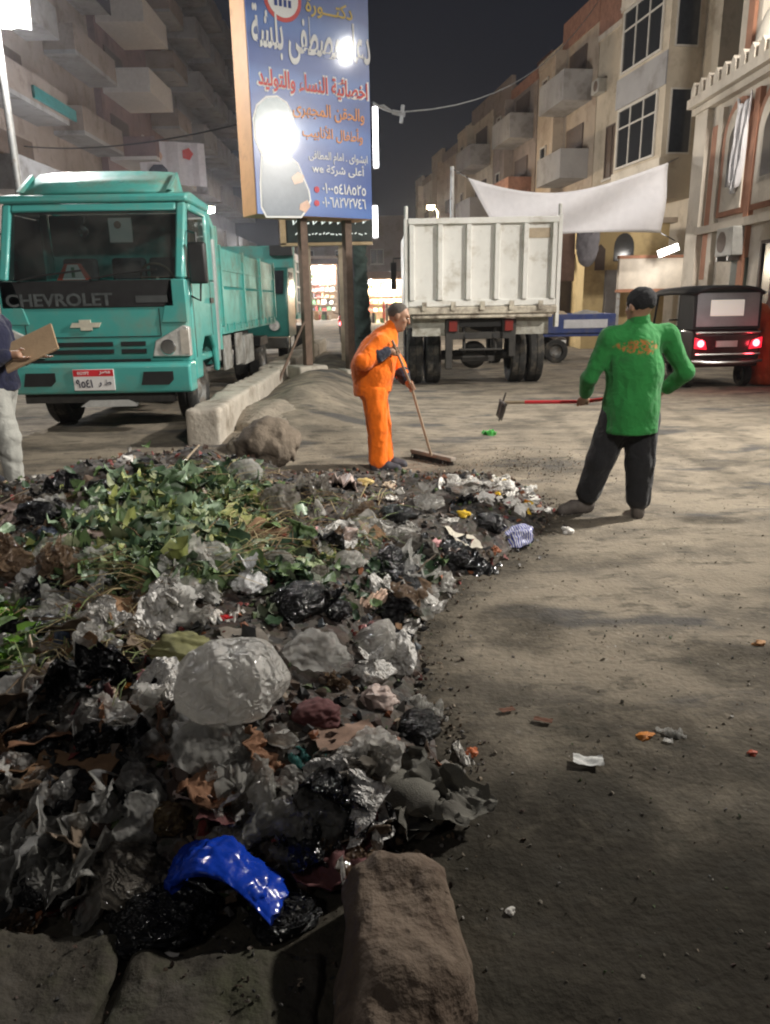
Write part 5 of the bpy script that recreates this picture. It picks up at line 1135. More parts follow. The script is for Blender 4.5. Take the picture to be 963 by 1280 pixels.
B = Blob((1.55, 5.0, 1.35), (1.95, 5.45, 1.7), .008); B.ell(P(0, -.018, .042), (.088, .104, .088), e, .01); B.cut(P(0, .02, -.01), tuple(-(P(0, 0, 1) - P(0, 0, 0)) + (P(0, 1, 0) - P(0, 0, 0)) * .35)); B.wrinkle(.004, 60, 2)
B.obj("knit_cap", M("black_knit", (.012, .012, .014), rough=.9, bump=.6, bscale=120), Gp, GO)
# his rake: red-taped shaft, wooden end, iron head with dangling scraps
rk = thing("rake", "long rake with a red taped shaft and iron head held by the green worker", "rake", hL)
tip = aty(629, 503, 5.66)
q = lambda p: Vector(p) - hL
d_ = (hR - hL).normalized()
m = MB(); m.tube([q(hR + d_ * .08), q(hL), q(hL.lerp(tip, .72))], .0135, 10); m.build("handle", M("red_handle", (.48, .02, .025), rough=.4, var=.2, coat=.2), rk)
m = MB(); m.tube([q(hL.lerp(tip, .72)), q(tip)], .0125, 10); m.build("handle_end", M("bare_wood", (.25, .19, .12), rough=.8, var=.25, stretch=(2, 2, 2)), rk)
m = MB(); m.tube([q(tip + Vector((.02, 0, .075))), q(tip + Vector((-.01, 0, -.03))), q(tip + Vector((-.03, -.02, -.14)))], [.012, .014, .009], 8, flat=.6); m.tube([q(tip + Vector((0, -.14, 0))), q(tip + Vector((0, .14, 0)))], .011, 8)
for k in range(6): y = -.13 + .052 * k; m.tube([q(tip + Vector((0, y, 0))), q(tip + Vector((-.012, y, -.06))), q(tip + Vector((-.03, y, -.12)))], [.008, .007, .004], 6)
m.build("iron_head", M("dark_iron", (.10, .085, .07), rough=.7, metal=.5, var=.3), rk)

# --- the orange-suited sweeper in profile
OO = Vector((-.02, 6.98, 0)); Op = thing("person", "stooping sweeper in bright orange overalls seen from the side leaning on a broom", "person", OO)
gN, gF = Vector((.125, 6.80, 1.12)), Vector((.265, 6.97, .775)); bax = (gF - gN).normalized()
hc = Vector((.155, 6.97, 1.405)); hfw = Vector((.93, -.12, -.32))
shN, shF = (-.02, 6.80, 1.18), (.03, 7.13, 1.19); elN, elF = (-.17, 6.70, 1.03), (.14, 7.20, .95)
wrN, wrF = gN + Vector((-.085, -.02, -.005)), gF + Vector((-.055, .06, .055))
hpN, hpF = (-.09, 6.89, .74), (-.08, 7.05, .74); knN, knF = (-.055, 6.88, .40), (-.02, 7.06, .40); anN, anF = (-.055, 6.88, .09), (.0, 7.05, .09)
B = Blob((-.5, 6.5, -.02), (.5, 7.4, 1.58), .0085)
P, e = head(B, hc, hfw, (.25, 0, 1)); B.cap((.06, 6.97, 1.25), hc + Vector((-.02, 0, -.05)), .06, .056, .03)
B.chain([(-.08, 6.97, .78), (-.07, 6.97, 1.0), (.0, 6.97, 1.14)], [.13, .14, .13], .05); B.cap(shN, shF, .05, .05, .04)
for sh_, el, wr in ((shN, elN, wrN), (shF, elF, wrF)): B.chain([sh_, el, wr], [.05, .042, .028])
for hp, kn, an in ((hpN, knN, anN), (hpF, knF, anF)): B.chain([hp, kn, an], [.08, .056, .043])
grip(B, gN, bax, wrN); grip(B, gF, bax, wrF)
B.obj("body", skin, Op, OO); eyes(Op, P, OO)
B = Blob((.0, 6.8, 1.3), (.35, 7.15, 1.6), .007); B.ell(P(0, -.018, .034), (.081, .096, .087), e, .01); B.cut(P(0, .02, .045), tuple((P(0, 1, 0) - P(0, 0, 0)) - (P(0, 0, 1) - P(0, 0, 0)) * .75)); B.obj("hair", hairgrey, Op, OO)
orange = cloth("orange_work_cloth", (.86, .17, .008))
B = Blob((-.55, 6.45, .6), (.5, 7.45, 1.45), .011)
B.chain([(-.095, 6.97, .74), (-.085, 6.97, .95), (-.035, 6.97, 1.10), (.02, 6.97, 1.2)], [.175, .18, .16, .12], .06); B.ell((-.13, 6.97, .98), (.10, .17, .2), None, .06)
B.cap(shN, shF, .075, .075, .05); B.cap((.04, 6.97, 1.2), (.085, 6.97, 1.315), .085, .068, .04)
for sh_, el, wr, fr in ((shN, elN, wrN, .62), (shF, elF, wrF, .66)):
    w = Vector(el).lerp(Vector(wr), fr); B.chain([sh_, el, w], [.082, .074, .06], .03)
B.wrinkle(.006, 8, 5, (1, 1, .8), False).wrinkle(.006, 17, 14, (1.3, 1.3, .5)); B.cut((-.1, 6.97, .715), (.12, 0, -1)); B.obj("jacket", orange, Op, OO)
B = Blob((-.4, 6.6, .02), (.3, 7.4, .95), .011)
for hp, kn, an in ((hpN, knN, anN), (hpF, knF, anF)): B.chain([hp, kn, Vector(kn).lerp(Vector(an), .95)], [.112, .092, .09], .012)
B.ell((-.085, 6.97, .76), (.15, .17, .12), None, .05); B.wrinkle(.005, 8, 9, (1, 1, .8), False).wrinkle(.007, 17, 2, (1.3, 1.3, .4)); B.obj("trousers", orange, Op, OO)
cuff = cloth("navy_cuff", (.02, .022, .035))
for el, wr, a_, b_ in ((elN, wrN, .62, .93), (elF, wrF, .66, .93)):
    B = Blob((-.35, 6.5, .6), (.45, 7.4, 1.3), .009); B.cap(Vector(el).lerp(Vector(wr), a_ - .03), Vector(el).lerp(Vector(wr), b_), .074, .055).wrinkle(.004, 40, 1); B.obj("cuff", cuff, Op, OO)
dshoe = M("dark_work_shoe", (.035, .035, .045), rough=.7, var=.3)
for hx, tx, y in ((-.09, .14, 6.87), (-.03, .20, 7.05)): B = Blob((-.25, 6.7, -.03), (.35, 7.2, .2), .008); shoe(B, (hx, y, .0), (tx, y - .03, .0)); B.obj("shoe", dshoe, Op, OO)
bt_ = Vector((.46, 7.10, .10)); br = thing("broom", "wide push broom with a long wooden handle held by the orange sweeper", "broom", bt_)
m = MB(); m.tube([gN - bax * .10 - bt_, gN - bt_, gF - bt_, Vector((0, 0, -.01))], .0125, 10); m.build("handle", M("broom_wood", (.30, .22, .15), rough=.7, var=.25), br)
e0, e1 = atz(516, 571) - bt_, atz(567, 583) - bt_; e0.z = e1.z = -.035; yaw = math.atan2((e1 - e0).y, (e1 - e0).x); mid = (e0 + e1) / 2; ln_ = (e1 - e0).length
m = MB(); m.box(mid, (ln_, .065, .04), (0, 0, yaw)); m.build("block", M("block_wood", (.27, .23, .19), rough=.9, var=.2), br, bevel=.008)
m = MB(); r = random.Random(3); cxy = Vector((math.cos(yaw), math.sin(yaw), 0)); nxy = Vector((-cxy.y, cxy.x, 0))
for k in range(260):
    a = mid + cxy * r.uniform(-.49, .49) * ln_ + nxy * r.uniform(-.028, .028) + Vector((0, 0, -.02)); m.tube([a, a + Vector((r.uniform(-.014, .014), r.uniform(-.014, .014), -.047)) + nxy * r.uniform(-.012, .012)], .0035, 3, cap=False)
m.build("bristles", M("dark_bristle", (.03, .027, .024), rough=.9), br)

# --- a passer-by at the left edge holding a board
LO = Vector((-3.3, 6.42, 0)); Lp = thing("person", "man in a navy jacket and pale trousers at the left edge holding a cardboard sheet", "person", LO)
hc = Vector((-3.3, 6.42, 1.62)); sh1, sh2 = (-3.26, 6.22, 1.40), (-3.30, 6.62, 1.40); el1, el2 = (-3.24, 6.15, 1.10), (-3.24, 6.66, 1.10); wr1, wr2 = (-3.05, 6.22, 1.17), (-3.02, 6.58, 1.15)
legs_ = (((-3.3, 6.33, .86), (-3.22, 6.33, .48), (-3.22, 6.34, .09)), ((-3.3, 6.52, .86), (-3.38, 6.52, .46), (-3.58, 6.52, .12)))
B = Blob((-3.8, 5.95, -.02), (-2.6, 6.9, 1.8), .01); P, e = head(B, hc, (1, .1, -.1), (0, 0, 1)); B.cap((-3.3, 6.42, 1.4), hc, .06, .055); B.chain([(-3.3, 6.42, .9), (-3.3, 6.42, 1.3)], [.13, .14], .05); B.cap(sh1, sh2, .05, .05, .04)
for a, b_, c_ in ((sh1, el1, wr1), (sh2, el2, wr2)): B.chain([a, b_, c_], [.05, .042, .028])
for a, b_, c_ in legs_: B.chain([a, b_, c_], [.08, .056, .043])
for wr, sgn in ((wr1, 1), (wr2, -1)):
    w = Vector(wr); B.chain([w, w + Vector((.07, .0, .0))], [.03, .034], .02)
    for i, l_ in enumerate((.07, .08, .075, .06)): b0 = w + Vector((.09, (i - 1.5) * .019, -.022)); B.chain([b0, b0 + Vector((l_ * .55, 0, -.004)), b0 + Vector((l_, 0, .003))], [.0105, .0095, .0085], .006)
    B.chain([w + Vector((.04, sgn * .03, .02)), w + Vector((.085, sgn * .035, .042)), w + Vector((.12, sgn * .02, .04))], [.014, .012, .0095], .008)
B.obj("body", skin, Lp, LO); eyes(Lp, P, LO)
B = Blob((-3.6, 6.2, 1.5), (-3.1, 6.65, 1.85), .01); B.ell(P(0, -.018, .034), (.082, .098, .088), e, .01); B.cut(P(0, .02, .04), tuple((P(0, 1, 0) - P(0, 0, 0)) - (P(0, 0, 1) - P(0, 0, 0)) * .75)); B.obj("hair", hairm, Lp, LO)
B = Blob((-3.75, 5.95, .75), (-2.8, 6.95, 1.6), .013); B.chain([(-3.3, 6.42, .92), (-3.3, 6.42, 1.28)], [.18, .175], .05); B.cap(sh1, sh2, .085, .085, .05); B.cap((-3.3, 6.42, 1.38), (-3.3, 6.42, 1.47), .08, .062)
for a, b_, c_ in ((sh1, el1, wr1), (sh2, el2, wr2)): B.chain([a, b_, Vector(b_).lerp(Vector(c_), .85)], [.085, .075, .055], .03)
B.wrinkle(.012, 14, 4); B.cut((-3.3, 6.4, .86), (0, 0, -1)); B.obj("jacket", cloth("navy_jacket_cloth", (.018, .02, .045)), Lp, LO)
B = Blob((-3.9, 6.1, .03), (-2.9, 6.8, 1.0), .012)
for a, b_, c_ in legs_: B.chain([a, b_, Vector(b_).lerp(Vector(c_), .93)], [.115, .09, .075], .03)
B.ell((-3.3, 6.42, .88), (.15, .17, .12)).wrinkle(.012, 13, 6, (1, 1, .6)); B.obj("trousers", cloth("pale_grey_trousers", (.36, .36, .33)), Lp, LO)
for hl, to in (((-3.25, 6.34, 0), (-3.0, 6.31, 0)), ((-3.6, 6.52, .06), (-3.39, 6.5, .0))): B = Blob((-3.8, 6.1, -.04), (-2.8, 6.8, .25), .01); shoe(B, hl, to); B.obj("shoe", dshoe, Lp, LO)
card = M("cardboard", (.36, .25, .15), rough=.9, var=.12, scale=4, bump=.15)
m = MB(); m.box((0, 0, 0), (.46, .34, .02)); cb_ = m.build("cardboard_sheet", card, bevel=.004); tag(cb_, "tan cardboard sheet held flat by the man at the left edge", "cardboard"); cb_.location = (-2.94, 6.36, 1.215); cb_.rotation_euler = (math.radians(38), math.radians(-24), math.radians(12))

# --- a figure in a long rust-coloured robe at the right edge
RO = aty(957, 455, 13.2); RO.z = 0; Rp = thing("person", "woman in a long rust orange robe and pale headscarf at the right edge", "person", RO)
B = Blob((-.4, -.35, 0), (.4, .35, 1.75), .014); P, e = head(B, (0, 0, 1.5), (-.3, 1, 0), (0, 0, 1)); B.chain([(0, 0, .1), (0, 0, .9), (0, 0, 1.25)], [.1, .14, .13], .05); B.cap((0, 0, 1.25), (0, 0, 1.5), .06, .055)
for s_ in (-1, 1):
    B.chain([(s_ * .17, 0, 1.28), (s_ * .24, .02, 1.0), (s_ * .2, .12, .85)], [.05, .04, .03])
    for i in range(4): b0 = Vector((s_ * .2 + (i - 1.5) * .018, .16, .82)); B.chain([Vector((s_ * .2, .12, .85)), b0, b0 + Vector((0, .02, -.055))], [.025, .011, .009], .008)
    B.chain([Vector((s_ * .2, .12, .85)), Vector((s_ * .16, .16, .84)), Vector((s_ * .15, .185, .81))], [.02, .012, .01], .008)
B.obj("body", skin, Rp)
B = Blob((-.45, -.4, -.02), (.45, .4, 1.5), .016); B.chain([(0, 0, .06), (0, 0, .7), (0, 0, 1.22)], [.27, .2, .165], .06); B.cap((-.17, 0, 1.28), (.17, 0, 1.28), .085, .085)
for s_ in (-1, 1): B.chain([(s_ * .17, 0, 1.28), (s_ * .25, .02, 1.0), (s_ * .21, .09, .88)], [.09, .085, .08])
B.wrinkle(.02, 14, 3, (1, 1, .25)); B.cut((0, 0, .02), (0, 0, -1)); B.obj("robe", cloth("rust_robe_cloth", (.36, .085, .03)), Rp)
B = Blob((-.25, -.25, 1.1), (.25, .25, 1.75), .012); B.ell((0, -.02, 1.53), (.098, .108, .115)); B.cap((0, -.03, 1.45), (0, 0, 1.22), .1, .16); B.cut(tuple(P(0, .06, 0)), tuple(P(0, 1, 0) - P(0, 0, 0))); B.obj("headscarf", cloth("pale_scarf_cloth", (.45, .36, .33)), Rp)

# ------------------------------------------------------------------ the rubbish heap
def G_(x, y, cx, cy, sx, sy): return np.exp(-((x - cx) / sx) ** 2 - ((y - cy) / sy) ** 2)
def hz(x, y):
    x = np.asarray(x, float); y = np.asarray(y, float); d = psd(x, y) + .09 * nz(x, y, 2.6, 2, 3)
    hm = .19 + .30 * G_(x, y, -1.65, 5.35, 1.0, .75) + .18 * G_(x, y, -.75, 3.2, .7, .7) + .12 * G_(x, y, -1.5, 4.1, .9, .8) + .06 * G_(x, y, -.55, 2.1, .5, .4) + .05 * G_(x, y, -.2, 5.0, .6, .7)
    h = hm * (1 - np.exp(-np.maximum(d, 0) / .22)) * (1 + .34 * nz(x, y, 2.6, 4, 3)) + np.where(d > 0, .034 * nz(x, y, 8, 1, 4), 0) * np.clip(d / .15, 0, 1)
    return gz(x, y) + np.where(d > -.02, h + .012, -.08)
_tx, _ty = np.arange(-4.6, 4.6, .025), np.arange(.6, 9.5, .025)
_TG = np.meshgrid(_tx, _ty, indexing='ij'); _TT = np.maximum(hz(*_TG), gz(*_TG)); _TP = psd(*_TG)
def _bil(T, x, y):
    u = np.clip((np.asarray(x, float) + 4.6) / .025, 0, len(_tx) - 1.001); v = np.clip((np.asarray(y, float) - .6) / .025, 0, len(_ty) - 1.001); i = u.astype(int); j = v.astype(int); a = u - i; b = v - j
    return T[i, j] * (1 - a) * (1 - b) + T[i + 1, j] * a * (1 - b) + T[i, j + 1] * (1 - a) * b + T[i + 1, j + 1] * a * b
def top(x, y): return float(_bil(_TT, x, y))
def inside(x, y): return float(_bil(_TP, x, y))
def hit(px, py):
    """the point of the heap (or ground) the photo shows at this pixel"""
    d = ray(px, py); t = np.linspace(.8, 9.6, 1100); X = d.x * t; Y = d.y * t; Z = H + d.z * t
    s = _bil(_TT, X, Y); k = int(np.argmax(Z < s)); return Vector((X[k], Y[k], s[k]))
def ppm(p): return F / (p.y * math.cos(TH) + (H - p.z) * math.sin(TH))

def heap_mat():
    m = M("rotting_refuse", (.045, .032, .022), rough=.85, var=.45, scale=7, bump=.8, bscale=18)
    nt = m.node_tree; N = nt.nodes; L = nt.links; b = N["Principled BSDF"]; cur = b.inputs["Base Color"].links[0].from_socket
    tc = N.new("ShaderNodeTexCoord"); nn = N.new("ShaderNodeTexNoise"); nn.inputs["Scale"].default_value = 9; L.new(tc.outputs["Object"], nn.inputs[0])
    av = N.new("ShaderNodeMixRGB"); av.inputs[0].default_value = .12; L.new(tc.outputs["Object"], av.inputs[1]); L.new(nn.outputs["Color"], av.inputs[2])
    for sc, f, cols in ((17, .8, [(.016, .013, .011), (.045, .028, .018), (.025, .023, .02), (.06, .042, .03), (.02, .02, .02), (.055, .052, .048), (.04, .02, .018)]), (40, .45, [(.02, .02, .02), (.10, .085, .07), (.035, .04, .022), (.06, .04, .03), (.16, .15, .14)])):
        v = N.new("ShaderNodeTexVoronoi"); v.inputs["Scale"].default_value = sc; L.new(av.outputs[0], v.inputs[0])
        sp = N.new("ShaderNodeSeparateColor"); L.new(v.outputs["Color"], sp.inputs[0]); rp = N.new("ShaderNodeValToRGB"); rp.color_ramp.interpolation = 'CONSTANT'
        while len(rp.color_ramp.elements) < len(cols): rp.color_ramp.elements.new(.5)
        for i, c in enumerate(cols): rp.color_ramp.elements[i].position = i / len(cols); rp.color_ramp.elements[i].color = (*c, 1)
        L.new(sp.outputs[0], rp.inputs[0]); mx = N.new("ShaderNodeMixRGB"); mx.inputs[0].default_value = f; L.new(cur, mx.inputs[1]); L.new(rp.outputs[0], mx.inputs[2]); cur = mx.outputs[0]
    L.new(cur, b.inputs["Base Color"]); return m
hx, hy = np.arange(-4.3, 1.5, .024), np.arange(1.4, 6.8, .024)
HX, HY = np.meshgrid(hx, hy, indexing='ij'); HZ = hz(HX, HY); a_, b_ = HX.shape; I = np.arange(a_ * b_).reshape(a_, b_)
Q_ = np.stack([I[:-1, :-1], I[1:, :-1], I[1:, 1:], I[:-1, 1:]], -1).reshape(-1, 4); dd = psd(HX, HY).reshape(-1); Q_ = Q_[(dd[Q_] > -.14).any(1)]
used = np.unique(Q_); rm = np.full(a_ * b_, -1); rm[used] = np.arange(len(used))
heap = kind(mesh_np("refuse_mound", np.stack([HX, HY, HZ], -1).reshape(-1, 3)[used], rm[Q_], heap_mat()), 'stuff')
heap['label'] = "broad mound of rotting household refuse in the roadway"; heap['category'] = "refuse"

# --- crumpled shapes, shared by many pieces
def ico(n):
    bm = bmesh.new(); bmesh.ops.create_icosphere(bm, subdivisions=n, radius=1); V = np.array([v.co[:] for v in bm.verts]); Fc = [tuple(v.index for v in f.verts) for f in bm.faces]; bm.free(); return V, Fc
ICO5, ICO3 = ico(5), ico(3)
def folds(P, rg, fr, n, amp, dec=1.35):
    t = np.zeros(len(P))
    for i in range(n):
        d = rg.normal(size=3); d /= np.linalg.norm(d); e = rg.normal(size=3); ph = rg.rand() * 6.28
        t += amp * (1 - 2 * np.abs(np.sin(fr * (P @ d) + ph + .6 * np.sin(1.7 * fr * (P @ e) + ph)))); 
        if i % 2: fr *= dec; amp /= dec
    return t
def bag_mesh(seed, amp=.10, flat=.75, low=False):
    rg = np.random.RandomState(seed); V, Fc = ICO3 if low else ICO5; P = V.copy()
    lump = np.zeros(len(P))
    for i in range(5):
        d = rg.normal(size=3); d /= np.linalg.norm(d); lump += (.20 if not low else .13) * np.maximum(0, P @ d) ** 2 * rg.uniform(-1, 1)
    r = 1 + lump + folds(V, rg, 1.5, 8, amp * 1.0, 1.3) + folds(V, rg, 5, 6, amp * .22)
    P = V * r[:, None]; P[:, 2] *= flat; P[:, 2] = np.where(P[:, 2] < -.4, -.4 + (P[:, 2] + .4) * .35, P[:, 2])
    return _me("crumpled_bag", P, Fc)
def _me(name, P, Fc):
    me = bpy.data.meshes.new(name); me.from_pydata(P.tolist(), [], Fc); me.polygons.foreach_set("use_smooth", [True] * len(me.polygons)); me.set_sharp_from_angle(angle=math.radians(50)); return me
def tied_mesh(seed):
    """bag with a gathered neck and two limp ears; neck points to +z"""
    rg = np.random.RandomState(seed); nt_, nh = 72, 40; V = []
    for j in range(nh):
        t = j / (nh - 1); z = -.55 + 1.75 * t
        r = 1.0 * math.sin(min(1, t / .45) * math.pi / 2) ** .6 if t < .45 else 1.0 - .88 * sstf((t - .45) / .33)
        if t > .8: r = .12 + .42 * ((t - .8) / .2) ** 1.3
        for i in range(nt_):
            th = 2 * math.pi * i / nt_; pl = .10 * sstf((t - .4) / .4) * math.sin(th * 9 + 3 * math.sin(th * 2 + seed)) * (1.0 if r > .25 else .5)
            V.append((r * (1 + pl) * math.cos(th), r * (1 + pl) * math.sin(th) * .9, z + (.22 * math.sin(th * 2 + seed) if t > .85 else 0)))
    V = np.array(V); V += (folds(V, rg, 3.2, 9, .045)[:, None]) * V / np.maximum(np.linalg.norm(V, axis=1, keepdims=True), .2)
    return _me("tied_bag", V, [(j * nt_ + i, j * nt_ + (i + 1) % nt_, (j + 1) * nt_ + (i + 1) % nt_, (j + 1) * nt_ + i) for j in range(nh - 1) for i in range(nt_)])
def sstf(t): t = max(0, min(1, t)); return t * t * (3 - 2 * t)
def sheet_mesh(seed, amp=.16, curl=.25, n=34):
    """torn crumpled sheet, unit half-size, lying in xy"""
    rg = np.random.RandomState(seed); V = []; Fc = []; nr = 22
    ph = rg.rand(6) * 6.28
    for j in range(nr + 1):
        for i in range(n * 2):
            th = math.pi * i / n; R = 1 + .10 * math.sin(2 * th + ph[0]) + .08 * math.sin(3 * th + ph[1]) + .04 * math.sin(7 * th + ph[2]) + .04 * math.sin(13 * th + ph[3]); R *= 1 / max(abs(math.cos(th)), abs(math.sin(th))) ** .35
            r = R * j / nr; V.append((r * math.cos(th), r * math.sin(th), 0))
    V = np.array(V); Pn = V + 0
    z = folds(V, rg, 1.7, 8, amp) + folds(V, rg, 6, 6, amp * .35)
    rr_ = np.linalg.norm(V[:, :2], axis=1); z += curl * rr_ ** 2 * np.sin(2 * np.arctan2(V[:, 1], V[:, 0]) + ph[4]) + .10
    Pn[:, 2] = z; Pn[:, 0] += .15 * folds(V, rg, 2.3, 4, amp * .5); Pn[:, 1] += .15 * folds(V, rg, 2.3, 4, amp * .5)
    for j in range(nr):
        for i in range(2 * n): i2 = (i + 1) % (2 * n); Fc.append((j * 2 * n + i, (j + 1) * 2 * n + i, (j + 1) * 2 * n + i2, j * 2 * n + i2))
    return _me("crumpled_sheet", Pn, Fc)
def card_mesh(seed, thick=.035):
    rg = np.random.RandomState(seed); nx, ny = 14, 10; out = []
    k = rg.uniform(.05, .35); b0 = rg.uniform(-.4, .4); tear = rg.rand(40) * .10
    def z(x, y): return k * max(0, abs(x - b0) - .1) * (1 if rg_s > 0 else .3) + .05 * math.sin(4 * y + 3 * x) + .04 * math.sin(9 * x * y)
    rg_s = rg.normal(); V = []; Fc = []
    for s_ in (0, 1):
        for i in range(nx + 1):
            for j in range(ny + 1):
                x, y = i / nx * 2 - 1, j / ny * 2 - 1
                if i in (0, nx): x -= math.copysign(tear[j], x)
                if j in (0, ny): y -= math.copysign(tear[i + 12], y)
                V.append((x, y * .72, z(x, y) + s_ * thick))
    f = lambda s_, i, j: s_ * (nx + 1) * (ny + 1) + i * (ny + 1) + j
    for i in range(nx):
        for j in range(ny): Fc.append((f(0, i, j), f(0, i, j + 1), f(0, i + 1, j + 1), f(0, i + 1, j))); Fc.append((f(1, i, j), f(1, i + 1, j), f(1, i + 1, j + 1), f(1, i, j + 1)))
    for i in range(nx): Fc += [(f(0, i, 0), f(0, i + 1, 0), f(1, i + 1, 0), f(1, i, 0)), (f(0, i, ny), f(1, i, ny), f(1, i + 1, ny), f(0, i + 1, ny))]
    for j in range(ny): Fc += [(f(0, 0, j), f(1, 0, j), f(1, 0, j + 1), f(0, 0, j + 1)), (f(0, nx, j), f(0, nx, j + 1), f(1, nx, j + 1), f(1, nx, j))]
    return _me("card_piece", np.array(V), Fc)
def bunch_mesh(seed):
    rg = np.random.RandomState(seed + 300); VV, FF = [], []
    V, Fc = ICO3; P = V * (1 + folds(V, rg, 1.6, 6, .09))[:, None] * .62; P[:, 2] *= .75; VV.append(P); FF += Fc
    for k in range(3):
        me = sheet_mesh(seed * 3 + k, .20, .3, 24); P = np.array([v.co[:] for v in me.vertices]); fc = [tuple(p.vertices) for p in me.polygons]; bpy.data.meshes.remove(me)
        R = np.array(Euler((rg.normal() * .55, rg.normal() * .55, rg.rand() * 6.28)).to_matrix()); P = (P * rg.uniform(.6, .9)) @ R.T + rg.normal(size=3) * (.22, .22, .12) + (0, 0, .15)
        o = sum(len(q) for q in VV); VV.append(P); FF += [tuple(i + o for i in q) for q in fc]
    P = np.concatenate(VV); return _me("plastic_bunch", P / (np.percentile(np.abs(P[:, :2]), 97)), FF)
BAGS = [bag_mesh(i, .06 + .01 * (i % 5), .82 + .06 * (i % 4)) for i in range(12)]; BUNCH = [bunch_mesh(i) for i in range(9)]; BIG = [bag_mesh(77, .045, 1.0)]; TIED = [tied_mesh(i) for i in range(5)]
SHEETS = [sheet_mesh(i, .12 + .03 * (i % 4), .12 + .1 * (i % 3)) for i in range(12)]; CARDS = [card_mesh(i) for i in range(7)]; LUMPS = [bag_mesh(50 + i, .14, .8, True) for i in range(6)]

clear = film("clear_plastic_film", (.70, .69, .66), .10, .5, .13, 2.0); clearw = film("milky_plastic_film", (.76, .74, .70), .3, .85, .2, 2.0); greyf = film("grey_plastic_film", (.27, .245, .21), .3, .85, .2, 2.0); dirtyf = film("dirty_plastic_film", (.27, .185, .12), .5, .95, .24, 2.2)
blackb = M("black_bin_plastic", (.010, .010, .011), rough=.22, var=.4, spec=.55, bump=.5, bscale=16); blueb = M("blue_bag_plastic", (.008, .05, .46), rough=.2, var=.15, spec=.6, bump=.4, bscale=12); whiteb = M("white_bag_plastic", (.66, .64, .61), rough=.35, var=.12, bump=.5, bscale=14, dirt=((.32, .27, .21), .52, .72, 3))
whitep = M("white_paper", (.66, .64, .60), rough=.85, var=.1, dirt=((.4, .34, .27), .5, .7, 4)); beigep = M("beige_paper", (.48, .38, .28), rough=.9, var=.15); brownc = M("brown_cardboard", (.20, .115, .06), rough=.9, var=.25, scale=3, bump=.2); redc = M("dark_red_paper", (.10, .03, .03), rough=.8, var=.3)
pinkp = M("pink_paper", (.58, .30, .30), rough=.7, var=.2); pinkw = M("pinkish_wrapper", (.46, .36, .32), rough=.45, var=.2); redw = M("red_wrapper", (.6, .03, .035), rough=.4, var=.15); peel = M("orange_peel", (.72, .25, .03), rough=.5, var=.15, bump=.3, bscale=60)
yellowp = M("yellow_plastic", (.70, .46, .04), rough=.35, var=.1); olive = M("olive_woven_sack", (.24, .235, .10), rough=.8, var=.25, scale=9, stretch=(1, 6, 6), bump=.4, bscale=50); greysack = M("grey_olive_sack", (.13, .125, .10), rough=.8, var=.2, bump=.4, bscale=60, dirt=((.06, .055, .045), .5, .7, 3))
bluew = M("blue_printed_wrapper", (.04, .06, .38), rough=.3, var=.2); bigw = film("stuffed_white_bag", (.80, .78, .74), .86, 1.0, .3, 2.0); stone = M("brown_stone", (.22, .17, .125), rough=.95, var=.25, scale=4, bump=.7, bscale=14); amberf = film("amber_plastic_film", (.40, .29, .15), .4, .9); tealw = film("teal_plastic_film", (.20, .48, .46), .4, .9)
for _m in (blackb, whiteb): crease(_m, 1.8, .9, .08)
pass
striped = M("white_streaky_film", (.62, .62, .62), rough=.25, var=.5, scale=5, stretch=(1, 9, 1), bump=.4)
def striped_blue():
    m = M("blue_white_striped", (.60, .60, .62), rough=.35, var=.05); nt = m.node_tree; N = nt.nodes; L = nt.links; b = N["Principled BSDF"]
    tc = N.new("ShaderNodeTexCoord"); w = N.new("ShaderNodeTexWave"); w.inputs["Scale"].default_value = 2.6; w.inputs["Distortion"].default_value = 3; L.new(tc.outputs["Object"], w.inputs[0])
    r = N.new("ShaderNodeValToRGB"); r.color_ramp.interpolation = 'CONSTANT'; r.color_ramp.elements[0].color = (.03, .045, .32, 1); r.color_ramp.elements[1].position = .5; r.color_ramp.elements[1].color = (.58, .58, .62, 1); L.new(w.outputs[0], r.inputs[0]); L.new(r.outputs[0], b.inputs["Base Color"]); return m
sblue = striped_blue()
_rs = random.Random(99); _cnt = [0]
def piece(name, label, cat, px, py, w, h, shape, mat, rz=None, tilt=(0, 0), thick=None, sink=.35, group=None, seed=None):
    """one piece of rubbish: w,h its size in the photo's pixels, resting on the heap at that spot"""
    p = hit(px, py + h * .25); k = ppm(p); sx = w / 2 / k; elev = math.atan2(H - p.z, p.y); sv = h / 2 / k
    _cnt[0] += 1; i = seed if seed is not None else _cnt[0]
    me = {'bag': BAGS, 'tied': TIED, 'sheet': SHEETS, 'card': CARDS, 'lump': LUMPS, 'big': BIG, 'bunch': BUNCH}[shape]; src = me[i % len(me)].copy() if True else None
    src.materials.append(mat); o = bpy.data.objects.new(name, src); COL.objects.link(o)
    if shape in ('sheet', 'card'):
        sy = sv / max(.35, math.sin(elev) * .8 + .25); sz = thick or (sx + sy) * .5
        if shape == 'card': sz = thick or min(sx, sy)
        o.location = p + Vector((0, 0, .012))
    else:
        sz = sv * 1.0; sy = (sx + sv) * .5; o.location = p + Vector((0, sy * .3, sz * (.62 - sink)))
    o.scale = (sx, sy, sz); o.rotation_euler = (tilt[0], tilt[1], rz if rz is not None else _rs.uniform(-.5, .5))
    if shape in ('sheet', 'card'):        # follow the slope of the heap
        e = .06; nx = (top(p.x - e, p.y) - top(p.x + e, p.y)) / (2 * e); ny = (top(p.x, p.y - e) - top(p.x, p.y + e)) / (2 * e)
        o.rotation_euler = (tilt[0] - math.atan(ny) * .6, tilt[1] + math.atan(nx) * .6, o.rotation_euler.z)
    if shape == 'sheet': o.modifiers.new("t", 'SOLIDIFY').thickness = .004 / max(sx, .02)
    tag(o, label, cat, group); return o
bg = 'plastic bag'
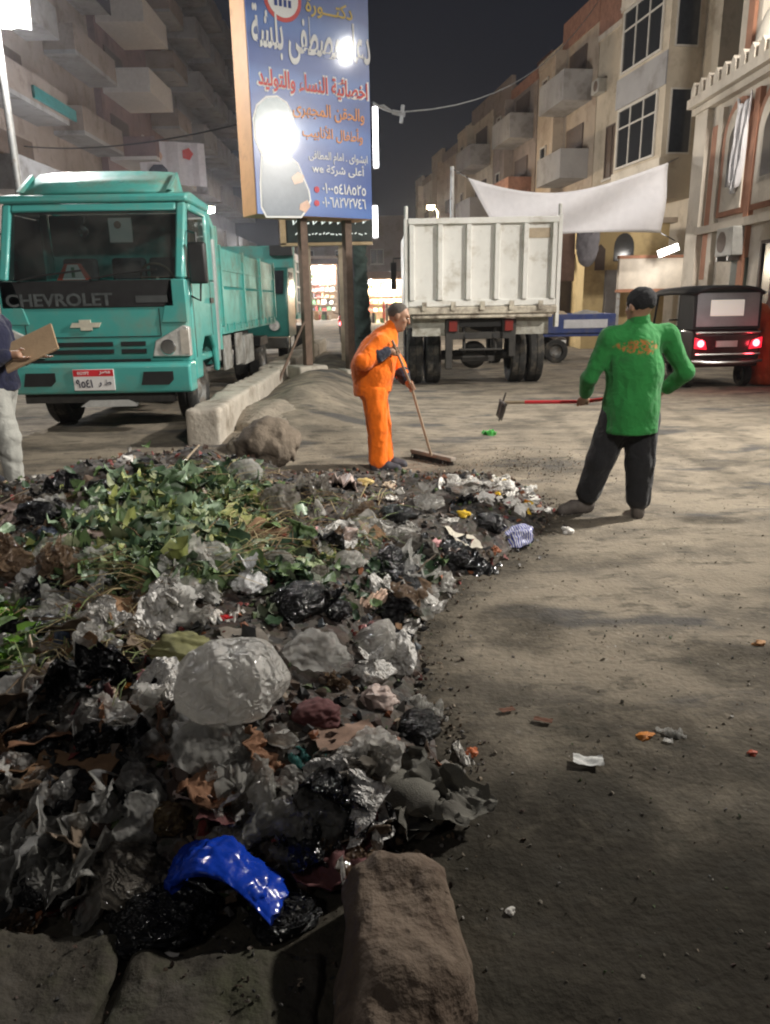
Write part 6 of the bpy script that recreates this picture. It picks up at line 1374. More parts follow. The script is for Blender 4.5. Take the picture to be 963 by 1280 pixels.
IT = [
 # name, label, category, px, py, w, h, shape, material, extras
 ("crumpled_foil", "bright white foil scrap on the very top of the heap", "foil", 157, 574, 26, 20, 'lump', whitep, {}),
 ("plastic_bag", "small black bag on the heap's crest beside the white foil", bg, 180, 580, 36, 26, 'bag', blackb, {}),
 ("plastic_bag", "flat black bag on the left shoulder of the heap's crest", bg, 128, 606, 46, 24, 'bag', blackb, {}),
 ("plastic_strip", "pinkish pale plastic strip slanting behind the green leaves", "plastic strip", 250, 598, 52, 26, 'sheet', pinkw, {'rz': .6}),
 ("plastic_bag", "clear bulging bag on the heap's crest right of the leaves", bg, 306, 592, 52, 50, 'bag', clear, {}),
 ("plastic_bag", "round grey translucent bag behind the crest, before the kerb", bg, 348, 628, 56, 60, 'bag', greyf, {}),
 ("plastic_bag", "wide flat grey bag right of the round translucent one", bg, 402, 640, 74, 44, 'sheet', greyf, {}),
 ("plastic_bag", "pale clouded bag spread in front of the orange worker's feet", bg, 425, 622, 60, 36, 'sheet', clearw, {}),
 ("paper_strip", "curled pale paper strip among the right edge of the leaves", "paper", 289, 662, 20, 44, 'sheet', whitep, {}),
 ("tin_can", "rusty red crumpled can beside the greenery", "can", 355, 671, 18, 26, 'lump', M("rusty_red", (.25, .07, .04), rough=.6), {}),
 ("plastic_sheet", "grey-brown crumpled sheet on the far left slope", "plastic sheet", 32, 672, 92, 42, 'sheet', dirtyf, {}),
 ("plastic_bag", "slumped grey-brown bag at the left edge below the crumpled sheet", bg, 12, 712, 52, 46, 'bunch', dirtyf, {}),
 ("plastic_sheet", "long clear shiny sheet sliding down the left slope", "plastic sheet", 98, 735, 104, 54, 'sheet', clear, {'rz': -.6}),
 ("plastic_bag", "small slate blue bag left of the leaves", bg, 58, 664, 30, 22, 'bag', M("slate_blue_plastic", (.08, .10, .14), rough=.3), {}),
 ("plastic_bag", "pale pinkish crumpled bag left of the leaves above the clear sheet", bg, 92, 668, 34, 28, 'bag', pinkw, {}),
 ("plastic_bag", "white streaky bag below the right side of the leaves", bg, 311, 728, 50, 62, 'tied', striped, {'rz': .3}),
 ("sack", "dull grey sack right of the white streaky bag", "sack", 346, 702, 52, 36, 'bag', greysack, {}),
 ("paper_scrap", "small white paper ball in the heap's middle left", "paper", 175, 777, 20, 12, 'lump', whitep, {}),
 ("food_wrapper", "white wrapper with a red corner above the big dirty white bag", "wrapper", 276, 768, 40, 24, 'sheet', whitep, {}),
 ("food_wrapper", "bright red wrapper scrap beside the white one", "wrapper", 283, 772, 22, 13, 'lump', redw, {}),
 ("woven_sack", "olive striped sack lying left of the big dirty white bag", "sack", 226, 812, 100, 48, 'bag', olive, {'rz': -.15}),
 ("plastic_bag", "big dirty white stuffed bag in the middle of the heap", bg, 283, 872, 148, 126, 'big', bigw, {'sink': .02, 'rz': 1.0}),
 ("crumpled_paper", "pinkish white crumpled paper on the left slope", "paper", 69, 838, 42, 36, 'bag', M("pinkish_paper", (.62, .53, .48), rough=.85), {}),
 ("crumpled_paper", "beige crumpled paper left of the big dirty white bag", "paper", 124, 871, 48, 42, 'bag', beigep, {}),
 ("crumpled_paper", "pink crumpled tissue between beige paper and olive sack", "paper", 183, 842, 26, 20, 'lump', pinkp, {}),
 ("orange_peel", "orange peel beside the pink crumpled tissue", "peel", 158, 857, 17, 12, 'lump', peel, {}),
 ("plastic_bag", "dark blue limp bag hanging down the left slope", bg, 82, 792, 26, 52, 'bag', M("dusk_blue_plastic", (.05, .07, .11), rough=.3), {}),
 ("card_piece", "grey-brown card flap above the big dirty white bag", "cardboard", 305, 790, 56, 36, 'card', M("grey_card", (.20, .175, .145), rough=.9), {}),
 ("plastic_bag", "clear shiny bag in the middle beside the black bags", bg, 388, 812, 92, 66, 'bag', clear, {'seed': 2}),
 ("plastic_bag", "large black bag in the middle of the heap left of the striped wrapper", bg, 372, 752, 84, 58, 'bag', blackb, {}),
 ("plastic_bag", "glossy black bag beneath the small grey bag", bg, 420, 762, 44, 50, 'tied', blackb, {}),
 ("plastic_bag", "clouded grey bag above the glossy black bags", bg, 437, 702, 54, 38, 'bag', clearw, {}),
 ("plastic_bag", "slim white tied bag right of the clouded grey bag", bg, 471, 736, 48, 32, 'tied', whiteb, {'tilt': (0, 1.1)}),
 ("food_wrapper", "tall orange and white wrapper strip standing in the middle", "wrapper", 447, 752, 24, 82, 'sheet', M("orange_white_wrapper", (.62, .45, .35), rough=.4, var=.6, scale=5), {}),
 ("food_wrapper", "pink wrapper right of the tall wrapper strip", "wrapper", 471, 787, 36, 26, 'sheet', pinkp, {}),
 ("bottle_cap", "orange cap on the heap's dark right edge", "cap", 518, 779, 13, 11, 'lump', peel, {}),
 ("plastic_bag", "white and pink tied bag on the heap's right edge", bg, 466, 842, 60, 56, 'tied', whiteb, {'rz': .4}),
 ("plastic_bag", "pale pink lower bag beneath the white tied one", bg, 470, 872, 52, 40, 'bag', pinkw, {}),
 ("plastic_sheet", "clear wet plastic sheet spilling onto the road", "plastic sheet", 526, 876, 74, 48, 'sheet', clear, {}),
 ("card_piece", "brown card with torn edge right of the big dirty white bag", "cardboard", 432, 912, 88, 52, 'card', M("pinkbrown_card", (.26, .17, .125), rough=.9), {}),
 ("plastic_bag", "dark red bag under the brown card", bg, 395, 895, 76, 44, 'bag', redc, {}),
 ("plastic_bag", "black bag beside the grey olive sack at the road edge", bg, 520, 912, 74, 46, 'bag', blackb, {}),
 ("woven_sack", "large grey olive sack flopped on the heap's front right edge", "sack", 502, 992, 158, 84, 'bunch', M("grey_olive_sack_pale", (.15, .142, .118), rough=.8, var=.2, bump=.3, bscale=40, dirt=((.10, .09, .075), .5, .7, 1.5)), {'seed': 2, 'sink': .3, 'rz': -.2}),
 ("plastic_bag", "black bag under the pale grey flat bag on the right lobe", bg, 500, 642, 62, 34, 'bag', blackb, {}),
 ("plastic_bag", "pale grey flat shiny bag on the right lobe", bg, 502, 664, 46, 26, 'bunch', clearw, {}),
 ("plastic_bag", "glossy black bag below the pale grey flat bag", bg, 487, 697, 48, 42, 'bag', blackb, {}),
 ("plastic_bag", "white cloudy standing bag on the back of the right lobe", bg, 536, 627, 44, 42, 'tied', clearw, {}),
 ("plastic_cup", "yellow plastic cup on the right lobe", "cup", 580, 642, 20, 19, 'lump', yellowp, {}),
 ("plastic_bag", "round black bag on the right lobe beside the blue striped wrapper", bg, 613, 651, 46, 40, 'bag', blackb, {}),
 ("card_piece", "pale grey card left of the round black bag", "cardboard", 578, 668, 38, 30, 'card', M("pale_card", (.50, .46, .38), rough=.9), {}),
 ("food_wrapper", "blue and white striped wrapper at the heap's right tip", "wrapper", 646, 668, 48, 34, 'bag', sblue, {}),
 ("food_wrapper", "pink wrapper in the middle of the right lobe", "wrapper", 543, 679, 22, 20, 'lump', pinkp, {}),
 ("plastic_sheet", "dull white crumpled film on the right lobe's front edge", "plastic sheet", 557, 722, 56, 32, 'sheet', clearw, {}),
 ("crumpled_paper", "white paper ball lying alone right of the heap's tip", "paper", 710, 663, 19, 18, 'lump', whitep, {}),
 ("card_piece", "large brown cardboard sheet on the lower left slope", "cardboard", 95, 957, 120, 56, 'card', brownc, {'rz': -.2}),
 ("card_piece", "orange-brown cardboard flap below the big dirty white bag", "cardboard", 203, 937, 46, 32, 'card', M("orangebrown_card", (.22, .11, .06), rough=.9), {'rz': -.3}),
 ("plastic_bag", "small clear crumpled film beside the orange-brown cardboard flap", bg, 167, 948, 34, 32, 'bunch', clear, {}),
 ("food_wrapper", "pale pinkish wrapper below the big dirty white bag", "wrapper", 246, 974, 92, 38, 'sheet', pinkw, {'rz': -.35}),
 ("plastic_bag", "amber tinted bag below the pale pinkish wrapper", bg, 212, 1022, 64, 48, 'bag', amberf, {}),
 ("plastic_bag", "clear upright bag left of the amber tinted bag", bg, 133, 1016, 46, 62, 'tied', clear, {}),
 ("plastic_bag", "grey cloudy bag with shiny top in the lower middle", bg, 364, 984, 86, 56, 'bag', clearw, {'seed': 4}),
 ("plastic_bag", "clear crackled bag above the blue bag's tip", bg, 368, 1066, 92, 74, 'bunch', clear, {'seed': 7}),
 ("plastic_bag", "matt grey tall bag behind the bright blue bag", bg, 288, 1048, 76, 62, 'tied', clearw, {'seed': 1}),
 ("plastic_bag", "clouded dark grey bag left of the bright blue bag", bg, 160, 1092, 118, 84, 'bag', greyf, {'seed': 9}),
 ("plastic_bag", "big black bag under the bright blue bag", bg, 196, 1150, 150, 74, 'bag', blackb, {'seed': 6}),
 ("plastic_bag", "flattened black bag right of the bright blue bag", bg, 352, 1150, 100, 44, 'bag', blackb, {}),
 ("plastic_chip", "small white chip below the black bag at the heap's front", "plastic chip", 214, 1197, 20, 13, 'card', whitep, {}),
 ("plastic_bag", "clear torn bag at the lower left edge", bg, 34, 1022, 70, 58, 'bunch', clear, {}),
 ("plastic_bag", "dark shiny bag at the lower left corner of the heap", bg, 58, 1102, 96, 62, 'bag', blackb, {}),
 ("plastic_bag", "small grey bag on the slab edge at the lower left", bg, 26, 1166, 46, 36, 'bunch', dirtyf, {}),
 ("plastic_sheet", "teal tinted film scrap right of the big dirty white bag", "plastic sheet", 384, 947, 44, 24, 'sheet', tealw, {}),
 ("food_wrapper", "white wrapper tip at the grey olive sack's corner", "wrapper", 579, 936, 17, 36, 'sheet', whitep, {'rz': .2}),
 ("orange_peel", "orange peel beside the white wrapper tip", "peel", 591, 941, 20, 18, 'lump', M("peel_red", (.55, .15, .05), rough=.5), {}),
 ("orange_peel", "flat orange peel alone on the dirt road at right", "peel", 808, 921, 26, 13, 'lump', peel, {}),
 ("plastic_sheet", "clear film scrap beside the flat orange peel", "plastic sheet", 838, 916, 38, 20, 'sheet', clear, {}),
 ("card_piece", "white card scrap lying on the dark road", "card", 735, 951, 38, 20, 'card', M("white_card", (.66, .66, .63), rough=.8), {'rz': -.2}),
 ("plastic_chip", "small white crumb on the dark soil beside the rock", "plastic chip", 638, 1140, 16, 12, 'lump', whitep, {}),
 ("orange_peel", "red peel at the right edge of the road", "peel", 941, 942, 17, 11, 'lump', M("peel_scarlet", (.5, .08, .03), rough=.6), {}),
 ("dead_leaf", "brown dead leaf left of the white card scrap", "leaf", 679, 902, 24, 9, 'card', M("dead_leaf", (.14, .06, .035), rough=.9), {}),
 ("dead_leaf", "brown dead leaf nearest the spilled clear sheet", "leaf", 634, 889, 20, 9, 'card', M("dead_leaf", (.14, .06, .035)), {}),
 ("dead_leaf", "pale curled leaf fragment on the slab before the heap", "leaf", 378, 1230, 26, 14, 'sheet', beigep, {'rz': .8}),
 ("orange_peel", "orange peel on the far right of the pale road", "peel", 950, 804, 22, 12, 'lump', M("peel_tan", (.45, .22, .08), rough=.7), {}),
 ("food_wrapper", "green film streamers dangling beneath the rake", "film", 612, 540, 14, 12, 'sheet', M("green_streamers", (.06, .42, .06), rough=.4), {}),
 ("plastic_bag", "yellow-cream scrap bag below the orange worker's feet", bg, 457, 602, 24, 18, 'lump', M("cream_yellow", (.6, .45, .18), rough=.6), {}),
]
for it in IT: piece(*it[:9], **it[9])

# the bright blue bag: a limp tube bent over the black bag
p = hit(300, 1128); k = ppm(p); s_ = 1 / k
def bluebag():
    rg = np.random.RandomState(4); nt_, nh = 64, 60; path = [(-62, -8, 2), (-66, 10, 40), (-40, 4, 66), (0, -4, 66), (36, -16, 46), (72, -34, 18)]
    V = []
    for j in range(nh):
        t = j / (nh - 1) * (len(path) - 1); i = min(int(t), len(path) - 2); f = t - i; P0 = Vector(path[max(i - 1, 0)]); P1 = Vector(path[i]); P2 = Vector(path[i + 1]); P3 = Vector(path[min(i + 2, len(path) - 1)])
        c = .5 * ((2 * P1) + (P2 - P0) * f + (2 * P0 - 5 * P1 + 4 * P2 - P3) * f * f + (3 * P1 - P0 - 3 * P2 + P3) * f ** 3); d = (.5 * ((P2 - P0) + 2 * (2 * P0 - 5 * P1 + 4 * P2 - P3) * f + 3 * (3 * P1 - P0 - 3 * P2 + P3) * f * f)).normalized()
        n1 = d.cross(Vector((0, 1, 0))).normalized(); n2 = d.cross(n1); u = j / (nh - 1)
        r1 = 27 + 10 * u; r2 = 13 - 5 * u
        if u < .08: r1 *= math.sqrt(max(u, .002) / .08); r2 *= math.sqrt(max(u, .002) / .08)
        for q in range(nt_): th = 2 * math.pi * q / nt_; pl = 1 + .07 * math.sin(th * 4 + 4 * u + 1.5 * math.sin(th * 2)) + .025 * math.sin(th * 9 - 6 * u); V.append(c + n1 * r2 * pl * math.cos(th) + n2 * r1 * pl * math.sin(th))
    V = np.array(V) / 60; V = V + (folds(V, rg, 2.9, 9, .036) + folds(V, rg, 7, 5, .010))[:, None] * (V - V.mean(0)); n = nt_
    Fc = [(j * n + i, j * n + (i + 1) % n, (j + 1) * n + (i + 1) % n, (j + 1) * n + i) for j in range(nh - 1) for i in range(n)] + [tuple(range((nh - 1) * n, nh * n))]
    me = _me("blue_bag", V * 60 * s_, Fc); me.materials.append(blueb); o = bpy.data.objects.new("plastic_bag", me); COL.objects.link(o); o.location = p + Vector((-.02, .0, .0)); return o
tag(bluebag(), "bright blue limp bag bent over the black bag at the heap's front", bg)

# loose sticks
stk = M("weathered_stick", (.32, .25, .17), rough=.9, var=.25)
for a, b, r0, lb in (((224, 590), (250, 565), .012, "pale stick jutting up behind the leaves on the crest"), ((0, 634), (48, 618), .013, "pale wooden batten lying at the left edge by the man's shoe"), ((0, 655), (22, 646), .013, "short pale batten end at the extreme left edge"), ((120, 800), (175, 815), .009, "thin twig on the left slope under the clear sheet")):
    A = hit(*a) + Vector((0, 0, .02)); Bp = hit(*b) + Vector((0, 0, .05)); o = MB().tube([Vector((0, 0, 0)), (Bp - A) * .5 + Vector((0, 0, .008)), Bp - A], [r0, r0 * .95, r0 * .75], 6, flat=.45).build("stick", stk, loc=A); tag(o, lb, "stick")

# --- unnamed smaller pieces: shared labels because nothing tells them apart
def scatter(n, name, label, cat, group, shape, mats, w, boxes, seed, flat=(.5, .9)):
    r = random.Random(seed); c = 0; tries = 0
    while c < n and tries < 5000:
        tries += 1; b = r.choice(boxes); px, py = r.uniform(b[0], b[2]), r.uniform(b[1], b[3]); p = hit(px, py)
        if inside(p.x, p.y) < .02: continue
        if abs(px - 285) < 105 and abs(py - 1112) < 75: continue
        if any((px - i[3]) ** 2 / (i[5] * .5 + 8) ** 2 + (py - i[4]) ** 2 / (i[6] * .5 + 6) ** 2 < 1 for i in IT): continue
        ww = r.uniform(*w) * ppm(p) / 190; piece(name, label, cat, px, py, ww, ww * r.uniform(*flat), shape if isinstance(shape, str) else r.choice(shape), r.choice(mats), rz=r.uniform(0, 6.28), tilt=(r.gauss(0, .5), r.gauss(0, .5)), group=group, seed=r.randrange(100)); c += 1
low = [(0, 640, 130, 1150), (130, 740, 480, 1080), (330, 610, 560, 800), (0, 780, 300, 1140)]
scatter(30, "film_scrap", "small crumpled scrap of clear plastic film sunk in the rubbish", "plastic film", "clear film scraps in the heap", ('bunch', 'sheet', 'tied', 'bunch'), [clear], (20, 52), low, 1)
scatter(26, "bag_scrap", "small grey-brown crumpled bag scrap wedged in the rubbish", "plastic bag", "dirty bag scraps in the heap", ('bunch', 'sheet', 'bag', 'bunch'), [dirtyf, greyf], (18, 46), low, 2)
scatter(22, "bag_scrap", "small shiny black bag scrap wedged in the rubbish", "plastic bag", "black bag scraps in the heap", ('bag', 'bunch', 'sheet'), [blackb], (22, 54), low + [(460, 620, 600, 740)], 3)
scatter(34, "card_scrap", "small brown card scrap lying in the rubbish", "cardboard", "brown card scraps in the heap", 'card', [brownc, M("dull_card", (.16, .12, .085), rough=.9, var=.2)], (20, 56), low, 4)
scatter(20, "paper_scrap", "small off-white paper scrap lying in the rubbish", "paper", "paper scraps in the heap", 'sheet', [whitep, beigep], (12, 26), low + [(400, 600, 640, 740)], 5)
tipb = [(560, 598, 690, 655)]
scatter(44, "paper_ball", "tiny white crumpled tissue in the heap's far right tip", "tissue", "white tissues at the heap's right tip", ('lump', 'sheet'), [whitep, M("clean_tissue", (.72, .70, .66), rough=.9)], (11, 27), tipb + [(520, 600, 680, 640)], 6)
scatter(18, "food_wrapper_scrap", "small colourful torn wrapper scrap in the rubbish", "wrapper", "coloured wrapper scraps in the heap", ('sheet', 'lump'), [redw, pinkp, yellowp, bluew, M("green_wrapper", (.05, .25, .08), rough=.4), M("terracotta_wrapper", (.42, .16, .08), rough=.5)], (9, 22), low + [(400, 620, 640, 760)], 21)
scatter(9, "card_scrap", "small reddish brown torn card in the lower left of the heap", "cardboard", "reddish card scraps at the lower left", ('card', 'sheet'), [M("rust_card", (.15, .075, .045), rough=.9, var=.3), redc, M("orangebrown_card", (.22, .11, .06))], (22, 60), [(0, 880, 280, 1120), (150, 880, 430, 1050)], 22)
scatter(16, "food_scrap", "tiny orange-pink food scrap in the heap's far right tip", "food scrap", "food scraps at the heap's right tip", 'lump', [peel, M("salmon_scrap", (.62, .32, .2), rough=.7), yellowp], (9, 19), tipb, 7)

scatter(30, "bag_scrap", "small milky white crumpled bag scrap in the rubbish", "plastic bag", "milky bag scraps in the heap", ('bunch', 'sheet', 'tied', 'bunch'), [clearw, whiteb, clearw], (20, 50), [(0, 640, 130, 900), (130, 740, 480, 900), (330, 600, 600, 800), (60, 700, 400, 860)], 12)
scatter(26, "bag_scrap", "crumpled mixed plastic scrap along the heap's right flank", "plastic bag", "scraps along the heap's right flank", ('bunch', 'sheet', 'bag'), [clearw, greyf, dirtyf, blackb, whiteb], (22, 54), [(430, 790, 560, 1000), (420, 720, 560, 860), (390, 900, 560, 1080)], 15)
scatter(34, "wilted_leaf", "large wilted green vegetable leaf crumpled among the heap's greens", "leaf", "large wilted leaves on the heap", ('sheet', 'bunch', 'sheet'), [M("wilt_green", (.10, .16, .06), rough=.5, var=.5, scale=4), M("wilt_pale", (.24, .29, .15), rough=.5, var=.4, scale=4), M("wilt_dark", (.05, .085, .04), rough=.5, var=.4, scale=4), M("wilt_yellow", (.27, .28, .10), rough=.55, var=.4, scale=4)], (22, 58), [(110, 600, 320, 720), (120, 600, 260, 680), (370, 670, 420, 710)], 31, (.35, .7))
scatter(34, "bag_scrap", "crumpled pale plastic scrap along the heap's back crest", "plastic bag", "scraps along the heap's back crest", ('bunch', 'sheet', 'bunch', 'bag'), [dirtyf, clearw, greyf, clear, pinkw, blackb], (24, 60), [(0, 612, 120, 720), (0, 640, 90, 760), (300, 596, 460, 660), (400, 625, 600, 700)], 41)
scatter(20, "plastic_bag", "soft cloudy plastic bag in the heap's dim lower part", "plastic bag", "cloudy bags in the heap's lower part", ('bag', 'tied', 'bunch', 'bag'), [clear, clearw, film("smoky_plastic_film", (.46, .45, .42), .25, .8, .15, 2.0)], (26, 50), [(0, 940, 400, 1070), (0, 1000, 200, 1130), (300, 960, 420, 1100)], 51, (.6, 1.0))
# --- uncountable stuff: leaves, straw, small litter
def leaves(name, label, n, boxes, cols, size, seed, lift=.05):
    r = random.Random(seed); V = []; Fc = []; MI = []
    for k in range(n):
        b = r.choice(boxes); px, py = r.gauss((b[0] + b[2]) / 2, (b[2] - b[0]) / 3.6), r.gauss((b[1] + b[3]) / 2, (b[3] - b[1]) / 3.6); p = hit(px, py)
        if inside(p.x, p.y) < .06: continue
        L = r.uniform(*size) * (1.5 if r.random() < .08 else 1); w = L * r.uniform(.18, .46); R = Euler((r.gauss(0, .5), r.gauss(0, .5), r.uniform(0, 6.28))).to_matrix(); c = Vector(p) + Vector((0, 0, r.uniform(.0, lift))); cu = r.uniform(-1.2, 2.2); fo = r.uniform(-.2, .9); o = len(V); wv = r.uniform(0, 6); pk = r.uniform(.55, 1.5)
        for i in range(6):
            t = i / 5; wt = w * (math.sin(math.pi * min(1, t ** pk * .92 + .06)) ** .8 * (1 + .22 * math.sin(11 * t + wv))); zz = cu * L * (t - .5) ** 2
            for s_ in (-1, -.5, 0, .5, 1): V.append(tuple(c + R @ Vector((L * (t - .5), s_ * wt, zz + fo * wt * abs(s_) + .09 * L * math.sin(9 * t + 4 * s_ + wv)))))
        mi = min(int(abs(r.gauss(0, 1)) * len(cols) * .52), len(cols) - 1)
        for i in range(5):
            for j in range(4): Fc.append((o + i * 5 + j, o + i * 5 + j + 1, o + i * 5 + j + 6, o + i * 5 + j + 5)); MI.append(mi)
    me = bpy.data.meshes.new(name); me.from_pydata(V, [], Fc)
    for m_ in cols: me.materials.append(m_)
    me.polygons.foreach_set("material_index", MI); me.polygons.foreach_set("use_smooth", [True] * len(Fc)); o = bpy.data.objects.new(name, me); COL.objects.link(o); kind(o, 'stuff'); o['label'] = label; o['category'] = "leaves"; return o
_lf = [M("leaf_mid", (.115, .18, .07), rough=.5, var=.45, scale=14), M("leaf_dark", (.035, .07, .034), rough=.5, var=.4, scale=14), M("leaf_blue", (.18, .25, .16), rough=.42, var=.4, scale=14), M("leaf_yellow", (.24, .27, .08), rough=.5, var=.3, scale=20), M("leaf_pale", (.28, .31, .18), rough=.5, var=.3, scale=20)]
lf_ = [_lf[0], _lf[2], _lf[1], _lf[4], _lf[3]]
leaves("leaves", "pile of discarded green vegetable leaves on the heap's crest", 1900, [(120, 596, 260, 680), (90, 640, 350, 730), (200, 600, 330, 660), (80, 660, 220, 730)], lf_, (.035, .15), 1, .06)
leaves("leaves", "scattered green herb leaves down the heap's right flank", 420, [(365, 670, 410, 710), (500, 690, 640, 745), (440, 690, 560, 780), (300, 700, 420, 760)], [lf_[2], M("leaf_grey", (.07, .085, .05), rough=.7, var=.3), lf_[0]], (.035, .10), 2, .04)
leaves("leaves", "bright green leaves at the heap's left edge", 120, [(-10, 800, 40, 850), (-10, 750, 20, 790)], [M("leaf_bright", (.13, .27, .03), rough=.4, var=.3), lf_[0], lf_[2]], (.05, .12), 3, .06)
def straw(n, boxes, seed):
    r = random.Random(seed); m = MB()
    for k in range(n):
        b = r.choice(boxes); p = hit(r.uniform(b[0], b[2]), r.uniform(b[1], b[3])); a = r.uniform(0, 6.28); L = r.uniform(.06, .26); d = Vector((math.cos(a), math.sin(a), r.uniform(-.25, .5))) * L
        m.tube([p + Vector((0, 0, .02)), p + d * .5 + Vector((0, 0, .04)), p + d + Vector((0, 0, .01))], [.0028, .0025, .0015], 3, mi=r.randrange(3), cap=False)
    o = m.build("straw", [M("straw_pale", (.40, .32, .17), rough=.8), M("straw_brown", (.2, .13, .07), rough=.8), M("straw_green", (.17, .21, .08), rough=.8)], fixn=False); kind(o, 'stuff'); o['label'] = "tangled straw and stalks among the leaves"; o['category'] = "straw"
straw(1500, [(140, 690, 200, 760), (260, 630, 340, 690), (100, 680, 330, 730), (200, 590, 330, 640), (300, 620, 480, 700), (0, 760, 160, 860)], 5)
def litter(name, label, n, fn, cols, size, seed):
    r = random.Random(seed); V = []; Fc = []; MI = []
    for k in range(n):
        q = fn(r)
        if q is None: continue
        x, y, z = q; s0 = r.uniform(*size) * (1.6 if r.random() < .08 else 1); R = Euler((r.gauss(0, .7), r.gauss(0, .7), r.uniform(0, 6.28))).to_matrix(); c = Vector((x, y, z + .35 * s0)); o = len(V); nn = r.choice((5, 6, 7))
        V.append(tuple(c + R @ Vector((0, 0, s0 * r.uniform(.05, .6)))))
        for i in range(nn): th = 6.283 * i / nn; V.append(tuple(c + R @ Vector((s0 * r.uniform(.45, 1.1) * math.cos(th), s0 * r.uniform(.35, .8) * math.sin(th), s0 * r.uniform(-.3, .3)))))
        V.append(tuple(c + R @ Vector((0, 0, -s0 * .3))))
        mi = r.randrange(len(cols))
        for i in range(nn): Fc.append((o, o + 1 + i, o + 1 + (i + 1) % nn)); MI.append(mi); Fc.append((o + nn + 1, o + 1 + (i + 1) % nn, o + 1 + i)); MI.append(mi)
    me = bpy.data.meshes.new(name); me.from_pydata(V, [], Fc)
    for m_ in cols: me.materials.append(m_)
    me.polygons.foreach_set("material_index", MI); o = bpy.data.objects.new(name, me); COL.objects.link(o); kind(o, 'stuff'); o['label'] = label; o['category'] = "litter"; return o
def on_heap(r):
    x, y = r.uniform(-3.6, 1.3), 1.6 + 4.8 * r.random() ** 1.7
    if inside(x, y) < -.05: return None
    return x, y, top(x, y)
lc = [M("litter_%s" % n, c, rough=.6, var=.3) for n, c in (("brown", (.09, .06, .04)), ("dark", (.02, .02, .02)), ("grey", (.16, .15, .14)), ("tan", (.24, .18, .12)), ("black", (.012, .012, .012)), ("white", (.34, .32, .29)), ("green", (.06, .09, .03)), ("rust", (.2, .07, .03)), ("umber", (.06, .035, .025)), ("slate", (.06, .07, .08)), ("red", (.16, .03, .025)), ("soil", (.05, .04, .03)))]
litter("litter", "small mixed litter bedded through the heap", 9000, on_heap, lc + [lc[0], lc[1], lc[4], lc[8], lc[11]], (.010, .036), 1)
def on_edge(r):
    i = r.randrange(5, 14); a, b = POLY[i], POLY[i + 1]; t = r.random(); x, y = a[0] + (b[0] - a[0]) * t + abs(r.gauss(0, .10)), a[1] + (b[1] - a[1]) * t + r.gauss(0, .12); return x, y, top(x, y)
litter("litter", "crumbs and shreds spilled along the heap's road edge", 800, on_edge, [lc[0], lc[2], lc[3], lc[8], lc[11], M('crumb_dust', (.2, .17, .13), rough=.9)], (.004, .014), 2)
def on_road(r):
    x, y = r.gauss(1.6, 1.3), r.uniform(1.2, 8.5)
    if inside(x, y) > 0: return None
    return x, y, float(gz(x, y))
litter("gravel", "loose grit and small stones on the dirt road", 1100, on_road, [M("grit_pale", (.30, .27, .22), rough=.9), M("grit_dark", (.13, .115, .095), rough=.9), M("grit_mid", (.19, .165, .13), rough=.9)], (.003, .010), 3)
def near_soil(r):
    x, y = r.uniform(.15, 2.6), 1.1 + 2.3 * r.random() ** .8
    if inside(x, y) > 0: return None
    return x, y, float(gz(x, y))
litter("litter", "tiny shreds and crumbs trodden into the dark near soil", 900, near_soil, [lc[0], lc[1], lc[6], lc[3], lc[8], lc[2], M("grit_mid", (.19, .165, .13)), lc[5]], (.002, .008), 9)
def sweep(r):
    x, y = r.gauss(1.2, .45), r.gauss(6.9, .4); return x, y, float(gz(x, y))
litter("litter", "dark sweepings on the road below the rake", 900, sweep, [lc[0], lc[3], M('crumb_dust', (.2, .17, .13)), lc[2]], (.004, .012), 4)

def on_slab(r):
    x, y = r.uniform(-1.2, .1), r.uniform(1.0, 1.75); return x, y, max(top(x, y), .03)
litter("litter", "crumbled dirt and shreds on the concrete slabs", 500, on_slab, [lc[0], lc[2], lc[8], lc[11], lc[1]], (.003, .011), 6)
# --- stones and slabs
def boulder(label, c, r, seed, mat=stone, wr=.05, rot=None, name="rock", vox=.02):
    m_ = max(r) + .15; B = Blob((-m_, -m_, -m_), (m_, m_, m_), vox); B.ell((0, 0, 0), r, rot); B.wrinkle(wr, 5 / max(r) * .5, seed, ridged=False).wrinkle(wr * .3, 22, seed + 1); o = B.obj(name, mat); o.location = c; tag(o, label, "rock"); return o
boulder("dark brown boulder at the kerb's near end behind the heap", hit(322, 590) + Vector((0, .55, .12)), (.25, .22, .20), 2, M("dark_brown_stone", (.15, .12, .09), rough=.95, var=.3, bump=.6), .05)
boulder("dusty grey-brown boulder right of the dark one by the kerb", (-1.35, 8.1, .0), (.38, .45, .22), 5, M("dusty_stone", (.25, .215, .168), rough=.95, var=.2, bump=.5), .05)
boulder("low dusty stone heap on the median behind the boulders", (-1.5, 9.6, .02), (.5, .8, .26), 8, M("dusty_stone", (.25, .215, .168)), .06)
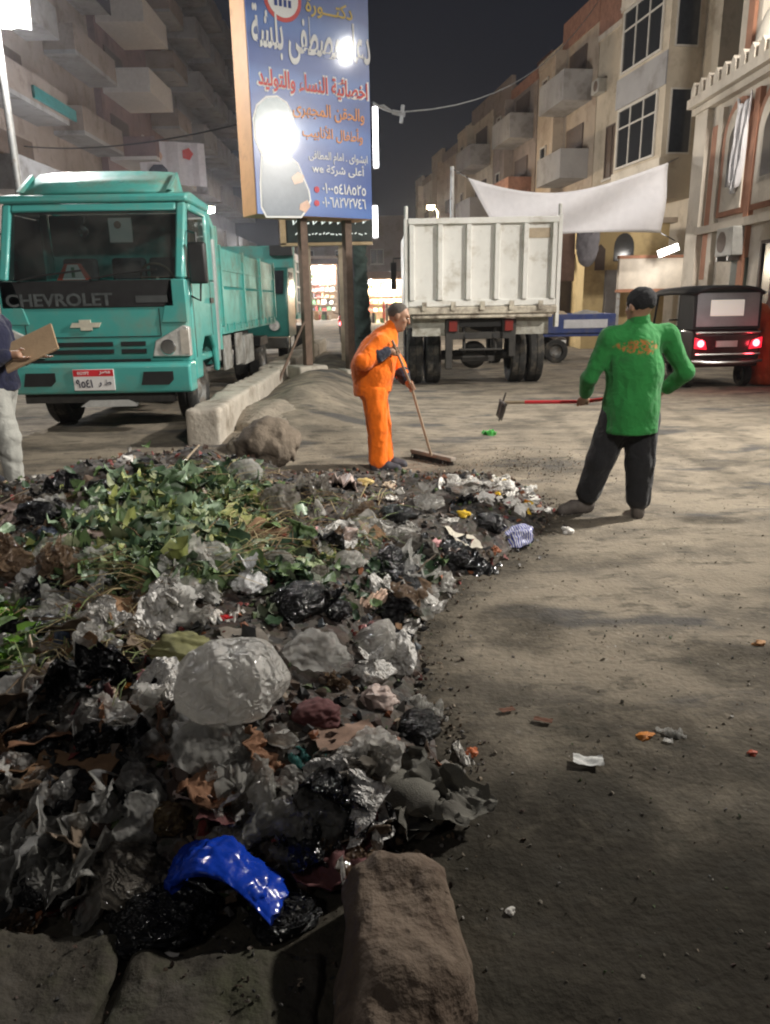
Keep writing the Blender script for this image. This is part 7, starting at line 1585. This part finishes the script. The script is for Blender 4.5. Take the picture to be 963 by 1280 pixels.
q = atz(508, 1215); rkm = M("reddish_brown_rock", (.20, .15, .11), rough=.95, var=.25, scale=5, bump=.8, bscale=30, dirt=((.10, .065, .045), .48, .66, 4))
B = Blob((-.35, -.35, -.2), (.35, .4, .4), .012); B.boxp((.0, .04, .03), (.135, .2, .15), .07, .02, (.06, -.05, .12)); B.ell((-.04, -.12, .0), (.15, .2, .14), None, .06); B.wrinkle(.022, 9, 3, ridged=False).wrinkle(.007, 30, 7)
o = B.obj("rock", rkm); o.location = (q.x, q.y - .02, 0); tag(o, "reddish brown squared rock in the near foreground", "rock")
slab = M("mossy_concrete_slab", (.06, .052, .04), rough=.95, var=.3, scale=4, bump=.8, bscale=24, dirt=((.06, .06, .035), .46, .64, 5))
for (x0, x1, y0, y1, h_, sd, lb) in ((-1.35, -.665, .7, 1.53, .03, 1, "broken concrete slab at the lower left corner before the heap"), (-.64, -.17, .7, 1.47, .012, 2, "long concrete slab below the bright blue bag")):
    B = Blob((x0 - .06, y0 - .06, -.12), (x1 + .06, y1 + .06, .14), .013); B.boxp(((x0 + x1) / 2, (y0 + y1) / 2, h_ - .05), ((x1 - x0) / 2, (y1 - y0) / 2, .055), .02); B.wrinkle(.018, 9, sd, ridged=False).wrinkle(.006, 30, sd); tag(B.obj("concrete_slab", slab, origin=(x0, y0, 0)), lb, "slab")
# a flat pale fan of sand between kerb and heap, and the broken planks at left stay in the ground's own relief

# ------------------------------------------------------------------ haze volume added to lift the distance and spread the lamp glow
m = bpy.data.materials.new("added_haze"); m.use_nodes = True; nt = m.node_tree; nt.nodes.remove(nt.nodes["Principled BSDF"])
pv = nt.nodes.new("ShaderNodeVolumePrincipled"); pv.inputs["Color"].default_value = (.9, .92, 1, 1); pv.inputs["Density"].default_value = .0008; pv.inputs["Anisotropy"].default_value = .7
nt.links.new(pv.outputs[0], nt.nodes["Material Output"].inputs["Volume"])
hb_ = MB().bb(-73, 73, -28, 224, -1.4, 27).build("haze", m); kind(hb_, 'stuff'); hb_['label'] = "thin haze added over the street to lift the distance"; hb_['category'] = "haze"
